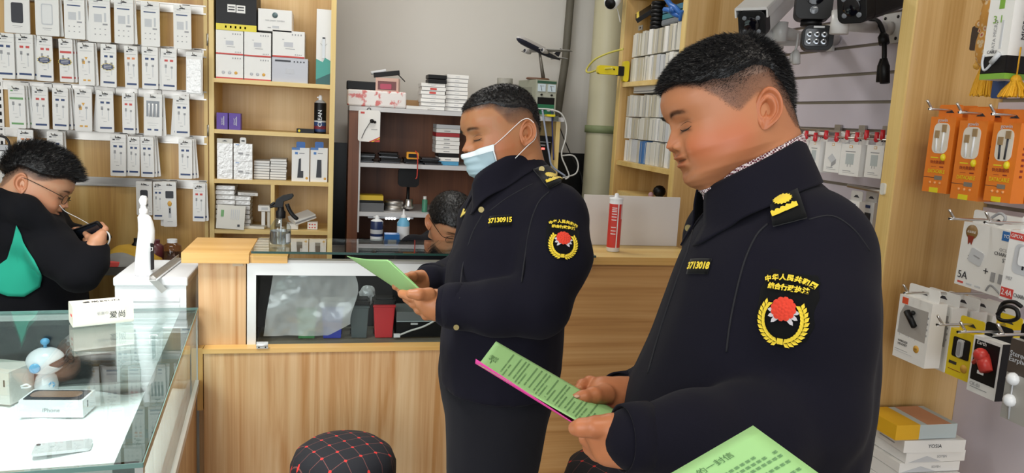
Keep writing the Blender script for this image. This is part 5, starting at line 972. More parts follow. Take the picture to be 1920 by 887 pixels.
# contents of the display window
YB=CYF+.10; bzb=lzb+.003
def bin_(u0,u1,v0,v1,mt,lid,label):
    a=P(u0,v1,Y=YB).x; b_=P(u1,v1,Y=YB).x; w=b_-a; h=P((u0+u1)/2,v0,Y=YB).z-bzb
    rt=thing('mini_wheelie_bin',((a+b_)/2,YB,bzb),label,'desk bin',None)
    m=MB(); m.prism([(-w*.40,0),(w*.40,0),(w*.5,h*.84),(-w*.5,h*.84)],(0,0,0),.055,mt,'Y'); m.box((0,-.0285,h*.80),(w*1.06,.004,h*.05),mt); m.build('bin_body',rt,bevel=.002)
    m=MB(); m.rbox((0,0,h*.90),(w*1.08,.066,h*.10),.006,lid,'Z'); m.box((0,0,h*.97),(w*.8,.05,h*.06),lid); m.cyl((-w*.45,.03,h*.95),(w*.45,.03,h*.95),.005,lid,8); m.build('lid',rt,bevel=.002)
    m=MB(); 
    for s in(-1,1): m.cyl((s*w*.38,.03,.010),(s*w*.46,.03,.010),.010,BLACK,12)
    m.build('wheels',rt); return rt
bin_(556,594,562,637,mat('bin_green',srgb('#3f9350'),.4),mat('bin_lid_grey',srgb('#a3a8a8'),.4),'small green wheelie-bin pen holder behind the plastic film')
bin_(602,643,560,637,mat('bin_blue',srgb('#2b3fb8'),.4),mat('bin_lid_grey',(0,0,0)),'small blue wheelie-bin pen holder behind the plastic film')
bin_(655,690,558,637,mat('bin_slate',srgb('#4c5759'),.4),BLACK,'small slate grey wheelie-bin pen holder with black lid')
bin_(698,738,556,636,mat('bin_red',srgb('#c8242c'),.4),BLACK,'small red wheelie-bin pen holder with black lid')
film=bpy.data.materials.new('plastic_film'); film.use_nodes=True; nt=film.node_tree; N=nt.nodes.new; L=nt.links.new; nt.nodes.remove(nt.nodes['Principled BSDF'])
t=N('ShaderNodeBsdfTransparent'); d=N('ShaderNodeBsdfDiffuse'); d.inputs[0].default_value=(.8,.82,.84,1); g=N('ShaderNodeBsdfGlossy'); g.inputs[1].default_value=.12; g.inputs[0].default_value=(.9,.9,.9,1); m1=N('ShaderNodeMixShader'); m1.inputs[0].default_value=.18; m2=N('ShaderNodeMixShader'); m2.inputs[0].default_value=.56
L(d.outputs[0],m1.inputs[1]); L(g.outputs[0],m1.inputs[2]); L(t.outputs[0],m2.inputs[1]); L(m1.outputs[0],m2.inputs[2]); L(m2.outputs[0],nt.nodes['Material Output'].inputs[0])
from mathutils import noise
def crinkle(p,s,a): return Vector((noise.noise(Vector(p)*s),noise.noise(Vector(p)*s+Vector((7,3,1))),noise.noise(Vector(p)*s+Vector((1,9,4)))))*a
def film_fn(u,v):
    u0=512-20*v+random.uniform(0,.5); u1=664+8*math.sin(v*5); vv=512+(625+14*math.sin(u*9))*0+v*(120-45*max(0,u-.75)*2)
    p=P(u0+(u1-u0)*u,vv,Y=CYF+.032); c=crinkle(p,11,.012)+crinkle(p,34,.0025); p.y+=c.y+.012; p.x+=c.x*.4*v; return p
m=MB(); m.grid(film_fn,60,40,film); o=wb(m,'plastic_film'); tag(o,'crumpled translucent plastic film hanging inside the display window','plastic film')
m=MB(); 
def bagf(u,v):
    a=2*PI*u; r=.026*(math.sin(PI*(v*.9+.05)))**.6+.004*math.sin(a*5+v*9); p=Vector((r*math.cos(a),r*.6*math.sin(a),.075*v)); return p+crinkle(p,70,.005)
m.grid(bagf,30,16,film,closeu=True); o=m.build('plastic_bag'); o.location=(P(690,560,Y=YB).x,YB+.055,P(690,574,Y=YB+.05).z); tag(o,'small knotted translucent bag above the slate and red bins','bag')
o.location.z-=.0
m=MB(); a=P(742,600,Y=YB).x; h=P(780,582,Y=YB).z-bzb
m.b2((a,YB-.03,0),(a+.19,YB+.10,h*.62),BLACK); m.b2((a,YB-.028,h*.62),(a+.19,YB+.10,h),mat('grey_top',srgb('#6b6f70'),.35)); m.b2((a+.05,YB-.031,h*.50),(a+.075,YB-.029,h*.58),LGREY); m.b2((a,YB-.034,h*.62),(a+.19,YB-.028,h*.66),mat('shiny_strip',srgb('#9aa5a8'),.15))
m.v=[(x,y,z+bzb+.001) for x,y,z in m.v]; o=wb(m,'black_box_device',bevel=.002); tag(o,'black device with grey top beside the red bin in the window','device')
cable('white_cable',[(836,582),(820,598),(795,612),(770,620),(750,628)],.0035,CW,'white cable with plug curling in front of the black device',Y=YB-.045)
m=MB(); c=P(744,629,Y=YB-.045); m.box((c.x,c.y,c.z),(.022,.01,.012),WHITE2); tag(wb(m,'cable_plug'),'white plug at the end of the cable in the window','plug')
o=wb(MB().b2((cxp+.05,CYF+.12,bzb),(P(560,600,Y=CYF+.12).x,CYF+.2,bzb+.08),BLACK),'dark_case',bevel=.006); tag(o,'dark case at the left end inside the display window','case')
# ---------------------------------------------------------------- stools
chk=bpy.data.materials.new('black_cover_red_grid'); chk.use_nodes=True; nt=chk.node_tree; N=nt.nodes.new; L=nt.links.new; b=nt.nodes['Principled BSDF']; b.inputs['Roughness'].default_value=.85
tc=N('ShaderNodeTexCoord'); sp=N('ShaderNodeSeparateXYZ'); L(tc.outputs['Object'],sp.inputs[0])
def mth(op,a,b_=None,c=None):
    n=N('ShaderNodeMath'); n.operation=op
    for i,x in enumerate((a,b_,c)):
        if x is None: continue
        if isinstance(x,(int,float)): n.inputs[i].default_value=x
        else: L(x,n.inputs[i])
    return n.outputs[0]
def axisline(A,B):
    u=mth('ADD',mth('MULTIPLY',sp.outputs[0],A),mth('MULTIPLY',sp.outputs[1],B)); return mth('ABSOLUTE',mth('SUBTRACT',mth('FRACT',mth('ADD',u,10.5)),.5))
l1=axisline(19,10); l2=axisline(-10,19)
ln=mth('LESS_THAN',mth('MINIMUM',l1,l2),.018); dot=mth('LESS_THAN',mth('SQRT',mth('ADD',mth('MULTIPLY',l1,l1),mth('MULTIPLY',l2,l2))),.095)
mx=N('ShaderNodeMix'); mx.data_type='RGBA'; mx.inputs[6].default_value=(*srgb('#15151c'),1); mx.inputs[7].default_value=(*srgb('#6b403c'),1); L(ln,mx.inputs[0])
mx2=N('ShaderNodeMix'); mx2.data_type='RGBA'; L(mx.outputs[2],mx2.inputs[6]); mx2.inputs[7].default_value=(*srgb('#d0302c'),1); L(dot,mx2.inputs[0]); L(mx2.outputs[2],b.inputs['Base Color'])
def stool(c,top,label,r=.148):
    rt=thing('round_stool',(c[0],c[1],0),label,'stool','round stools with black and red covers')
    prof=[(r*.80,top-.155),(r*.94,top-.145),(r*1.0,top-.11),(r*.995,top-.07),(r*.92,top-.035),(r*.72,top-.012),(r*.4,top-.002),(.001,top)]
    m=MB(); m.lathe(prof,(0,0,0),chk,n=64); o=m.build('cushion_cover',rt)
    for v in o.data.vertices:
        a=math.atan2(v.co.y,v.co.x); 
        if v.co.z<top-.05: 
            q=1+.012*math.sin(a*9)+.01*math.sin(a*4+1); v.co.x*=q; v.co.y*=q
    MB().lathe([(r*.85,top-.17),(r*.85,top-.15)],(0,0,0),BLACK,n=32).build('seat_base',rt)
    for k in range(4):
        a=PI/4+PI/2*k; MB().tube([(r*.6*math.cos(a),r*.6*math.sin(a),top-.165),(r*1.05*math.cos(a),r*1.05*math.sin(a),.0)],.011,CHROME,10).build('leg',rt)
    m=MB(); m.tube([(r*.93*math.cos(2*PI*i/24),r*.93*math.sin(2*PI*i/24),.16) for i in range(25)],.007,CHROME,8); m.build('foot_ring',rt)
st=P(645,858,Z=.57); stool((st.x,st.y),.62,'round stool with black red-dotted cover in front of the counter')
st=P(1122,886,Z=.58); stool((st.x+.06,st.y+.02),.62,'round stool mostly hidden beneath the bare-faced officer\'s hands')
# ---------------------------------------------------------------- glass display case, front left
A0=Vector((P(371,577,Z=.90).x,P(371,577,Z=.90).y,0)); A1=P(268,868,Z=.90); ydir=(Vector((A1.x,A1.y,0))-A0); CL=ydir.length; ydir.normalize(); xdir=Vector((-ydir.y*-1,ydir.x*-1,0)); 
xdir=Vector((ydir.y,-ydir.x,0))   # to the left when looking along +Y
if xdir.x>0: xdir=-xdir
CM=Matrix(((xdir.x,ydir.x,0,A0.x),(xdir.y,ydir.y,0,A0.y),(0,0,1,0),(0,0,0,1)))
rt=bpy.data.objects.new('display_case',None); COL.objects.link(rt); rt.matrix_world=CM; tag(rt,'low aluminium-framed glass display case at the front left, lined with white cloth','display case')
W=1.25; GF=glassmat('case_glass',(.93,.97,.96)); ALD=mat('case_frame',(0.50,0.52,0.50),.3,.8); GE=mat('case_glass_edge',srgb('#5f7f79'),.12)
def cp(mb,name,**k): return mb.build(name,rt,**k)
cp(MB().b2((0,0,.892),(W,CL,.90),GF),'top_glass'); cp(MB().b2((-.001,0,.8915),(.0008,CL,.9003),GE).b2((0,CL-.0005,.8915),(W,CL+.001,.9003),GE).b2((0,-.001,.8915),(W,.0008,.9003),GE),'glass_edge')
cp(MB().b2((.002,0.01,.665),(.007,CL-.01,.89),GF),'side_glass'); cp(MB().b2((.01,CL-.009,.665),(W,CL-.004,.89),GF),'front_glass')
cp(MB().b2((.006,.0,.862),(.052,CL-.01,.891),mat('rail_dark',srgb('#48524f'),.5,.3)).b2((.010,.0,.80),(.016,.02,.868),ALD),'top_rail'); cp(MB().b2((.01,CL-.030,.874),(W,CL-.011,.891),ALD),'top_rail')
cp(MB().b2((-.004,0,.642),(.03,CL,.665),mat('rail_bright',(.80,.80,.80),.35,.5)),'bottom_rail'); cp(MB().b2((.03,CL-.03,.642),(W,CL,.665),ALD),'bottom_rail')
cp(MB().b2((0.0,-.002,.665),(.022,.018,.891),ALD),'corner_post'); cp(MB().b2((0.0,CL-.02,.665),(.014,CL-.001,.891),ALD),'corner_post')
cp(MB().b2((.02,.004,.665),(W,.009,.89),GF),'back_glass'); cp(MB().b2((.02,.0,.874),(W,.016,.891),ALD),'top_rail'); cp(MB().b2((.03,.0,.63),(W,.02,.665),ALD),'bottom_rail'); cp(MB().b2((.02,.0,.62),(W,CL-.02,.63),mat('case_floor',srgb('#5a5f60'),.5)),'base_board')
cp(MB().b2((.005,.02,0),(W,CL-.03,.62),LAMV),'cabinet_base'); cp(MB().b2((.03,CL-.028,.02),(W-.02,CL-.02,.61),EDGE),'sliding_door')
clothm=mat('white_cloth',srgb('#e6ecec'),.9,bump=(160,.5,.002))
def cf(u,v):
    x=.012+(W-.02)*u; y=.035+.012*math.sin(u*17)+.008*math.sin(u*41+1); y=y+(CL-.035-y)*v; z=.6375+.004*math.sin(x*19+y*7)+.003*math.sin(x*31-y*23)+(.006*math.exp(-(v/.03)**2)); return (x,y,z)
cl=MB().grid(cf,70,50,clothm).build('white_cloth',solid=.003); cl.matrix_world=CM; tag(cl,'white cloth spread on the floor of the glass display case','cloth')
CZ_=.6455
def onc(o,u,v,z=CZ_,rz=0):
    p=P(u,v,Z=z); o.location=p; o.rotation_euler=(0,0,rz); return o
# phone box
a=P(36,783,Z=CZ_); b_=P(156,783,Z=CZ_); w=(b_-a).length; hbx=P(95,742,Y=a.y).z-CZ_
hbx=.05
rz=math.atan2((b_-a).y,(b_-a).x)
rt2=thing('phone_box',(a+b_)/2,'white phone box with a dark picture lid in the glass case','phone box'); rt2.rotation_euler=(0,0,rz)
m=MB(); m.b2((-w/2,0,0),(w/2,.09,hbx),WHITE2); m.text('iPhone',.017,GREYP,face((.0,-.0006,hbx*.42),(1,0,0),(0,0,1))); m.b2((w/2,.03,hbx*.4),(w/2+.0006,.036,hbx*.8),DARKP); m.build('carton',rt2,bevel=.0015)
m=MB(); m.rbox((0,.045,hbx+.0004),(w*.93,.078,.0008),.008,DARKP,'Z'); m.rbox((-.005,.050,hbx+.001),(w*.80,.05,.0006),.02,mat('copper_print',srgb('#8d6f5d'),.3),'Z'); m.build('lid_picture',rt2)
# phone lying
a=P(58,858,Z=CZ_); b_=P(170,846,Z=CZ_); w=(b_-a).length; rz=math.atan2((b_-a).y,(b_-a).x)
rt2=thing('smartphone',(a+b_)/2,'silver smartphone lying face down on the white cloth','phone'); rt2.rotation_euler=(0,0,rz); rt2.location.z=CZ_+.001
MB().rbox((0,.032,.004),(w,.066,.0075),.010,mat('phone_silver',srgb('#c9c6c8'),.3,.3),'Z').build('phone_body',rt2,bevel=.001); MB().cyl((-w*.43,.054,.0075),(-w*.43,.054,.0095),.005,BLACK,14).build('camera_lens',rt2); m=MB(); m.sphere((-w*.18,.034,.0078),.005,GREYP,10,rz=.0006,ry=.007); [m.b2((s*w*.38-.0006,-.001,.0072),(s*w*.38+.0006,.065,.0079),LGREY) for s in(-1,1)]; m.build('back_marks',rt2)
# robot toy
hp=P(88,738,Z=CZ_); 
rt2=thing('robot_toy',hp,'small white toy robot with a blue antenna inside the glass case','toy'); rt2.rotation_euler=(0,0,.2)
top=P(88,634,Y=hp.y).z-CZ_; k=min(1.0,(.888-CZ_)/top); TW=mat('toy_white',srgb('#e6e9ee'),.15,coat=.5); TB=mat('toy_blue',srgb('#6fb3df'),.3); s=k*top/.165
m=MB(); m.lathe([(.024*s,0),(.030*s,.01*s),(.031*s,.03*s),(.026*s,.052*s),(.014*s,.066*s)],(0,0,0),TW,n=28); m.build('robot_body',rt2)
HR=.043*s; hz=.098*s
def headf(u,v):
    th=PI*v; ph=2*PI*u; d=Vector((math.sin(th)*math.cos(ph),math.sin(th)*math.sin(ph),math.cos(th)))
    r=HR*(1+.0*d.x); p=Vector((d.x*r*1.16,d.y*r,d.z*r*.93)); 
    # open mouth on the +x side
    ang=math.atan2(d.z,d.x); q=max(0,1-abs(ang+.12)/.42)*max(0,d.x)**.5; p.x-=q*.045*s*max(0,1-(abs(d.y))**4); return p+Vector((0,0,hz))
m=MB(); m.grid(headf,72,60,TW,closeu=True); m.build('robot_head',rt2)
MB().sphere((.028*s,0,hz-.006*s),.030*s,mat('toy_mouth',srgb('#26282c'),.12),24,rz=.013*s).build('mouth',rt2)
MB().lathe([(.014*s,0),(.014*s,-.004*s),(.011*s,-.006*s)],(-.022*s,-HR*.93,hz-.008*s),TB,'Y',24).build('ear_disc',rt2)
m=MB(); m.cyl((0,0,hz+.03*s),(0,0,hz+.052*s),.0045*s,TB,12); m.sphere((0,0,hz+.057*s),.012*s,TB,16,rz=.010*s); m.build('antenna',rt2)
m=MB(); c0=Vector((.016*s,-.025*s,.034*s)); m.M=face(c0,(1,.5,0),(0,0,1)); 
for i in range(4):
    a=PI/4+PI/2*i; m.prism([(.003*math.cos(a-.0),.003*math.sin(a)),(.010*math.cos(a-.6),.010*math.sin(a-.6)),(.010*math.cos(a+.6),.010*math.sin(a+.6))],(0,0,0),.002,TB,'Z')
m.build('chest_mark',rt2)
# cream box at the left edge with a cable end
a=P(33,760,Z=CZ_); o=MB().b2((-.11,0,0),(0,.10,.10),mat('cream_box',srgb('#d3cfc8'),.5)).b2((-.018,-.001,.055),(-.013,0,.075),DARKP).build('cream_box',bevel=.002); o.location=(a.x-.02,a.y,CZ_); o.rotation_euler=(0,0,-.35); tag(o,'cream cardboard box cut by the left edge inside the glass case','box')
m=MB(); q0=a+Vector((.004,.02,.05)); m.tube(smoothpath([q0,q0+Vector((.015,.0,.006)),q0+Vector((.022,.004,-.002))],4),.003,WHITE2,8); m.tube(smoothpath([q0+Vector((0,.0,-.004)),q0+Vector((.018,.002,-.004)),q0+Vector((.026,.0,.0))],4),.003,WHITE2,8); tag(wb(m,'cable_tip'),'short white cord poking out beside the cream box','cord')
# wrapped pack on the glass
a=P(140,612,Z=.901); b_=P(228,605,Z=.901)
pc_=P(180,612,Z=.901)
def tissue(u,v): pass
m=MB().rbox((0,0,.033),(.155,.085,.062),.012,mat('cream_wrap',srgb('#dfdacb'),.4,bump=(35,.7,.004)),'X'); m.text('爱尚',.022,DARKP,face((.035,-.0432,.030),(1,0,0),(0,0,1))); m.text('纸面巾',.010,GREYP,face((-.003,-.0432,.038),(1,0,0),(0,0,1))); m.text('爱尚ESUN',.022,DARKP,face((0,-.004,.0645),(1,0,0),(0,1,0))); m.b2((-.0785,-.02,.030),(-.0774,-.002,.036),REDP)
o=m.build('wrapped_pack'); o.location=(pc_.x+.004,pc_.y+.04,.9015); o.rotation_euler=(0,0,.42); tag(o,'cream plastic-wrapped soft pack lying on the display case glass','pack')

# ---------------------------------------------------------------- white appliance behind the case, with bottle and metal strip
wx0=P(211,520,Z=.985).x; wx1=-.455; wy0=P(290,520,Z=.985).y; wy1=P(300,487,Z=.985).y
AP=mat('appliance_white',srgb('#e4e6e8'),.25)
rt=thing('white_appliance',((wx0+wx1)/2,(wy0+wy1)/2,0),'glossy white boxy appliance with a ribbed front behind the glass case','appliance')
m=MB(); m.b2((wx0+.004,wy0+.004,0),(wx1,wy1,.955),AP)
for i in range(16): m.b2((wx0+.02,wy0+.0015,.545+.024*i),(wx1-.02,wy0+.004,.559+.024*i),AP)
wb(m,'ribbed_body',rt); wb(MB().b2((wx0,wy0-.004,.955),(wx1+.006,wy1,.985),AP),'lid',rt,bevel=.006)
bb=P(270,516,Z=.985)
rt=thing('cleaner_spray_bottle',(bb.x,bb.y,.986),'tall white curved spray bottle with a dark label standing on the white appliance','spray bottle')
m=MB(); prof=[(.026,.020,0,0),(.028,.022,0,.01),(.026,.021,0,.05),(.025,.020,.003,.09),(.026,.019,.008,.12),(.025,.018,.010,.15),(.023,.018,.008,.175),(.020,.016,.004,.195),(.012,.012,.002,.205),(.011,.011,.002,.215)]
kz=(P(270,366,Y=bb.y).z-.986)/.268
m.grid(lambda u,v:(lambda i:( (lambda t,A,B:(((A[2]+(B[2]-A[2])*t)+ (A[0]+(B[0]-A[0])*t)*math.cos(2*PI*u)), (A[1]+(B[1]-A[1])*t)*math.sin(2*PI*u), (A[3]+(B[3]-A[3])*t)*kz))(v*9-i,prof[i],prof[min(i+1,9)])))(min(int(v*9),8)),28,37,WHITE2,closeu=True); m.build('bottle_body',rt)
m=MB(); m.lathe([(.013,.208*kz),(.013,.222*kz),(.009,.226*kz),(.009,.24*kz)],(.002,0,0),WHITE2,n=16); m.build('collar',rt); m=MB(); m.prism([(-.008,0),(.010,0),(.012,.018),(.008,.028),(-.006,.030),(-.012,.014)],(.002,0,.236*kz),.018,WHITE2,'Y'); m.build('spray_head',rt,bevel=.002); MB().tube([(.010,0,.245*kz),(.018,0,.225*kz),(.022,0,.21*kz)],[.005,.004,.002],glassmat('clear_plastic',(0,0,0)),8).build('trigger',rt)
m=MB(); m.M=Matrix.Translation((.0,0,0)); m.grid(lambda u,v:(.003+.0282*math.cos(-.75+.8*u),.0225*math.sin(-.75+.8*u),(.02+.09*v)*kz),8,6,DARKP); m.text('巾',.02,WHITE2,face((.024,-.0185,.09*kz),(1,.6,0),(0,0,1))); m.build('label',rt)
a=P(341,484,Z=.988); b_=P(286,526,Z=.988)
m=MB(); d=(b_-a).normalized(); n_=Vector((-d.y,d.x,0)); T=Matrix(((d.x,n_.x,0,a.x),(d.y,n_.y,0,a.y),(0,0,1,.987),(0,0,0,1))); L0=(b_-a).length
m.M=T; m.b2((0,-.012,0),(L0,.012,.002),ALU); m.b2((0,-.012,0),(L0,-.010,.014),ALU); m.b2((0,.010,0),(L0,.012,.007),ALU); o=wb(m,'metal_strip'); tag(o,'bright metal channel strip lying on the white appliance top','metal strip')
m=MB(); m.M=T@Matrix.Translation((L0+.004,0,.0))@Matrix.Rotation(.62,4,'Z')@Matrix.Rotation(.95,4,'Y'); m.b2((-.03,-.011,.0),(.05,.011,.002),AF) ; o=wb(m,'bent_tab'); o.parent=None; 
bpy.data.objects.remove(o)
a2=P(284,522,Z=.990); b2_=P(308,546,Y=wy0-.012); 
m=MB(); dd=(b2_-a2); m.M=frame(a2,b2_,(0,-1,.4)); m.b2((-.010,-.0008,-.005),(.010,.0008,dd.length),AF); o=wb(m,'metal_tab'); tag(o,'short bright metal tab bent down over the white appliance front edge','metal tab')
# desk with odds and ends behind the appliance
dz=P(325,488,Y=3.3).z
o=wb(MB().b2((-1.6,3.14,dz-.03),(-.46,3.5,dz),mat('desk_dark',srgb('#3c342c'),.5)).b2((-1.58,3.4,0),(-1.54,3.46,dz-.03),BLACKM).b2((-.52,3.4,0),(-.48,3.46,dz-.03),BLACKM).b2((-1.58,3.15,0),(-1.54,3.2,dz-.03),BLACKM).b2((-.52,3.15,0),(-.48,3.2,dz-.03),BLACKM),'desk'); tag(o,'dark desk in front of the display board','desk')
def jar(u,v0,r,mt,cap,label,name='jar',Y=3.3,lid=True):
    h=P(u,v0,Y=Y).z-dz; rt=thing(name,(P(u,470,Y=Y).x,Y,dz+.001),label,name); MB().lathe([(r*.9,0),(r,.005),(r,h*.7),(r*.5,h*.84),(r*.45,h*.86)],(0,0,0),mt,n=20).build('body',rt); MB().lathe([(r*.55,h*.84),(r*.55,h)],(0,0,0),cap,n=16).build('cap',rt)
jar(323,449,.035,glassmat('pink_bottle',(.75,.62,.58)),WHITE2,'clear bottle of pink liquid with a white cap on the desk','bottle')
jar(292,450,.030,mat('maroon_jar',srgb('#5d2a2f'),.3),mat('maroon_jar',(0,0,0)),'dark maroon jar on the desk behind the white spray bottle'); jar(256,447,.018,BLACK,BLACK,'slim black bottle on the desk behind the white spray bottle','bottle')
def blob(fn,label,name,cat,mt,loc,s,seed=0):
    m=MB()
    def f(u,v):
        th=PI*v*.5; ph=2*PI*u; d=Vector((math.sin(th)*math.cos(ph)*s[0],math.sin(th)*math.sin(ph)*s[1],math.cos(th)*s[2])); n=crinkle(d+Vector((seed,0,0)),18,.022); n.z*=max(.15,math.cos(th)); return d+n*(.3+.7*math.sin(th)) if v<1 else Vector((d.x+n.x,d.y+n.y,0))
    m.grid(f,40,20,mt,closeu=True); o=m.build(name); o.location=loc; tag(o,label,cat); return o
yc=P(228,484,Y=3.2); blob(None,'crumpled yellow cloth on the desk','yellow_cloth','cloth',mat('yellow_cloth',srgb('#b58f2e'),.9),(yc.x+.02,3.29,dz+.001),(.11,.08,.06),2)
yc=P(210,495,Y=3.15); blob(None,'crumpled grey cloth in front of the yellow cloth','grey_cloth','cloth',mat('grey_cloth',srgb('#7d7c78'),.9),(yc.x+.02,3.19,dz+.001),(.07,.045,.045),5)
o=wb(MB().b2((P(188,512,Y=3.16).x,3.145,dz+.001),(P(188,512,Y=3.16).x+.07,3.175,dz+.02),REDP),'red_box',bevel=.002); tag(o,'flat red box at the desk edge beside the seated man','box')
# wall charger at the far left edge
c=P(4,290,Y=PY-.03); rt=thing('wall_charger',c,'white plug-in charger at the left edge of the display board','charger'); MB().rbox((0,0,0),(.07,.05,.032),.006,WHITE2,'Y').build('charger_body',rt,bevel=.002); MB().tube(smoothpath([(.035,-.01,0),(.05,-.01,0),(.065,-.012,-.004),(.085,-.02,-.006)],4),.0035,CW,8).build('lead',rt)
MB().rbox((0,0,.03),(.06,.04,.022),.004,LGREY,'Y').build('adapter',rt)
cable('black_cable',[(0,255),(10,258),(17,268),(17,282),(12,292)],.005,CBK,'black cable loop above the white charger',Y=PY-.05)
# green sheet on the bench behind the counter
g=P(823,487,Y=2.95); DG=mat('leaflet_green',srgb('#9bcb85'),.6)
TB_=wb(MB().b2((-.15,2.85,.93),(.75,3.03,.95),mat('desk_dark',(0,0,0))).b2((-.13,2.86,0),(-.09,2.90,.93),BLACKM).b2((.69,2.86,0),(.73,2.90,.93),BLACKM).b2((-.13,2.98,0),(-.09,3.02,.93),BLACKM).b2((.69,2.98,0),(.73,3.02,.93),BLACKM),'repair_table'); tag(TB_,'dark narrow repair table behind the counter','table')
o=wb(MB().b2((P(806,487,Z=.951).x,2.88,.9512),(P(806,487,Z=.951).x+.16,3.02,.952),DG),'green_leaflet'); tag(o,'green leaflet lying on the repair table behind the counter','leaflet')
# ---------------------------------------------------------------- people: implicit surfaces turned into meshes
class Field:
    def __init__(s,lo,hi,h):
        s.lo=np.array(lo,float); s.h=h; s.n=(np.ceil((np.array(hi)-s.lo)/h)).astype(int)+1
        s.D=np.full(tuple(s.n),1.0,np.float32); s.ax=[(s.lo[i]+h*np.arange(s.n[i])).astype(np.float32) for i in range(3)]
    def _sub(s,blo,bhi):
        i0=np.clip(np.floor((np.array(blo)-s.lo)/s.h).astype(int),0,s.n-1); i1=np.clip(np.ceil((np.array(bhi)-s.lo)/s.h).astype(int)+1,1,s.n)
        sl=tuple(slice(a,b) for a,b in zip(i0,i1)); X,Y,Z=np.meshgrid(s.ax[0][sl[0]],s.ax[1][sl[1]],s.ax[2][sl[2]],indexing='ij'); return sl,X,Y,Z
    def blend(s,sl,d,k,mode='add'):
        c=s.D[sl]
        if c.size==0: return
        if mode=='sub': c=-c
        h=np.clip(.5+.5*(c-d)/max(k,1e-6),0,1); r=c*(1-h)+d*h-k*h*(1-h)
        s.D[sl]=-r if mode=='sub' else r
    def rc(s,a,b,ra,rb,k=.01,mode='add'):
        a=np.array(a,float); b=np.array(b,float); m=max(ra,rb)+k*1.2+s.h*2
        sl,X,Y,Z=s._sub(np.minimum(a,b)-m,np.maximum(a,b)+m); d=b-a; L=max(d.dot(d),1e-9)
        t=np.clip(((X-a[0])*d[0]+(Y-a[1])*d[1]+(Z-a[2])*d[2])/L,0,1)
        r=np.sqrt((X-a[0]-t*d[0])**2+(Y-a[1]-t*d[1])**2+(Z-a[2]-t*d[2])**2)-(ra+(rb-ra)*t); s.blend(sl,r,k,mode); return s
    def chain(s,pts,rs,k=.008,mode='add'):
        for i in range(len(pts)-1): s.rc(pts[i],pts[i+1],rs[i],rs[i+1],k,mode)
        return s
    def ell(s,c,r,R=None,k=.01,mode='add'):
        c=np.array(c,float); r=np.array(r,float); m=r.max()+k*1.2+s.h*2; sl,X,Y,Z=s._sub(c-m,c+m); x,y,z=X-c[0],Y-c[1],Z-c[2]
        if R is not None: x,y,z=R[0][0]*x+R[0][1]*y+R[0][2]*z,R[1][0]*x+R[1][1]*y+R[1][2]*z,R[2][0]*x+R[2][1]*y+R[2][2]*z
        k0=np.sqrt((x/r[0])**2+(y/r[1])**2+(z/r[2])**2)+1e-6; k1=np.sqrt((x/r[0]**2)**2+(y/r[1]**2)**2+(z/r[2]**2)**2)+1e-6
        s.blend(sl,k0*(k0-1)/k1,k,mode); return s
    def func(s,blo,bhi,fn,k=.01,mode='add'):
        sl,X,Y,Z=s._sub(blo,bhi); s.blend(sl,fn(X,Y,Z).astype(np.float32),k,mode); return s
    def mesh(s,smooth=1):
        D=s.D; n=np.array(D.shape); S=D<0; nc=n-1
        acc=np.zeros((*nc,3),np.float32); cnt=np.zeros(tuple(nc),np.float32)
        for ax in range(3):
            a=[slice(None)]*3; b=[slice(None)]*3; a[ax]=slice(0,-1); b[ax]=slice(1,None)
            da=D[tuple(a)]; db=D[tuple(b)]; cr=(S[tuple(a)]!=S[tuple(b)]); t=np.where(cr,da/np.where(cr,da-db,1),0)
            o=[i for i in range(3) if i!=ax]
            for i in(0,1):
                for j in(0,1):
                    q=[slice(None)]*3; q[o[0]]=slice(i,i+nc[o[0]]); q[o[1]]=slice(j,j+nc[o[1]]); c=cr[tuple(q)]; tt=t[tuple(q)]
                    cnt+=c; acc[...,ax]+=tt*c; acc[...,o[0]]+=i*c; acc[...,o[1]]+=j*c
        act=cnt>0; idx=np.full(tuple(nc),-1,np.int64); ii=np.argwhere(act); idx[act]=np.arange(len(ii))
        V=s.lo+(ii+acc[act]/cnt[act][:,None])*s.h; F=[]
        for ax in range(3):
            o=[(ax+1)%3,(ax+2)%3]; a=[slice(None)]*3; b=[slice(None)]*3; a[ax]=slice(0,-1); b[ax]=slice(1,None)
            for w in o: a[w]=slice(1,-1); b[w]=slice(1,-1)
            sa=S[tuple(a)]; sb=S[tuple(b)]; e=np.argwhere(sa!=sb)
            if len(e)==0: continue
            e2=e.copy(); e2[:,o[0]]+=1; e2[:,o[1]]+=1; flip=sa[tuple(e.T)]
            def cell(di,dj):
                q=e2.copy(); q[:,o[0]]-=di; q[:,o[1]]-=dj; return idx[tuple(q.T)]
            f=np.stack([cell(1,1),cell(0,1),cell(0,0),cell(1,0)],1); f[~flip]=f[~flip][:,::-1]; F.append(f)
        F=np.concatenate(F); V=lap(V,F,smooth); return V,F
def lap(V,F,it,lam=.6):
    n=len(V)
    if it==0 or n==0: return V
    a=np.concatenate([F[:,0],F[:,1],F[:,2],F[:,3]]); b=np.concatenate([F[:,1],F[:,2],F[:,3],F[:,0]]); A=np.concatenate([a,b]); B=np.concatenate([b,a]); c=np.bincount(A,minlength=n)[:,None]+1e-9
    for _ in range(it):
        S=np.stack([np.bincount(A,V[B,i],minlength=n) for i in range(3)],1)/c; V=V+(S-V)*lam
    return V
def vnorm(V,F):
    a,b,c,d=(V[F[:,i]] for i in range(4)); fn=np.cross(c-a,d-b); N=np.zeros_like(V)
    for i in range(4):
        for j in range(3): N[:,j]+=np.bincount(F[:,i],fn[:,j],minlength=len(V))
    return N/(np.linalg.norm(N,axis=1)[:,None]+1e-12)
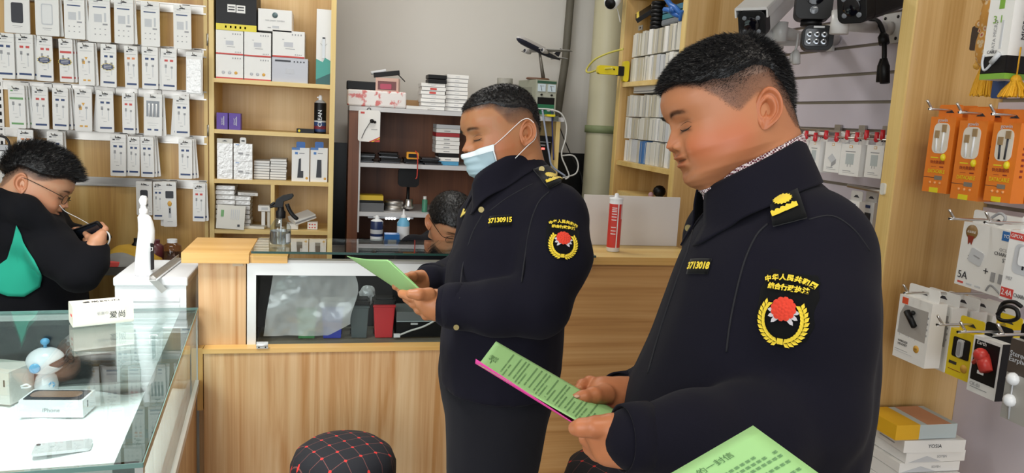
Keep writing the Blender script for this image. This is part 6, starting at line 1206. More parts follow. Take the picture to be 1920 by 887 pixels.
def npmesh(name,V,F,m,parent,col=None,tri=False):
    V=np.asarray(V)-np.array(wloc(parent)) if parent else np.asarray(V)
    me=bpy.data.meshes.new(name); me.vertices.add(len(V)); me.vertices.foreach_set('co',V.astype(np.float32).ravel()); k=F.shape[1]
    me.loops.add(F.size); me.loops.foreach_set('vertex_index',F.astype(np.int32).ravel()); me.polygons.add(len(F)); me.polygons.foreach_set('loop_start',np.arange(0,F.size,k,dtype=np.int32)); me.polygons.foreach_set('loop_total',np.full(len(F),k,np.int32))
    me.polygons.foreach_set('use_smooth',np.ones(len(F),bool)); me.update(calc_edges=True); me.materials.append(m)
    if col is not None:
        at=me.color_attributes.new('tone','FLOAT_COLOR','POINT'); c=np.ones((len(V),4),np.float32); c[:,:3]=col; at.data.foreach_set('color',c.ravel())
    o=bpy.data.objects.new(name,me); COL.objects.link(o); o.parent=parent; return o
def attrmat(name,rough,sub=None,spec=.4,bump=None,sheen=None):
    m=mat(name,(.5,.5,.5),rough,spec=spec,sub=sub,bump=bump); nt=m.node_tree; a=nt.nodes.new('ShaderNodeAttribute'); a.attribute_name='tone'; nt.links.new(a.outputs['Color'],nt.nodes['Principled BSDF'].inputs['Base Color']); return m
SKIN=attrmat('skin',.42,sub=.06,spec=.4,bump=(420,.12,.0004)); HAIRM=mat('black_hair',srgb('#0f0e10'),.45,spec=.5)
def sst(a,b,x): t=np.clip((x-a)/(b-a),0,1); return t*t*(3-2*t)
def G(x,c,s_): return np.exp(-((x-c)/s_)**2)
_z=[-.100,-.092,-.083,-.075,-.068,-.056,-.048,-.042,-.034,-.02,0,.0125,.0257,.035,.0447,.06,.075,.09,.10,.108,.1128]
_f=[.070,.086,.0925,.0925,.0905,.0915,.0915,.0925,.0915,.0885,.0865,.0900,.0950,.0960,.0945,.088,.078,.063,.047,.026,-.012]
_zb=[-.100,-.094,-.085,-.075,-.06,-.045,-.023,0,.02,.04,.06,.075,.09,.10,.108,.1128]
_b=[.050,.035,.005,-.03,-.058,-.076,-.087,-.092,-.0945,-.095,-.0915,-.086,-.074,-.061,-.044,-.020]
_zw=[-.100,-.095,-.085,-.075,-.06,-.04,-.02,0,.02,.04,.06,.075,.09,.10,.108,.1128]
_w=[.020,.031,.044,.055,.064,.070,.073,.0750,.0765,.0765,.0725,.066,.054,.043,.028,.004]
def curve(zs,vs):
    """dense smooth lookup through the control values"""
    g=np.linspace(zs[0],zs[-1],500); y=np.interp(g,zs,vs); k=np.hanning(13); k/=k.sum(); yp=np.pad(y,6,mode='edge'); y2=np.convolve(yp,k,'valid'); y2[-7:]=y[-7:]; return lambda z:np.interp(z,g,y2)
def head_geo(fat=0.0,nose=1.0,h=.0017,neck=None,brow=1.0,res=None,round_=0.0):
    f=curve(_z,_f); b=curve(_zb,_b); w=curve(_zw,_w)
    def D(x,z):
        ax=np.abs(x)
        na=np.interp(z,[-.040,-.034,-.029,-.023,-.018,-.01,0,.010,.018],[0,.003,.0115,.0205,.0185,.0130,.0070,.003,0])*nose; ns=np.interp(z,[-.03,-.02,-.005,.012],[.0125,.0115,.0085,.0095])
        d=na*np.exp(-(ax/ns)**2)+.0085*nose*G(ax,.0145,.0055)*G(z,-.0265,.0065)
        d=d-.0085*G(ax,.031,.014)*G(z,.001,.0115)+.0062*G(ax,.031,.0115)*G(z,-.0025,.0075)   # sockets, lids
        d=d-.0016*G(ax,.031,.012)*G(z,-.0135,.0028)-.0014*G(ax,.031,.014)*G(z,.0065,.0022)   # lid folds
        d=d+.0025*brow*G(ax,.028,.016)*G(z,.017,.006)
        lip=np.exp(-(ax/.021)**4)
        d=d+lip*(.0072*G(z,-.0425,.0036)+.0062*G(z,-.0555,.0042)-.0040*G(z,-.0487,.0016))-.0012*G(ax,0,.004)*G(z,-.036,.006)
        d=d-.0016*G(ax,.026,.004)*G(z,-.0487,.005)-.003*G(z,-.067,.005)*G(ax,0,.02)+.0015*G(z,-.084,.010)*G(ax,0,.016)
        d=d+(.003+.004*fat)*G(ax,.045,.018)*G(z,-.03,.02)-.0012*G(ax,.029,.007)*G(z,-.036,.010)*(1+.5*fat)
        return d
    def fn(X,Y,Z):
        x=X; z=Z; y=Y-D(x,z)*sst(.015,.06,Y)
        F_=f(z); B_=b(z); jw=1+fat*(.16*G(z,-.07,.045)+.05*G(z,-.03,.04))+round_*.05; W_=w(z)*jw
        yc=np.where(z>-.02,-.012+0*z,np.interp(z,[-.1,-.085,-.06,-.02],[.060,.04,.008,-.012])); yc=np.clip(yc,B_+.004,F_-.004)
        ly=np.where(y>yc,F_-yc,yc-B_); p=np.where(y>yc,2.35,2.15)
        q=((np.abs(x)/W_)**p+(np.abs(y-yc)/ly)**p)**(1/p)+1e-6; r=np.sqrt(x*x+(y-yc)**2)+1e-6; d=r*(1-1/q)
        d=np.where(q<.15,-.03,d); d=np.maximum(d,np.maximum(z-.1128,-.1-z)); return d
    lo=(-.10,-.115,-.19); hi=(.10,.135,.125); Fd=Field(lo,hi,h); Fd.func(lo,hi,fn,.001)
    nk=neck or ((0,-.030,-.03),(0,-.026,-.20),.058,.064)
    Fd.rc(nk[0],nk[1],nk[2],nk[3],.018)
    Fd.rc((0,-.02,-.06),(0,.035,-.088),.052*(1+.25*fat),.030*(1+.3*fat),.018)
    V,F=Fd.mesh(1); return V,F
def hairline(y,line): return np.interp(y,[p[0] for p in line],[p[1] for p in line])
LINE_B=[(-.105,-.060),(-.09,-.055),(-.075,-.048),(-.063,-.025),(-.055,.005),(-.043,.016),(-.02,.012),(-.005,.004),(.010,-.004),(.020,.004),(.032,.022),(.045,.036),(.055,.046),(.075,.056),(.10,.060)]
DARK_B=[(-.105,-.020),(-.092,.002),(-.075,.040),(-.055,.060),(-.032,.072),(.010,.072),(.035,.062),(.05,.053),(.10,.060)]
def head_colors(V,base,line,dark,stub=.35,red=.6,brow=1,beard=.0):
    x,y,z=V[:,0],V[:,1],V[:,2]; ax=np.abs(x); c=np.ones((len(V),3))*np.array(base); nz=np.array([noise.noise(Vector(p)*55) for p in V[::1]]) if len(V)<90000 else np.zeros(len(V))
    def mix(t,colr): 
        nonlocal c; t=np.clip(t,0,1)[:,None]; c=c*(1-t)+np.array(colr)*t
    rd=np.array(base)*np.array((1.06,.72,.62))
    mix(red*G(z,-.038,.028)*sst(.02,.05,ax)*sst(-.02,.02,y),rd); mix(red*.5*G(z,-.022,.012)*G(ax,0,.018)*sst(.07,.09,y),rd); mix(.25*(nz>.15)*sst(-.06,0,y),rd)
    fr=sst(.06,.085,y)
    mix(.75*fr*np.exp(-(ax/.0205)**4)*(np.exp(-((z+.0425)/.0045)**4)*.8+np.exp(-((z+.0555)/.0055)**4)*.9),np.array(base)*np.array((.82,.50,.48)))
    mix(.85*fr*np.exp(-(ax/.0235)**4)*G(z,-.0487,.0011),np.array(base)*.22)  # gap between the lips, its shade painted as darker skin
    zl=-.0065-.0018*((ax-.031)/.012)**2
    mix(.97*sst(.04,.055,y)*np.exp(-((ax-.031)/.0140)**4)*np.exp(-((z-zl)/.0023)**2),(.010,.007,.006)); mix(.5*sst(.04,.055,y)*np.exp(-((ax-.031)/.0150)**4)*G(z,zl+.004,.003),np.array(base)*.55)
    mix(.5*sst(.045,.06,y)*np.exp(-((ax-.031)/.0135)**4)*G(z,.0065,.0014),np.array(base)*.35)  # eyelid fold shade painted into the skin colour
    mix(.6*fr*G(ax,.0105,.0035)*G(z,-.0325,.0022),np.array(base)*.2)  # nostril shade painted as dark spots
    if brow: mix(.80*sst(.04,.06,y)*np.exp(-((ax-.030)/.017)**4)*np.exp(-((z-.019-.06*(.03-ax)*-1*0-.003*np.cos((ax-.03)*90))/.0036)**2),(.02,.014,.012))
    hl=hairline(y,line); dl=np.maximum(hairline(y,dark),hl+.005); t=sst(hl-.004,hl+.006,z)*(1-.0*z); t=np.where(y>.02,t,t); t2=sst(hl,dl+.004,z)
    mix(t*(stub+(1-stub)*t2)*(1+.25*nz),(.035,.026,.024))
    mix(beard*G(z,-.088,.012)*sst(.02,.05,y),np.array(base)*.55); return c,t,t2
def strands(V,F,N,t,t2,n,Lmin,Lmax,wd,fwd,dirf,rng):
    """many short hairs as thin blades standing on the scalp"""
    a=V[F[:,0]]; b=V[F[:,2]]; ar=np.linalg.norm(np.cross(b-a,V[F[:,3]]-V[F[:,1]]),axis=1); wt=(t[F[:,0]]>.3)*ar*(.30+.9*t2[F[:,0]]); wt/=wt.sum(); fi=rng.choice(len(F),n,p=wt); uv=rng.rand(n,2)
    p=(V[F[fi,0]]*(1-uv[:,:1])+V[F[fi,1]]*uv[:,:1])*(1-uv[:,1:])+(V[F[fi,3]]*(1-uv[:,:1])+V[F[fi,2]]*uv[:,:1])*uv[:,1:]
    nn=N[F[fi,0]]; T2=t2[F[fi,0]]; L=(Lmin+(Lmax-Lmin)*T2**1.5)*rng.uniform(.75,1.15,n); d=nn*(.30+.5*T2)[:,None]+dirf(p)*.8+rng.normal(0,.16,(n,3)); d/=np.linalg.norm(d,axis=1)[:,None]
    d2=d+dirf(p)*.3-nn*.12; d2/=np.linalg.norm(d2,axis=1)[:,None]; s=np.cross(d,rng.normal(0,1,(n,3))); s/=np.linalg.norm(s,axis=1)[:,None]; w_=wd*(.55+.45*T2)[:,None]
    p=p-nn*.0005; q=p+d*L[:,None]*.55; r=q+d2*L[:,None]*.45
    vs=np.stack([p-s*w_,p+s*w_,q+s*w_*.8,q-s*w_*.8,r+s*w_*.15,r-s*w_*.15],1).reshape(-1,3); k=np.arange(n)[:,None]*6; return vs,np.concatenate([k+np.array([[0,1,2,3]]),k+np.array([[3,2,4,5]])])
def ear_geo(side,c,tilt,sc=1.0,out=.35):
    """ear in head space; side -1/+1 gives the lateral side; tilt leans the top backward"""
    nu,nv=64,26; V=[]; 
    rho=[0,.12,.24,.34,.42,.50,.57,.64,.71,.78,.84,.89,.93,.97,1.0,1.02,1.0,.95,.88,.8,.7,.6,.5,.4,.3,.2]
    for j in range(nv):
        for i in range(nu):
            ph=2*PI*i/nu; cy=math.cos(ph); cz=math.sin(ph)      # cy>0 towards the face
            R=.0310*(1+.10*cz); ry=R*.60*(1-.12*cy) ; rz=R*(1.03)
            if cz<0: ry*=1-.30*(-cz)**1.5
            r=rho[j]; low=max(0,-cz-.45)/.55; frt=max(0,cy-.55)/.45*(1 if abs(cz)<.75 else .3)
            if j<16:
                hh=np.interp(r,[0,.2,.36,.50,.60,.72,.86,.97,1.02],[-.007,-.0065,-.002,.0045,.005,.0018,.0075,.0075,.004])
                hh=hh*(1-low)+(.0035*(1-low*.2)+.002*math.sin(r*PI))*low if low>0 else hh
                if frt>0: hh=hh*(1-frt)+frt*np.interp(r,[0,.35,.6,.8,1.02],[-.006,-.003,.003,.0015,-.001])
            else: hh=np.interp(r,[0,.2,1.0],[-.010,-.010,.002])-.003
            y=r*ry*cy; z=r*rz*cz; hh=hh+.004+out*max(0,-y)*.8+.15*max(0,z)*.2
            V.append((y,z,hh))
    V=np.array(V)*sc; ca,sa=math.cos(tilt),math.sin(tilt); y=V[:,0]*ca-V[:,1]*sa; z=V[:,0]*sa+V[:,1]*ca; P3=np.stack([side*(abs(c[0])+V[:,2]),c[1]+y,c[2]+z],1)
    F=[]
    for j in range(nv-1):
        for i in range(nu):
            q=(j*nu+i,j*nu+(i+1)%nu,(j+1)*nu+(i+1)%nu,(j+1)*nu+i); F.append(q if side>0 else q[::-1])
    dep=V[:,2]/sc; return P3,np.array(F),dep
RX,DX,FXC=np.array([1.,0,0]),np.array([0,1.,0]),np.array([0,0,1.])
def camdir(r,d,f): return RW@np.array([r,d,f],float)
def head_frame(u,v,Dp,psi,pitch,roll=0,sc=1.0):
    ps,pt=math.radians(psi),math.radians(pitch); fwd=np.array([-math.cos(ps)*math.cos(pt),math.sin(pt),-math.sin(ps)*math.cos(pt)])
    up=np.array([0,-1,0.]); up-=fwd*up.dot(fwd); up/=np.linalg.norm(up); x=np.cross(fwd,up)
    if roll: a=math.radians(roll); x,up=x*math.cos(a)+up*math.sin(a),up*math.cos(a)-x*math.sin(a)
    R=np.stack([RW@x,RW@fwd,RW@up],1)*sc; o=np.array(P(u,v,D=Dp)); return o,R
def to_world(V,fr): return V@fr[1].T+fr[0]
def cpt(u,v,D): return np.array(P(u,v,D=D))
class Body:
    """collects the skin islands of one figure into a single mesh"""
    def __init__(s): s.V=[]; s.F=[]; s.C=[]; s.n=0
    def add(s,V,F,C):
        C=np.array(C); C=np.tile(C,(len(V),1)) if C.ndim==1 else C; s.V.append(V); s.F.append(F+s.n); s.C.append(C); s.n+=len(V)
    def build(s,parent): return npmesh('body',np.concatenate(s.V),np.concatenate(s.F),SKIN,parent,np.concatenate(s.C))
def hand(body,chains,skin,h=.0016,k=.006,nails=()):
    """chains: lists of (u,v,depth,radius) joints; the first lists form the palm"""
    allp=[]; cs=[]
    for ch in chains:
        pts=[cpt(*q[:3]) for q in ch]; cs.append((pts,[q[3] for q in ch])); allp+=pts
    A=np.array(allp); F_=Field(A.min(0)-.04,A.max(0)+.04,h)
    for i,(p,r) in enumerate(cs): F_.chain(p,r,k if i>3 else .014)
    V,F=F_.mesh(1); N=vnorm(V,F); C=np.tile(np.array(skin),(len(V),1)); nz=np.array([noise.noise(Vector(p)*60) for p in V])
    C*=(1+.10*nz)[:,None]; kn=np.array([q for p,_ in cs for q in p[1:-1]]) 
    if len(kn):
        d=np.min(np.linalg.norm(V[:,None,:]-kn[None],axis=2),axis=1); C=C*(1-.18*np.exp(-(d/.010)**2)[:,None]*np.array([.2,1,1]))
    body.add(V,F,C)
def torso_fn(sec,fwd,lat):
    """sec rows: (z, centre xyz, half depth, half width)"""
    sec=sorted(sec,key=lambda q:q[0]); zs=[q[0] for q in sec]; cx=[q[1][0] for q in sec]; cy=[q[1][1] for q in sec]; A=[q[2] for q in sec]; B=[q[3] for q in sec]
    g=np.linspace(zs[0],zs[-1],300); k=np.hanning(25); k/=k.sum()
    sm=lambda v:np.convolve(np.pad(np.interp(g,zs,v),12,mode='edge'),k,'valid')
    CXs,CYs,AA,BB=sm(cx),sm(cy),sm(A),sm(B)
    def fn(X,Y,Z):
        x=X-np.interp(Z,g,CXs); y=Y-np.interp(Z,g,CYs); u=x*fwd[0]+y*fwd[1]; v=x*lat[0]+y*lat[1]; a=np.interp(Z,g,AA); b=np.interp(Z,g,BB)
        q=((np.abs(u)/a)**2.3+(np.abs(v)/b)**2.3)**(1/2.3)+1e-6; r=np.sqrt(u*u+v*v)+1e-6; d=r*(1-1/q); d=np.where(q<.2,-.05,d); return np.maximum(d,np.maximum(zs[0]-Z,Z-zs[-1]))
    return fn
def wrinkle(V,F,amp,sc,seed=0,aniso=(1,1,.5),ridge=True,mask=None):
    N=vnorm(V,F); s=np.array(aniso)*sc
    w=np.array([noise.noise(Vector(p*s+seed)) for p in V]); w2=np.array([noise.noise(Vector(p*s*2.3+seed+5)) for p in V])
    d=(1-2*np.abs(w))*.6+w2*.4 if ridge else w; 
    if mask is not None: d=d*mask
    return V+N*(d*amp)[:,None]
from mathutils.bvhtree import BVHTree
class Surf:
    def __init__(s,V,F):
        s.V=np.asarray(V); s.t=BVHTree.FromPolygons([tuple(p) for p in V],[tuple(int(i) for i in f) for f in F])
    def hit(s,u,v,off=.002):
        o=Vector((0,0,EYE)); d=(P(u,v,D=1.0)-o).normalized(); r=s.t.ray_cast(o,d)
        if r[0] is None:
            fw=RW[:,2]; dep=float(np.median((s.V-np.array([0,0,EYE]))@fw)); q,n,i,dd=s.t.find_nearest(P(u,v,D=dep)); n=n if n.dot(d)<0 else -n; return q+n*off
        n=r[1]; n=n if n.dot(d)<0 else -n; return r[0]+n*off
    def near(s,p,off=.002):
        q,n,i,d=s.t.find_nearest(Vector(p)); dd=Vector(p)-q
        n=n if n.dot(Vector((0,0,EYE))-q)>0 else -n
        return q+n*off
def decal_frame(surf,c,upx,off=.0):
    """frame on a garment: centre pixel c, pixel above it upx"""
    a=surf.hit(*c,off=0); b=surf.hit(*upx,off=0); r=surf.hit(c[0]+12,c[1],off=0); l=surf.hit(c[0]-12,c[1],off=0)
    up=(b-a).normalized(); x=(r-l); x=(x-up*x.dot(up)).normalized(); return a,x,up
def wrap(mb,surf,M,lift):
    """lay the flat points of a builder onto the garment along the frame's normal"""
    n=Vector((M[0][2],M[1][2],M[2][2])); out=[]
    for p in mb.v:
        w=M@Vector((p[0],p[1],0)); r=surf.t.ray_cast(w+n*.06,-n,.14); b=(r[0] if r[0] is not None else w); out.append(tuple(b+n*(lift+p[2])))
    mb.v=out; return mb

def push_out(o,surfV,surfF,gap=.003,only=None):
    """move the points of a garment piece that sink into the surface underneath back out of it"""
    t=BVHTree.FromPolygons([tuple(p) for p in surfV],[tuple(int(i) for i in f) for f in surfF]); L=Vector(wloc(o))
    for v in o.data.vertices:
        p=v.co+L; q,n,i,d=t.find_nearest(p)
        if q is None: continue
        s_=(p-q).dot(n)
        if s_<gap and d<.09: v.co=q+n*gap-L
    o.data.update()
# ---------------------------------------------------------------- uniforms
def cloth(name,hexc,rough=.9,sheen=.03,bs=700):
    m=mat(name,srgb(hexc),rough,spec=.12,bump=(bs,.25,.0006)); m.node_tree.nodes['Principled BSDF'].inputs['Sheen Weight'].default_value=sheen; m.node_tree.nodes['Principled BSDF'].inputs['Sheen Roughness'].default_value=.5; return m
NAVYC=cloth('uniform_navy','#14131d'); PATCHB=cloth('badge_black','#07080a',.8,.1); YTH=cloth('yellow_thread','#e6c93c',.6,.2,1500); RTH=cloth('red_thread','#d8402c',.6,.2,1500); WTH=cloth('white_thread','#c9c4c8',.6,.2,1500); BRASS=mat('brass',srgb('#8f8055'),.4,.8); GTR=cloth('trouser_charcoal','#1d1d22')
chkr=bpy.data.materials.new('checked_shirt'); chkr.use_nodes=True; nt=chkr.node_tree; b=nt.nodes['Principled BSDF']; b.inputs['Roughness'].default_value=.8
ck=nt.nodes.new('ShaderNodeTexChecker'); ck.inputs['Scale'].default_value=330; ck.inputs['Color1'].default_value=(*srgb('#d8cfd2'),1); ck.inputs['Color2'].default_value=(*srgb('#5d2533'),1); tcn=nt.nodes.new('ShaderNodeTexCoord'); nt.links.new(tcn.outputs['Object'],ck.inputs['Vector']); nt.links.new(ck.outputs[0],b.inputs['Base Color'])
def arm_patch(surf,c,up,w,parent,jac):
    """shield badge: arched name, second line, wreath and red peony"""
    a,x,y=decal_frame(surf,c,up); M=face(a,x,y); h=w*1.32
    sh=[(-.38,.5),(.38,.5),(.46,.40),(.44,.33),(.5,.22),(.5,-.18),(.40,-.36),(.2,-.46),(0,-.5),(-.2,-.46),(-.40,-.36),(-.5,-.18),(-.5,.22),(-.44,.33),(-.46,.40)]
    m=MB(); pts=[(px*w,pz*h) for px,pz in sh]; rings=[1,.94,.7,.45,.2]; vs=[(px*r,pz*r,.0012 if r<1 else 0) for r in rings for px,pz in pts]+[(0,0,.0012)]; n=len(pts); fs=[(i*n+k,i*n+(k+1)%n,(i+1)*n+(k+1)%n,(i+1)*n+k) for i in range(len(rings)-1) for k in range(n)]+[((len(rings)-1)*n+k,(len(rings)-1)*n+(k+1)%n,len(rings)*n) for k in range(n)]
    m.add(vs,fs,PATCHB,True); p=wb(wrap(m,surf,M,.0015),'arm_patch',parent); p['label']='black shield arm badge with yellow wreath and red flower'
    m=MB()
    s1='中华人民共和国'
    for i,chh in enumerate(s1):
        an=(i-3)*.115; R=w*1.12; m.text(chh,w*.118,YTH,Matrix.Translation((R*math.sin(an),h*.385-R*(1-math.cos(an))*.9,.0))@Matrix.Rotation(-an,4,'Z'),bold=.0004)
    m.text('综合行政执法',w*.118,YTH,Matrix.Translation((0,h*.245,0)),bold=.0004)
    for s in(-1,1):
        for i in range(12):
            t=i/11; an=-PI/2+s*(.14+t*1.98); cx=.36*w*math.cos(an)*1.02; cz=-.16*h+.28*h*math.sin(an)*1.03
            for q in(-1,1):
                ta=an+s*(PI/2)+q*.6*s; L=.125*w; dx,dz=math.cos(ta),math.sin(ta); px_,pz_=-dz,dx
                m.add([(cx,cz,0),(cx+dx*L*.5+px_*L*.26,cz+dz*L*.5+pz_*L*.26,.001),(cx+dx*L,cz+dz*L,0),(cx+dx*L*.5-px_*L*.26,cz+dz*L*.5-pz_*L*.26,.001)],[(0,1,2,3)],YTH)
    m.box((0,-.43*h,.0004),(.10*w,.07*h,.0006),YTH)
    wb(wrap(m,surf,M,.0055),'badge_embroidery',p)
    m=MB()
    for s in(-1,1):
        for i in range(3): an=-PI/2+s*(.75+.42*i); m.prism([(.0,-.05*w),(.12*w,-.03*w),(.16*w,0),(.12*w,.03*w),(0,.05*w)],(0,0,0),.0008,WTH,'Z',Matrix.Translation((0,-.06*h,0))@Matrix.Rotation(an,4,'Z')@Matrix.Translation((.12*w,0,0)))
    wb(wrap(m,surf,M,.0048),'white_leaves',p)
    m=MB(); R_=random.Random(3)
    for r0,n,ps in((.165,12,.06),(.115,9,.055),(.06,6,.05),(0,1,.05)):
        for i in range(n):
            an=2*PI*i/n+r0*9; cx,cz=r0*w*math.cos(an),-.03*h+r0*w*.92*math.sin(an); k=8; m.add([(cx,cz,.0028-r0*.008)]+[(cx+ps*w*math.cos(2*PI*j/k+.3),cz+ps*w*math.sin(2*PI*j/k+.3),.0012-r0*.004) for j in range(k)],[(0,1+j,1+(j+1)%k) for j in range(k)],RTH)
    wb(wrap(m,surf,M,.0055),'red_flower',p)
def name_tag(surf,c,up,w,h,txt,parent,rot=0):
    a,x,y=decal_frame(surf,c,up); 
    if rot: R_=Matrix.Rotation(rot,3,x.cross(y)); x=R_@x; y=R_@y
    M=face(a,x,y)
    m=MB(); m.grid(lambda u,v:((u-.5)*w,(v-.5)*h,.001),10,5,PATCHB); t=wb(wrap(m,surf,M,.0018),'number_tag',parent,solid=.0012); t['label']='black tag with yellow stitched number'
    m=MB(); m.text(txt,h*.62,YTH,Matrix.Identity(4),bold=.0006,squash=.92); wb(wrap(m,surf,M,.0040),'number',t)
def px_patch(surf,px,m,name,parent,lift,nu=10,nv=10,solid=.0015):
    """four-cornered cloth piece laid on a garment between four seen corners"""
    a,b,c,d=[Vector(q) for q in px]; mb=MB()
    def f(u,v):
        q=(a*(1-u)+b*u)*(1-v)+(d*(1-u)+c*u)*v; r=surf.hit(q.x,q.y,off=lift); return r if r is not None else P(q.x,q.y,D=1.5)
    mb.grid(f,nu,nv,m); return wb(mb,name,parent,solid=solid)
def epaulette(surf,px,parent,btn,em,bar):
    e=px_patch(surf,px,PATCHB,'epaulette',parent,.006,8,10,.004); e['label']='black shoulder board with yellow embroidery and brass button'
    c=surf.hit(*btn,off=.010); n=(Vector((0,0,EYE))-c).normalized(); MBt=MB(); MBt.M=face(c,n.cross(Vector((0,0,1))),(0,0,1)); MBt.lathe([(.0066,-.004),(.0066,.001),(.005,.0025),(.0,.003)],(0,0,0),BRASS,'Z',20); MBt.lathe([(.0035,.0022),(.0025,.0035),(0,.0035)],(0,0,0),mat('pale_brass',srgb('#b8ab7c'),.4,.6),'Z',12); wb(MBt,'shoulder_button',e)
    m=MB(); 
    def q(u,v,off=.0105): return surf.hit(u,v,off=off)
    (ex,ey,ew,eh,ea)=em; k=16; pts=[q(ex,ey,.012)]
    for i in range(k*2):
        an=2*PI*i/(k*2); rr=1 if i%2 else .82; dx,dy=ew*rr*math.cos(an),eh*rr*math.sin(an); pts.append(q(ex+dx*math.cos(ea)-dy*math.sin(ea),ey+dx*math.sin(ea)+dy*math.cos(ea)))
    m.add(pts,[(0,1+i,1+(i+1)%(2*k)) for i in range(2*k)],YTH)
    (x0,y0,x1,y1,hw)=bar; n=14; top=[];bot=[]
    for i in range(n+1):
        t=i/n; u=x0+(x1-x0)*t; v=y0+(y1-y0)*t; L=math.hypot(x1-x0,y1-y0); nx,ny=-(y1-y0)/L,(x1-x0)/L; a=hw*(1+.35*math.sin(i*2.2)); top.append(q(u-nx*a,v-ny*a)); bot.append(q(u+nx*hw*.8,v+ny*hw*.8))
    m.add(top+bot,[(i,i+1,n+2+i,n+1+i) for i in range(n)],YTH); wb(m,'shoulder_embroidery',e)
def button(surf,u,v,parent,r=.009,m_=None,D=None):
    c=surf.hit(u,v,off=.003) or P(u,v,D=D); n=(Vector((0,0,EYE))-c).normalized(); m=MB(); m.M=face(c,n.cross(Vector((0,0,1))),(0,0,1)); m.lathe([(r,-.004),(r,.0015),(r*.8,.003),(r*.7,.0022),(0,.003)],(0,0,0),m_ or BRASS,'Z',20); o=wb(m,'button',parent); o['label']='brass coloured button'; return o
def collar_ring(c,fw,lt,up,prof,open_f,m,name,parent,n=60,solid=.003,front_drop=0,tips=0):
    """band round the neck; fw/lt are half-axis vectors; prof = list of (scale, rise along up)"""
    mb=MB(); c=Vector(c); fw=Vector(fw); lt=Vector(lt); up=Vector(up)
    def f(u,v):
        a=open_f+(2*PI-2*open_f)*u; i=min(int(v*(len(prof)-1)),len(prof)-2); t=v*(len(prof)-1)-i; s=prof[i][0]*(1-t)+prof[i+1][0]*t; r=prof[i][1]*(1-t)+prof[i+1][1]*t
        e=min(u,1-u); fr=max(0,math.cos(a)); vv=v**2; bk=.30+.70*(.5+.5*math.cos(a)); r=r-(.022*(.5-.5*math.cos(a))*max(0,v-.5)*2); s=1+(s-1)*(bk if s>1 else 1); s2=s+tips*vv*math.exp(-(e/.06)**2); return c+fw*(math.cos(a)*s2)+lt*(math.sin(a)*s)+up*(r-front_drop*fr*fr*v-tips*.25*vv*math.exp(-(e/.07)**2))
    mb.grid(f,n,4*(len(prof)-1)+1,m); return wb(mb,name,parent,solid=solid)
def hair_part(Vh,F,N,line,dark,t,t2,fr,parent,cap_t,n,Lmin,Lmax,wd,dirf,seed,name='hair'):
    """scalp cap plus short blades, in head space, then moved to the head"""
    rng=np.random.RandomState(seed); nz=np.array([noise.noise(Vector(p)*130) for p in Vh]); nz2=np.array([noise.noise(Vector(p)*320) for p in Vh])
    off=(cap_t[0]+(cap_t[1]-cap_t[0])*t2)+ (nz*.0020+nz2*.0012)*t2; keep=(t2[F]>.70).all(1); Fc=F[keep]; used=np.unique(Fc); mp=-np.ones(len(Vh),int); mp[used]=np.arange(len(used))
    edge=sst(.66,.92,t2); Vc=Vh+N*(off*edge-.0004)[:,None]; Vc=Vc[used]; Fc=mp[Fc]
    Vf,Ff=strands(Vh,F,N,t*(t2<.85),np.zeros_like(t2)+.05,int(n*.9),.0028,.0028,wd*.42,None,dirf,rng)
    Vs,Fs=strands(Vh+N*(off*edge*.75)[:,None],F,N,t,t2,n,Lmin,Lmax,wd,None,dirf,rng)
    V=np.concatenate([Vc,Vs,Vf]); F2=np.concatenate([Fc,Fs+len(Vc),Ff+len(Vc)+len(Vs)]); return npmesh(name,to_world(V,fr),F2,HAIRM,parent)
LASH=mat('lash_dark',srgb('#1c1210'),.6)
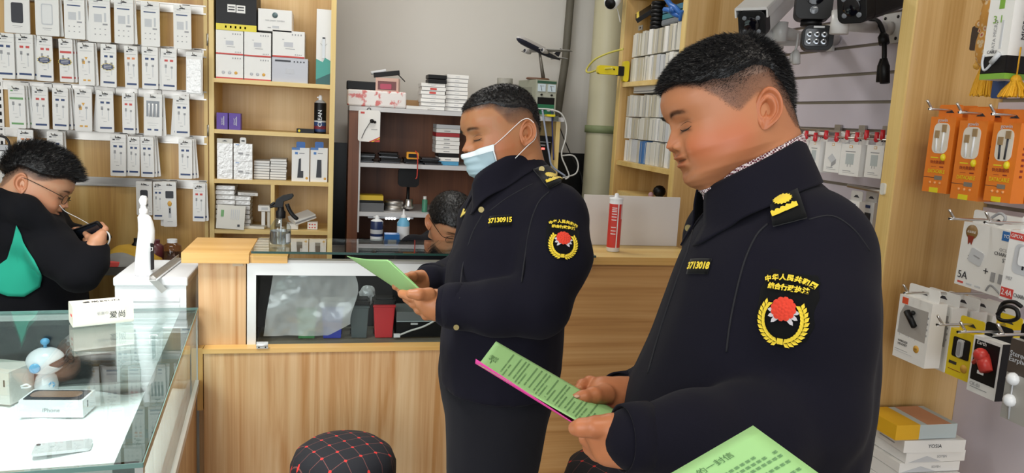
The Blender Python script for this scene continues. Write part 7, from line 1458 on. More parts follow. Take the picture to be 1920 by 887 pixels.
def face_parts(body,fr,skin,fat,nose,line,dark,parent,hair,ear=True,**kw):
    V,F=head_geo(fat=fat,nose=nose,**kw.get('hg',{})); N=vnorm(V,F); C,t,t2=head_colors(V,skin,line,dark,**kw.get('hc',{}))
    body.add(to_world(V,fr),F,C)
    for s in(-1,1):
        E,EF,dep=ear_geo(s,(.0715+.004*fat,-.026,-.0150),.42,kw.get('es',1.0)); cc=np.tile(np.array(skin)*np.array((1.0,.80,.72)),(len(E),1)); cc*=(1-.62*np.clip((-dep)/.008,0,1))[:,None]; body.add(to_world(E,fr),EF,cc)  # ear hollows darkened by depth, shade put into the skin colour
    hp=hair_part(V,F,N,line,dark,t,t2,fr,parent,*hair)
    kd=BVHTree.FromPolygons([tuple(p) for p in V],[tuple(int(i) for i in f) for f in F]); mb=MB()
    for s in(-1,1):
        for (za,r0,x0,x1,bow) in ((-.0068,.00105,.0185,.0450,.0035),(.0048,.00035,.0200,.0455,-.0030)):
            pp=[]
            for i in range(13):
                tt=i/12; x=x0+(x1-x0)*tt; z=za+bow*(2*tt-1)**2-.0006*tt; h_=kd.ray_cast(Vector((s*x,.2,z)),Vector((0,-1,0))); 
                if h_[0] is not None: pp.append(Vector(to_world(np.array([tuple(h_[0]+h_[1]*.0001)]),fr)[0]))
            if len(pp)>3: mb.tube(pp,[r0*(.35+.65*math.sin(PI*(j+.6)/(len(pp)+.2))) for j in range(len(pp))],LASH,6)
    wb(mb,'eyelashes',parent)
    # eyebrow hairs
    rng=np.random.RandomState(9); nb=170
    for sd in (-1,1):
      vs=[];fs=[]
      Fd=[i for i in range(len(V)) if V[i,1]>.06 and .014<V[i,0]*sd<.046 and abs(V[i,2]-(.020+.003*math.cos((abs(V[i,0])-.03)*90)))<.0032]
      if Fd:
        for i in rng.choice(Fd,nb):
            p=V[i]; s=1 if p[0]>0 else -1; d=np.array([s*.9,.1,.35-(abs(p[0])-.02)*16]); d/=np.linalg.norm(d); d=d+N[i]*.25; w_=np.cross(d,N[i]); w_/=np.linalg.norm(w_); L=rng.uniform(.004,.007); k=len(vs); vs+=[p-w_*.0003,p+w_*.0003,p+d*L+w_*.0001,p+d*L-w_*.0001]; fs.append((k,k+1,k+2,k+3))
        npmesh('eyebrow',to_world(np.array(vs),fr),np.array(fs),HAIRM,parent)
    return V,F,N
def person(name_loc,label):
    return thing('person',name_loc,label,'person')
def unit(v): v=np.array(v,float); return v/np.linalg.norm(v)
def shoe(loc,fwd,parent):
    F_=Field(np.array(loc)-.2,np.array(loc)+.25,.006); a=np.array(loc)+np.array([0,0,.045]); f=np.array(fwd); F_.chain([a-f*.06,a+f*.06+[0,0,-.008],a+f*.16+[0,0,-.015]],[.043,.042,.030],.03); F_.rc(a-f*.03+[0,0,.0],a-f*.03+[0,0,.05],.042,.04,.02); V,F=F_.mesh(2); V[:,2]=np.maximum(V[:,2],.002); return npmesh('shoe',V,F,mat('black_leather',srgb('#101012'),.35),parent)
# ================================================================ the nearer, bare-faced officer
SK_B=np.array(srgb('#b07450')); rootB=person((P(1440,500,D=1.28).x,P(1440,500,D=1.28).y,0),'bare-faced officer in navy uniform, nearest the camera, reading a green leaflet')
frB=head_frame(1365,214.5,1.20,3,16.5,0,1.0)
bB=Body()
dirB=lambda p:np.stack([p[:,0]*.5,np.full(len(p),.9),-.35*np.ones(len(p))+.0*p[:,2]],1)*np.where(p[:,1:2]>-.05,1,.2)+np.array([0,0,-.35])*(p[:,1:2]<-.03)
face_parts(bB,frB,SK_B,1.0,.95,LINE_B,DARK_B,rootB,((.0012,.0060),24000,.0020,.012,.00032,dirB,4),hg=dict(neck=((0,-.030,-.04),(0,-.018,-.17),.066,.078),round_=.3,h=.0014),hc=dict(stub=.55,red=.8,beard=.25),es=.97)
fB=unit([-.86,.51,0]); lB=np.array([fB[1],-fB[0],0])    # lB: towards his right? sideways axis
def secs(rows,Dp,fwd):
    out=[]
    for v,u0,u1,hw in rows:
        a=cpt(u0,v,Dp); b_=cpt(u1,v,Dp); c=(a+b_)/2; out.append((c[2],c,np.linalg.norm(b_-a)/2,hw))
    return out
secB=secs([(320,1410,1490,.07),(345,1385,1530,.10),(385,1350,1582,.15),(430,1312,1610,.185),(480,1284,1625,.20),(560,1256,1632,.21),(650,1222,1630,.215),(740,1180,1616,.22),(887,1150,1590,.22),(1010,1150,1580,.225)],1.25,fB)
zl=min(s[0] for s in secB); lo=(-.02,.55,zl-.02); hi=(1.15,1.75,1.62)
Fj=Field(lo,hi,.006); Fj.func(lo,hi,torso_fn(secB,fB,lB),.01)
sh=cpt(1520,468,1.13); el=cpt(1512,770,1.08); Fj.rc(cpt(1450,388,1.26),cpt(1515,462,1.14),.060,.072,.05); Fj.chain([sh,cpt(1520,600,1.09),el],[.086,.082,.074],.03)
Fj.chain([el,cpt(1420,812,1.04),cpt(1300,816,1.0),cpt(1192,821,.985)],[.074,.068,.053,.040],.02)
Fj.rc(cpt(1405,368,1.40),cpt(1370,440,1.50),.07,.08,.05); Fj.chain([cpt(1365,460,1.50),cpt(1320,690,1.50),cpt(1240,735,1.44),cpt(1172,742,1.32)],[.085,.07,.052,.036],.02)
VB,FB=Fj.mesh(2); VB=wrinkle(VB,FB,.0055,7,3,(1.0,1.0,.45)); VB=wrinkle(VB,FB,.004,13,11,(1,1,.8),mask=np.clip((1.22-VB[:,2])/.12,0,1)); VB=lap(VB,FB,1)
jB=npmesh('jacket',VB,FB,NAVYC,rootB); sB=Surf(VB,FB)
# cuffs, seams
def ringband(a,b_,r0,r1,m,name,parent,solid=.003,off=.0):
    mb=MB(); a=Vector(a); b_=Vector(b_); mb.tube([a,a+(b_-a)*.5,b_],[r0,(r0+r1)/2+.001,r1],m,28,cap=False); return wb(mb,name,parent,solid=solid)
ringband(cpt(1215,820,.99),cpt(1166,822,.98),.0445,.0415,NAVYC,'cuff',jB); ringband(cpt(1195,740,1.36),cpt(1160,741,1.30),.041,.038,NAVYC,'cuff',jB)
def seam(surf,pts,parent,r=.0012,m=None,name='seam',off=.0006):
    q=[surf.hit(u,v,off=off) for u,v in pts]; q=[x for x in q if x is not None]; mb=MB(); mb.tube(smoothpath(q,5),r,m or mat('seam_dark',srgb('#101018'),.8),6); return wb(mb,name,parent)
seam(sB,[(1516,412),(1560,405),(1600,430),(1630,470)],jB); seam(sB,[(1440,420),(1420,440),(1400,480),(1385,530),(1370,600),(1362,660)],jB,.0016); seam(sB,[(1300,432),(1290,470),(1268,530),(1238,620),(1215,700)],jB,.0016)
upn=Vector(camdir(-.30,-.95,0)).normalized()
cb=P(1418,352,D=1.215); fwv=(P(1330,398,D=1.215)-cb); ltv=Vector(camdir(0,0,1))*.094
coB=collar_ring(cb,fwv,ltv,upn,[(1.0,.034),(1.06,.040),(1.16,.028),(1.33,-.006),(1.39,-.014)],.30,NAVYC,'collar',jB,tips=.13,front_drop=.0)
push_out(coB,VB,FB,.004)
sc_=collar_ring(cb,fwv*.97,ltv*.97,upn,[(1.02,.020),(.98,.046),(.95,.050)],.22,chkr,'shirt_collar',rootB,solid=.002); push_out(sc_,bB.V[0],bB.F[0],.003); sc_['label']='maroon and white checked shirt collar'
epaulette(sB,[(1444,352),(1490,344),(1513,412),(1452,428)],jB,(1461,357),(1471,383,18,9,-.25),(1452,410,1496,391,5))
name_tag(sB,(1311,500),(1318,470),.046,.024,'3713018',jB,rot=-.16); arm_patch(sB,(1472,577),(1486,520),.078,jB,jB)
button(sB,1293,428,jB,.0064)
# hands
SKH=SK_B*np.array((1.08,.98,.92))
hand(bB,[[(1195,812,.985,.027),(1120,806,1.0,.019)],[(1195,838,.98,.028),(1138,838,1.0,.021)],[(1190,842,.98,.024),(1146,850,1.0,.015)],[(1215,822,.985,.030),(1180,822,.985,.029)],
 [(1142,800,.985,.0165),(1112,801,.98,.0125),(1090,802,.985,.0110),(1079,803,.992,.0095)],
 [(1122,812,1.0,.0125),(1101,822,1.03,.0100),(1106,812,1.07,.0085)],[(1128,832,1.0,.0125),(1108,839,1.04,.0100),(1116,824,1.08,.0085)],[(1136,842,1.0,.0120),(1120,851,1.04,.0095),(1126,834,1.08,.0085)],[(1146,853,1.0,.0105),(1134,859,1.03,.0085),(1138,846,1.06,.0075)]],SKH)
hand(bB,[[(1175,738,1.28,.026),(1128,730,1.265,.021)],[(1178,750,1.27,.026),(1130,748,1.25,.018)],[(1200,742,1.30,.028),(1165,742,1.28,.027)],[(1140,738,1.26,.020),(1125,740,1.25,.018)],
 [(1135,740,1.235,.0165),(1112,742,1.205,.0130),(1093,746,1.19,.0108),(1081,749,1.185,.0095)],
 [(1126,724,1.275,.0125),(1106,717,1.28,.0100),(1092,722,1.265,.0090),(1086,728,1.25,.0080)],[(1126,736,1.29,.012),(1106,738,1.31,.0100),(1096,748,1.30,.0085)],[(1126,748,1.29,.0115),(1108,752,1.31,.0095),(1100,760,1.29,.0085)],[(1132,758,1.27,.010),(1116,764,1.28,.0085),(1108,768,1.265,.0075)]],SKH)
nm=mat('thumb_nail',srgb('#c89a84'),.3); m=MB(); c=cpt(1079,742,1.168); m.sphere((0,0,0),.0052,nm,12,rz=.0015,ry=.0040); o=m.build('thumb_nail',rootB); o.location=Vector(cpt(1082,743,1.176))-rootB.location; o.rotation_euler=(.2,-.1,.4)
# hidden middle of the body, legs and shoes
F_=Field((-.1,.5,0),(1.3,1.9,1.5),.012); tc_=cpt(1400,700,1.30); F_.rc(cpt(1425,340,1.30),tc_,.06,.14,.03); hipz=.92
hc=np.array([tc_[0],tc_[1],hipz]); F_.ell(hc,(.15,.15,.14),k=.04); V,F=F_.mesh(1); bB.add(V,F,SK_B)
def legs(hc,fwd,lat,parent,m,w=.10,hip=.92,r0=.115,r1=.062,spread=.11,top=None):
    F_=Field((hc[0]-.5,hc[1]-.5,.05),(hc[0]+.5,hc[1]+.5,hip+.2),.010); fe=[]
    for s in(-1,1):
        a=np.array([hc[0],hc[1],0])+lat*s*w; k=a+fwd*.015+np.array([0,0,.50]); an=a+lat*s*(spread-w)-fwd*.02+np.array([0,0,.09]); F_.chain([a+[0,0,hip-.06],k,an],[r0,r0*.70,r1],.02); fe.append(an)
    F_.ell((hc[0],hc[1],hip),(.16,.16,.13) if top is None else top,k=.05); V,F=F_.mesh(2); V=wrinkle(V,F,.005,9,6); o=npmesh('trousers',V,F,m,parent)
    for an in fe: shoe((an[0],an[1],0.0),fwd,parent)
    return o
legs(hc,fB,lB,rootB,GTR,w=.10,hip=hipz,top=(.18,.18,.14))
bB.build(rootB)
# ================================================================ the masked officer by the counter
SK_A=np.array(srgb('#a8744f')); rootA=person((P(940,500,D=1.88).x,P(940,500,D=1.88).y,0),'masked officer in navy uniform standing at the counter with a green leaflet')
frA=head_frame(941,250,1.84,24,13,0,.98)
LINE_A=[(-.105,-.062),(-.09,-.058),(-.075,-.05),(-.063,-.03),(-.055,.0),(-.043,.016),(-.02,.014),(-.002,.012),(.012,.016),(.025,.036),(.040,.056),(.055,.060),(.075,.062),(.10,.064)]
DARK_A=[(-.105,-.040),(-.092,-.015),(-.075,.026),(-.055,.048),(-.032,.060),(.010,.070),(.045,.074),(.10,.070)]
bA=Body(); dirA=lambda p:np.stack([p[:,0]*.6,np.full(len(p),.5),-.25*np.ones(len(p))],1)
VA_h,FA_h,NA_h=face_parts(bA,frA,SK_A,.25,1.1,LINE_A,DARK_A,rootA,((.0010,.0035),9000,.0018,.006,.00034,dirA,8),hg=dict(neck=((0,-.030,-.04),(0,-.030,-.18),.058,.066),h=.0021),hc=dict(stub=.45,red=.55))
frA_o=Vector(frA[0]); tA_=BVHTree.FromPolygons([tuple(p) for p in bA.V[0]],[tuple(int(i) for i in f) for f in bA.F[0]])
def pushpt(p,t,gap):
    q,n,i,d=t.find_nearest(p); return q+n*gap if (p-q).dot(n)<gap and d<.05 else p
# surgical mask: stands off the lower face, pleated, with ear loops
MASK=mat('mask_blue',srgb('#a0b8c2'),.75,bump=(900,.3,.0004)); 
ff=curve(_z,_f)
def maskf(u,v):
    ax=abs(u-.5)*2; x=(u-.5)*2*.057; z=-.031-.058*v; z+=.016*ax*ax*(1-v)*0-.006*ax*v+.010*ax*ax*(.5-v)*1.2
    y=float(ff(max(z,-.086)))+.014*math.exp(-(x/.017)**2)*math.exp(-((z+.030)/.016)**2)+.010*(1-ax**2)*math.sin(PI*min(1,v*.95+.05))**.6+.005
    if v>.8: y-=.010*((v-.8)/.2)**2
    y-=.042*ax**2.3; y+=.0014*math.sin(v*PI*7)*(1-ax**3)*(1 if v>.2 else 0)
    return Vector(to_world(np.array([[x,y,z]]),frA)[0])
m=MB(); m.grid(maskf,44,44,MASK); mk=wb(m,'face_mask',rootA,solid=.0012); push_out(mk,bA.V[0],bA.F[0],.003); mk['label']='pale blue pleated surgical mask'
m=MB(); edge=mat('mask_white',srgb('#dfe6ea'),.7); m.grid(lambda u,v:maskf(u,v*.17)+(maskf(u,v*.17)-frA_o).normalized()*.0016,40,5,edge)

for s in(0,1): m.tube([maskf(s,i/10) for i in range(11)],.0014,edge,6)
bd=wb(m,'mask_binding',mk); push_out(bd,bA.V[0],bA.F[0],.0050)
LOOP=mat('ear_loop',srgb('#e9e9ea'),.6); W_=lambda x,y,z:Vector(to_world(np.array([[x,y,z]]),frA)[0])
for s in(-1,1):
    m=MB(); a=maskf(0 if s<0 else 1,.04); b_=maskf(0 if s<0 else 1,.9)
    m.tube([pushpt(q_,tA_,.0022) for q_ in smoothpath([a,W_(s*.0785,.004,.004),W_(s*.083,-.022,.018),W_(s*.087,-.038,.016),W_(s*.086,-.050,-.004),W_(s*.083,-.044,-.030),W_(s*.080,-.018,-.046),b_],6)],.0009,LOOP,6); wb(m,'ear_loop',mk)
fA=unit([-.975,.18,0]); lA=np.array([fA[1],-fA[0],0])
# torso seen slightly from the front
secA=secs([(304,950,1005,.06),(325,925,1030,.095),(352,898,1055,.14),(385,874,1072,.17),(430,858,1085,.19),(500,832,1080,.20),(560,828,1068,.20),(640,818,1060,.205),(704,820,1052,.205)],1.88,fA)
secA=[(z,c,a*.93,b_) for z,c,a,b_ in secA]
lo=(-.15,1.3,min(s[0] for s in secA)-.01); hi=(1.0,2.35,1.56); Fj=Field(lo,hi,.006); Fj.func(lo,hi,torso_fn(secA,fA,lA),.01)
Fj.rc(cpt(1000,350,1.84),cpt(1038,405,1.73),.050,.062,.05); Fj.chain([cpt(1041,412,1.73),cpt(1042,480,1.70),cpt(1012,572,1.67)],[.072,.074,.064],.03)
Fj.chain([cpt(1010,572,1.66),cpt(930,578,1.66),cpt(850,574,1.68)],[.066,.055,.047],.02)
Fj.rc(cpt(925,352,1.98),cpt(908,410,2.03),.048,.058,.05); Fj.chain([cpt(905,420,2.03),cpt(888,500,2.05),cpt(845,525,2.0),cpt(808,528,1.90)],[.064,.060,.050,.042],.02)
VA,FA=Fj.mesh(2); VA=wrinkle(VA,FA,.0055,7,21,(1,1,.45)); VA=wrinkle(VA,FA,.003,14,31,(1,1,.8)); VA=lap(VA,FA,1)
jA=npmesh('jacket',VA,FA,NAVYC,rootA); sA=Surf(VA,FA)
ringband(cpt(872,574,1.675),cpt(836,573,1.68),.050,.0475,NAVYC,'cuff',jA); ringband(cpt(822,527,1.93),cpt(800,528,1.90),.045,.043,NAVYC,'cuff',jA)
upA=Vector(camdir(-.25,-.97,0)).normalized(); ca=P(962,338,D=1.86); fwv=P(905,368,D=1.83)-ca; ltv=Vector(camdir(.12,0,1)).normalized()*.085
coA=collar_ring(ca,fwv,ltv,upA,[(1.0,.040),(1.08,.046),(1.22,.034),(1.33,-.004),(1.40,-.012)],.36,NAVYC,'collar',jA,tips=.08)
push_out(coA,VA,FA,.004)
ic=collar_ring(ca,fwv*.94,ltv*.94,upA,[(1.06,.02),(1.0,.046)],.3,cloth('inner_shirt','#34435e'),'shirt_collar',rootA,solid=.002)
epaulette(sA,[(1000,322),(1027,312),(1060,340),(1030,357)],jA,(1014,324),(1030,335,10,5,.25),(1026,348,1052,337,3))
name_tag(sA,(938,414),(939,395),.052,.025,'37130915',jA,rot=-.05); arm_patch(sA,(1056,446),(1056,415),.072,jA,jA)
button(sA,904,394,jA,.0066,BRASS); button(sA,856,611,jA,.006,BRASS); button(sA,828,726,jA,.0066,BRASS)
m=MB(); n_=8
q=[sA.hit(u,v,off=.004) for u,v in((862,388),(872,392),(866,408))]
if all(x is not None for x in q): m.add(q,[(0,1,2)],YTH); wb(m,'chest_flash',jA,solid=.002)
seam(sA,[(904,405),(885,440),(868,500),(862,560)],jA,.0018); seam(sA,[(1030,360),(1010,380),(995,420),(985,480),(978,530)],jA,.0018); seam(sA,[(918,396),(950,372),(985,352),(1000,345)],jA,.0014)
SKA=SK_A*np.array((1.10,.98,.92))
hand(bA,[[(842,566,1.68,.027),(800,560,1.67,.022)],[(842,584,1.68,.026),(808,580,1.67,.020)],[(850,576,1.68,.030),(830,575,1.68,.030)],[(815,572,1.67,.024),(795,566,1.67,.018)],
 [(805,552,1.65,.0150),(785,552,1.63,.0120),(770,551,1.63,.0100)],
 [(798,560,1.67,.0135),(772,556,1.69,.0115),(754,551,1.71,.0098)],[(800,570,1.67,.0130),(776,568,1.70,.0110),(762,560,1.73,.0092)],[(806,580,1.67,.0125),(786,580,1.70,.0105),(776,570,1.73,.0090)],[(814,590,1.67,.0115),(799,592,1.69,.0095),(790,583,1.72,.0085)]],SKA,h=.0018)
hand(bA,[[(808,524,1.90,.026),(785,524,1.87,.022)],[(808,536,1.90,.026),(788,538,1.87,.020)],[(815,530,1.90,.028),(800,530,1.90,.028)],[(790,530,1.87,.024),(780,530,1.86,.02)],
 [(786,521,1.85,.0145),(773,519,1.81,.0120),(762,520,1.79,.0100)],
 [(782,532,1.88,.012),(760,538,1.88,.0110),(742,537,1.86,.0095)],[(784,542,1.88,.012),(764,548,1.88,.0105),(752,546,1.86,.0095)],[(788,548,1.88,.0115),(772,556,1.88,.010),(764,556,1.86,.009)],[(794,552,1.88,.010),(782,560,1.88,.0090),(775,561,1.86,.008)]],SKA,h=.0018)
F_=Field((-.2,1.3,0),(1.0,2.4,1.45),.012); tc_=cpt(938,640,1.90); F_.rc(cpt(960,345,1.88),tc_,.055,.12,.03); hcA=np.array([tc_[0],tc_[1],.88]); F_.ell(hcA,(.13,.13,.13),k=.04); V,F=F_.mesh(1); bA.add(V,F,SK_A)
legs(hcA,fA,lA,rootA,GTR,w=.085,hip=.95,r0=.125,r1=.07,spread=.12,top=(.15,.15,.14))
bA.build(rootA)
# ================================================================ leaflets
GRN=mat('leaflet_green',srgb('#9bcb85'),.6); PNK=mat('leaflet_pink',srgb('#e0409c'),.6); INK=mat('leaflet_ink',srgb('#648f5e'),.6)
def sheet(name,c4,m,label,cat='leaflet',bend=.0,rows=None,title=None,tsz=.012,nrm=1,curl=0):
    A,B,C,D_=[Vector(cpt(*q)) for q in c4]; nn=(B-A).cross(D_-A).normalized(); nn=nn*(1 if nn.dot(Vector((0,0,EYE))-A)>0 else -1)
    def f(u,v): return (A*(1-u)+B*u)*(1-v)+(D_*(1-u)+C*u)*v+nn*(bend*math.sin(PI*u)+curl*max(0,v-.86)**2*30*(1-u*.6))
    mb=MB(); mb.grid(f,24,16,m); o=wb(mb,name,solid=.0004); tag(o,label,cat)
    if rows:
        t=MB(); R_=random.Random(len(label))
        for (u0,v0,v1) in rows:
            n=int(abs(v1-v0)*42); dv=(v1-v0)/n
            for i in range(n):
                if R_.random()<.06: continue
                a=v0+dv*(i+.12); b_=v0+dv*(i+.85); w=.011
                for (da,db) in ((0,.0040),(.0065,.0105)):
                    t.add([f(u0+da,a)+nn*.0008,f(u0+db,a)+nn*.0008,f(u0+db,b_)+nn*.0008,f(u0+da,b_)+nn*.0008],[(0,1,2,3)],INK)
                a2=(a+b_)/2; t.add([f(u0,a2)+nn*.0009,f(u0+.0105,a2)+nn*.0009,f(u0+.0105,a2+dv*.18)+nn*.0009,f(u0,a2+dv*.18)+nn*.0009],[(0,1,2,3)],INK)
        if title:
            txt,uu,v0,v1=title; vs,fs=text_geo(txt,1.0); xs=[q[0] for q in vs]; x0,x1=min(xs),max(xs); hgt=abs(v1-v0)/(x1-x0)*((D_-A).length/(B-A).length)
            t.add([f(uu-q[1]*hgt*1.0,v0+(q[0]-x0)/(x1-x0)*(v1-v0))+nn*.0010 for q in vs],fs,INK)
        x=wb(t,'printed_text',o); x.location=(0,0,0)
        x.data.transform(Matrix.Translation(-(Vector(wloc(o))-Vector(wloc(o)))))
    return o,f,nn
rows=[]; u=.16
for blk in (2,1,3,1,1,3,2,3,2,3,2):
    for i in range(blk): rows.append((u,.92 if i else .86,.12 if (i<blk-1 or blk==1) else .5)); u+=.0265
    u+=.012
rows=[r for r in rows if r[0]<.97]
sheet('green_leaflet',[(930,640,1.30),(1165,775,1.215),(1130,817,1.035),(897,684,1.12)],GRN,'green printed leaflet held by the bare-faced officer',rows=rows,title=('一封信',.07,.80,.52),curl=0)
sheet('pink_leaflet',[(938,654,1.30),(1165,782,1.23),(1118,829,1.035),(885,688,1.118)],PNK,'pink leaflet held beneath the green one by the bare-faced officer',curl=.022)
sheet('green_leaflet',[(650,480,1.98),(727,487,1.72),(794,549,1.66),(748,545,1.90)],GRN,'green leaflet held by the masked officer above the counter window',bend=.004)
sheet('green_leaflet',[(654,482,1.99),(732,489,1.735),(798,551,1.675),(752,548,1.915)],GRN,'second green leaflet under the one held by the masked officer',bend=.004)
rows2=[(.115+.0225*i+.012*(i//3),.06 if i%3 else .12,.975 if i%4 else .9) for i in range(33)]
sheet('green_leaflet',[(992,1042,.66),(1540,1450,.46),(1962,1198,.46),(1412,798,.66)],GRN,'green printed leaflet in the near foreground, cut by the bottom edge',rows=rows2,title=('致广大业户的一封信',.064,.50,.85))
# ================================================================ spectacles
def spectacles(fr,parent,m,w=.0195,h=.0150,yo=.100,zo=-.004):
    T=lambda x,y,z:Vector(to_world(np.array([[x,y,z]]),fr)[0]); mb=MB(); ln=MB(); GL=glassmat('lens_pane',(.96,.97,.97))
    for s in(-1,1):
        pts=[]
        for i in range(25): a=2*PI*i/24; ca_,sa=math.cos(a),math.sin(a); pts.append(T(s*.0325+w*np.sign(ca_)*abs(ca_)**.7,yo-.010*abs(s*.0325+w*ca_)/.05,zo+h*np.sign(sa)*abs(sa)**.7))
        mb.tube(pts,.0011,m,6); c=sum(pts[:-1],Vector((0,0,0)))/24; ln.add([c]+pts[:-1],[(0,1+i,1+(i+1)%24) for i in range(24)],GL)
        mb.tube(smoothpath([T(s*(.0325+w),yo-.011,zo+.005),T(s*.067,.075,zo+.007),T(s*.0800,.0,.006),T(s*.0815,-.035,.004),T(s*.0805,-.05,-.012)],4),.0012,m,6)
    mb.tube(smoothpath([T(-.013,yo-.002,zo+.003),T(0,yo+.004,zo+.006),T(.013,yo-.002,zo+.003)],4),.0011,m,6)
    g=wb(mb,'spectacles',parent); wb(ln,'lenses',g); return g
FRM=mat('dark_frame_metal',srgb('#2a2622'),.3,.6); FRG=mat('thin_gold_frame',srgb('#5a4c38'),.3,.8)
# ================================================================ seated man at the display board
BLK=cloth('black_jacket','#101014'); TEAL=cloth('teal_cloth','#2b9c82')
SK_C=np.array(srgb('#c39273')); rootC=person((P(60,480,D=2.9).x,P(60,480,D=2.9).y,0),'seated man in glasses and black jacket with teal panel, looking at a phone')
frC=head_frame(70,348,2.72,203,27,0,1.10); bC=Body(); dirC=lambda p:np.stack([p[:,0]*.4,np.full(len(p),.6),.2*np.ones(len(p))],1)
LINE_C=[(-.105,-.058),(-.09,-.055),(-.075,-.048),(-.063,-.025),(-.055,.005),(-.043,.016),(-.02,.014),(.0,.012),(.02,.020),(.035,.030),(.05,.045),(.07,.055),(.10,.056)]
DARK_C=[(-.105,-.005),(-.092,.010),(-.075,.028),(-.055,.036),(-.032,.040),(.010,.042),(.045,.046),(.10,.052)]
face_parts(bC,frC,SK_C,.4,1.0,LINE_C,DARK_C,rootC,((.002,.022),9000,.0022,.026,.0005,dirC,14),hg=dict(neck=((0,-.030,-.04),(0,-.005,-.125),.058,.056),h=.0024),hc=dict(stub=.5,red=.4))
spectacles(frC,rootC,FRM)
fC=unit(camdir(.90,0,.42)*[1,1,0]); lC=np.array([fC[1],-fC[0],0])
secC=secs([(352,28,70,.06),(372,5,92,.11),(400,-30,112,.17),(440,-55,128,.21),(500,-75,140,.22),(570,-90,150,.22),(650,-95,160,.22),(760,-95,165,.20)],2.84,fC)
lo=(-2.1,2.3,min(q[0] for q in secC)-.01); hi=(-.5,3.6,1.45); Fj=Field(lo,hi,.008); Fj.func(lo,hi,torso_fn(secC,fC,lC),.01)
Fj.rc(cpt(60,385,2.85),cpt(70,425,2.74),.06,.075,.05); Fj.chain([cpt(72,428,2.74),cpt(110,478,2.68),cpt(150,512,2.68)],[.082,.076,.064],.03); Fj.chain([cpt(150,512,2.68),cpt(172,492,2.70),cpt(180,470,2.72)],[.064,.054,.044],.02)
Fj.chain([cpt(60,420,3.05),cpt(120,470,3.08),cpt(150,450,2.95),cpt(150,442,2.90)],[.075,.06,.05,.04],.03)
Fj.rc(cpt(-25,432,2.70),cpt(32,440,2.68),.075,.06,.04); Fj.chain([cpt(-30,400,2.72),cpt(10,385,2.66),cpt(48,392,2.63),cpt(80,414,2.65)],[.065,.050,.038,.032],.04); Fj.chain([cpt(0,390,3.0),cpt(60,392,3.0),cpt(92,412,2.86)],[.05,.045,.036],.03)
VC,FC=Fj.mesh(2); VC=wrinkle(VC,FC,.008,7,41,(1,1,.6)); VC=lap(VC,FC,1); jC=npmesh('jacket',VC,FC,BLK,rootC); sC=Surf(VC,FC)
def px_poly(surf,pts,m,name,parent,lift=.003,rings=8,solid=.0015):
    c=(sum(p[0] for p in pts)/len(pts),sum(p[1] for p in pts)/len(pts)); q=[]
    for i in range(len(pts)):
        for k in range(4): t=k/4; a=pts[i]; b_=pts[(i+1)%len(pts)]; q.append((a[0]*(1-t)+b_[0]*t,a[1]*(1-t)+b_[1]*t))
    n=len(q); vs=[]; 
    for r in range(rings,0,-1): vs+=[(c[0]+(x-c[0])*r/rings,c[1]+(y-c[1])*r/rings) for x,y in q]
    vs.append(c); P3=[]; last=None
    for x,y in vs: h_=surf.hit(x,y,off=lift); P3.append(h_)
    av=[p for p in P3 if p is not None]; P3=[p if p is not None else None for p in P3]
    F4=[(i*n+k,i*n+(k+1)%n,(i+1)*n+(k+1)%n,(i+1)*n+k) for i in range(rings-1) for k in range(n)]+[((rings-1)*n+k,(rings-1)*n+(k+1)%n,rings*n) for k in range(n)]
    F4=[f for f in F4 if all(P3[i] is not None for i in f)]; P3=[p if p is not None else av[0] for p in P3]; mb=MB(); mb.add(P3,F4,m,True); return wb(mb,name,parent,solid=solid)
tp=px_poly(sC,[(33,420),(45,452),(68,488),(80,512),(74,538),(45,556),(15,555),(-12,545),(-12,505),(14,485),(25,452)],TEAL,'teal_panel',jC,lift=.007); tp['label']='teal green cloth panel'
SKC=SK_C*np.array((1.05,.97,.92))
hand(bC,[[(178,472,2.72,.028),(184,450,2.72,.024)],[(172,468,2.70,.026),(178,452,2.70,.020)],[(180,478,2.72,.03),(180,470,2.72,.03)],[(184,452,2.71,.024),(190,440,2.71,.018)],
 [(190,440,2.72,.015),(196,430,2.73,.012),(190,421,2.74,.010)],[(176,448,2.70,.013),(166,444,2.72,.011),(160,438,2.75,.009)],[(178,456,2.70,.013),(166,455,2.72,.011),(160,449,2.76,.009)],[(174,462,2.70,.012),(165,462,2.73,.010),(160,456,2.76,.009)]],SKC,h=.0026)
hand(bC,[[(150,446,2.90,.026),(146,438,2.88,.022)],[(146,448,2.90,.024),(142,440,2.87,.020)],[(152,450,2.92,.028),(150,444,2.90,.028)],[(146,438,2.88,.022),(148,434,2.86,.018)],
 [(150,434,2.86,.012),(158,428,2.84,.010),(164,425,2.82,.009)],[(140,440,2.86,.012),(136,434,2.84,.011),(140,430,2.82,.009)],[(144,446,2.86,.012),(138,444,2.83,.010),(144,440,2.80,.009)]],SKC,h=.0026)
F_=Field((-2.0,2.2,0),(-.6,3.7,1.4),.014); t0=cpt(45,560,2.92); F_.rc(cpt(50,372,2.92),t0,.05,.12,.03); V,F=F_.mesh(1); bC.add(V,F,SK_C)
F_=Field((-2.0,2.3,0),(-.4,3.9,.9),.012); hcC=np.array([t0[0],t0[1],.56]); F_.ell(hcC,(.2,.2,.14),k=.04)
F_.rc(hcC+[0,0,.05],np.array([t0[0],t0[1],.95]),.17,.16,.04)
for s in(-1,1): F_.chain([hcC+lC*s*.1,hcC+lC*s*.13+fC*.42-[0,0,.02],hcC+lC*s*.13+fC*.40-[0,0,.44]],[.10,.075,.05],.02); shoe(tuple((hcC+lC*s*.13+fC*.42)[:2])+(0.,),fC,rootC)
V,F=F_.mesh(2); npmesh('trousers',V,F,GTR,rootC); bC.build(rootC)
m=MB(); m.lathe([(.19,.40),(.2,.42),(.19,.435)],(0,0,0),BLACKM,n=28)
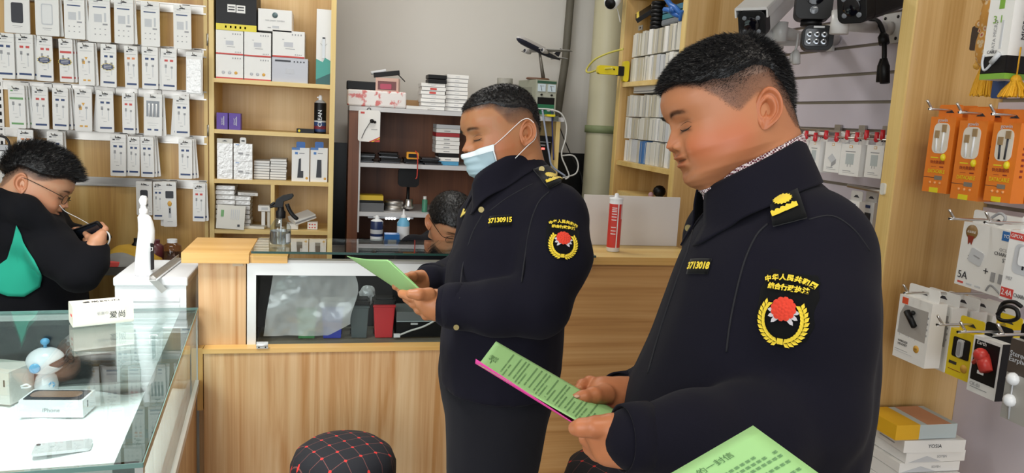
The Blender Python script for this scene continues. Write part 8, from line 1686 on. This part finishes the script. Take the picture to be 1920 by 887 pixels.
rtS=thing('swivel_stool',(hcC[0],hcC[1],0),'dark stool under the seated man by the display board','stool'); m.build('seat',rtS); MB().cyl((0,0,.02),(0,0,.40),.025,STEEL,14).build('post',rtS); MB().lathe([(.2,0),(.2,.015),(.03,.03)],(0,0,0),BLACKM,n=24).build('base',rtS)
# phone and its white wire
a=cpt(170,440,2.76); rt=thing('smartphone',a,'black smartphone held sideways by the seated man in glasses','phone')
fx=Vector(cpt(192,431,2.74))-Vector(cpt(150,446,2.80)); Mx=face((0,0,0),fx,Vector(camdir(0,-.8,-.6))); m=MB(); m.M=Mx; m.rbox((0,0,0),(.16,.078,.010),.010,BLACK,'Z'); m.build('phone_body',rt); m=MB(); m.M=Mx; m.rbox((0,0,.0054),(.148,.068,.0006),.006,mat('screen',srgb('#20242b'),.08),'Z'); m.build('screen',rt)
cable('earphone_wire',[(112,385,2.68),(122,396,2.70),(145,408,2.72),(163,418,2.74),(172,424,2.75)],.0013,CW,'thin white wire running from the seated man\'s face to his phone',D=2.7)
cable('charging_cable',[(190,434,2.73),(202,436,2.72),(206,448,2.72),(200,461,2.74),(192,462,2.78)],.0028,CW,'white cable loop beside the phone in the seated man\'s hand',D=2.7)
# ================================================================ seated man behind the counter
SK_D=np.array(srgb('#bd8a68')); rootD=person((P(830,500,D=3.1).x,P(830,500,D=3.1).y,0),'dark-haired man in glasses bending low behind the counter, beside the masked officer')
frD=head_frame(846,420,3.05,118,38,0,1.02); bD=Body(); dirD=lambda p:np.stack([p[:,0]*.5,np.full(len(p),.8),-.2*np.ones(len(p))],1)
LINE_D=[(-.105,-.058),(-.09,-.055),(-.075,-.048),(-.063,-.025),(-.055,.0),(-.043,.014),(-.02,.010),(-.005,.0),(.010,.0),(.020,.010),(.035,.026),(.05,.036),(.07,.044),(.10,.046)]
DARK_D=[(-.105,-.05),(-.092,-.035),(-.075,-.01),(-.055,.016),(-.032,.022),(.010,.020),(.03,.026),(.06,.042),(.10,.046)]
face_parts(bD,frD,SK_D,.3,1.0,LINE_D,DARK_D,rootD,((.004,.012),8000,.003,.011,.0005,dirD,24),hg=dict(h=.0026),hc=dict(stub=.6,red=.4))
spectacles(frD,rootD,FRM)
fD=unit(camdir(.35,0,-.93)*[1,1,0]); lD=np.array([fD[1],-fD[0],0])
secD=secs([(425,822,872,.055),(440,800,890,.10),(458,785,905,.16),(485,778,910,.20),(540,775,912,.21),(640,775,912,.20)],3.18,fD)
lo=(-.3,2.7,min(q[0] for q in secD)-.01); hi=(1.2,3.8,1.35); Fj=Field(lo,hi,.009); Fj.func(lo,hi,torso_fn([(z,c,.13,w) for z,c,a_,w in secD],fD,lD),.01)
for s in(-1,1):
    c0=secD[2][1]+lD*s*.15; c0[2]=cpt(830,470,3.18)[2]; e0=c0+lD*s*.06-np.array([0,0,.20])+fD*.03; w0=cpt(830+s*45,520,3.05); Fj.chain([c0,e0,w0],[.07,.06,.042],.03)
VD,FD_=Fj.mesh(2); VD=wrinkle(VD,FD_,.007,8,61); npmesh('jacket',VD,FD_,cloth('dark_jumper','#17171c'),rootD)
for s in(-1,1):
    hand(bD,[[(830+s*45,520,3.05,.03),(830+s*30,527,3.02,.026)],[(830+s*30,527,3.02,.024),(830+s*22,528,3.0,.02)],[(830+s*48,520,3.06,.03),(830+s*42,520,3.05,.03)],[(830+s*28,526,3.0,.02),(830+s*24,526,3.0,.018)],[(830+s*28,522,3.0,.012),(830+s*18,522,2.99,.010)],[(830+s*22,526,3.0,.011),(830+s*12,528,2.99,.009)],[(830+s*22,530,3.0,.011),(830+s*12,533,2.99,.009)]],SK_D,h=.0035)
F_=Field((-.3,2.7,0),(1.2,3.9,1.3),.014); t0=cpt(840,640,3.18); F_.rc(cpt(845,430,3.16),t0,.045,.10,.03); V,F=F_.mesh(1); bD.add(V,F,SK_D); bD.build(rootD)
F_=Field((-.5,2.4,0),(1.5,4.0,.95),.014); hcD=np.array([t0[0],t0[1],.56]); F_.ell(hcD,(.18,.18,.13),k=.04); F_.rc(hcD,np.array([t0[0],t0[1],.85]),.15,.14,.04)
for s in(-1,1): F_.chain([hcD+lD*s*.1,hcD+lD*s*.12+fD*.13-[0,0,.02],hcD+lD*s*.12+fD*.12-[0,0,.44]],[.10,.075,.05],.02); shoe(tuple((hcD+lD*s*.12+fD*.06)[:2])+(0.,),fD,rootD)
V,F=F_.mesh(2); npmesh('trousers',V,F,GTR,rootD)
rtS=thing('swivel_stool',(hcD[0],hcD[1],0),'dark stool under the man behind the counter','stool'); MB().lathe([(.17,.40),(.18,.42),(.17,.435)],(0,0,0),BLACKM,n=28).build('seat',rtS); MB().cyl((0,0,.02),(0,0,.40),.025,STEEL,14).build('post',rtS); MB().lathe([(.2,0),(.2,.015),(.03,.03)],(0,0,0),BLACKM,n=24).build('base',rtS)
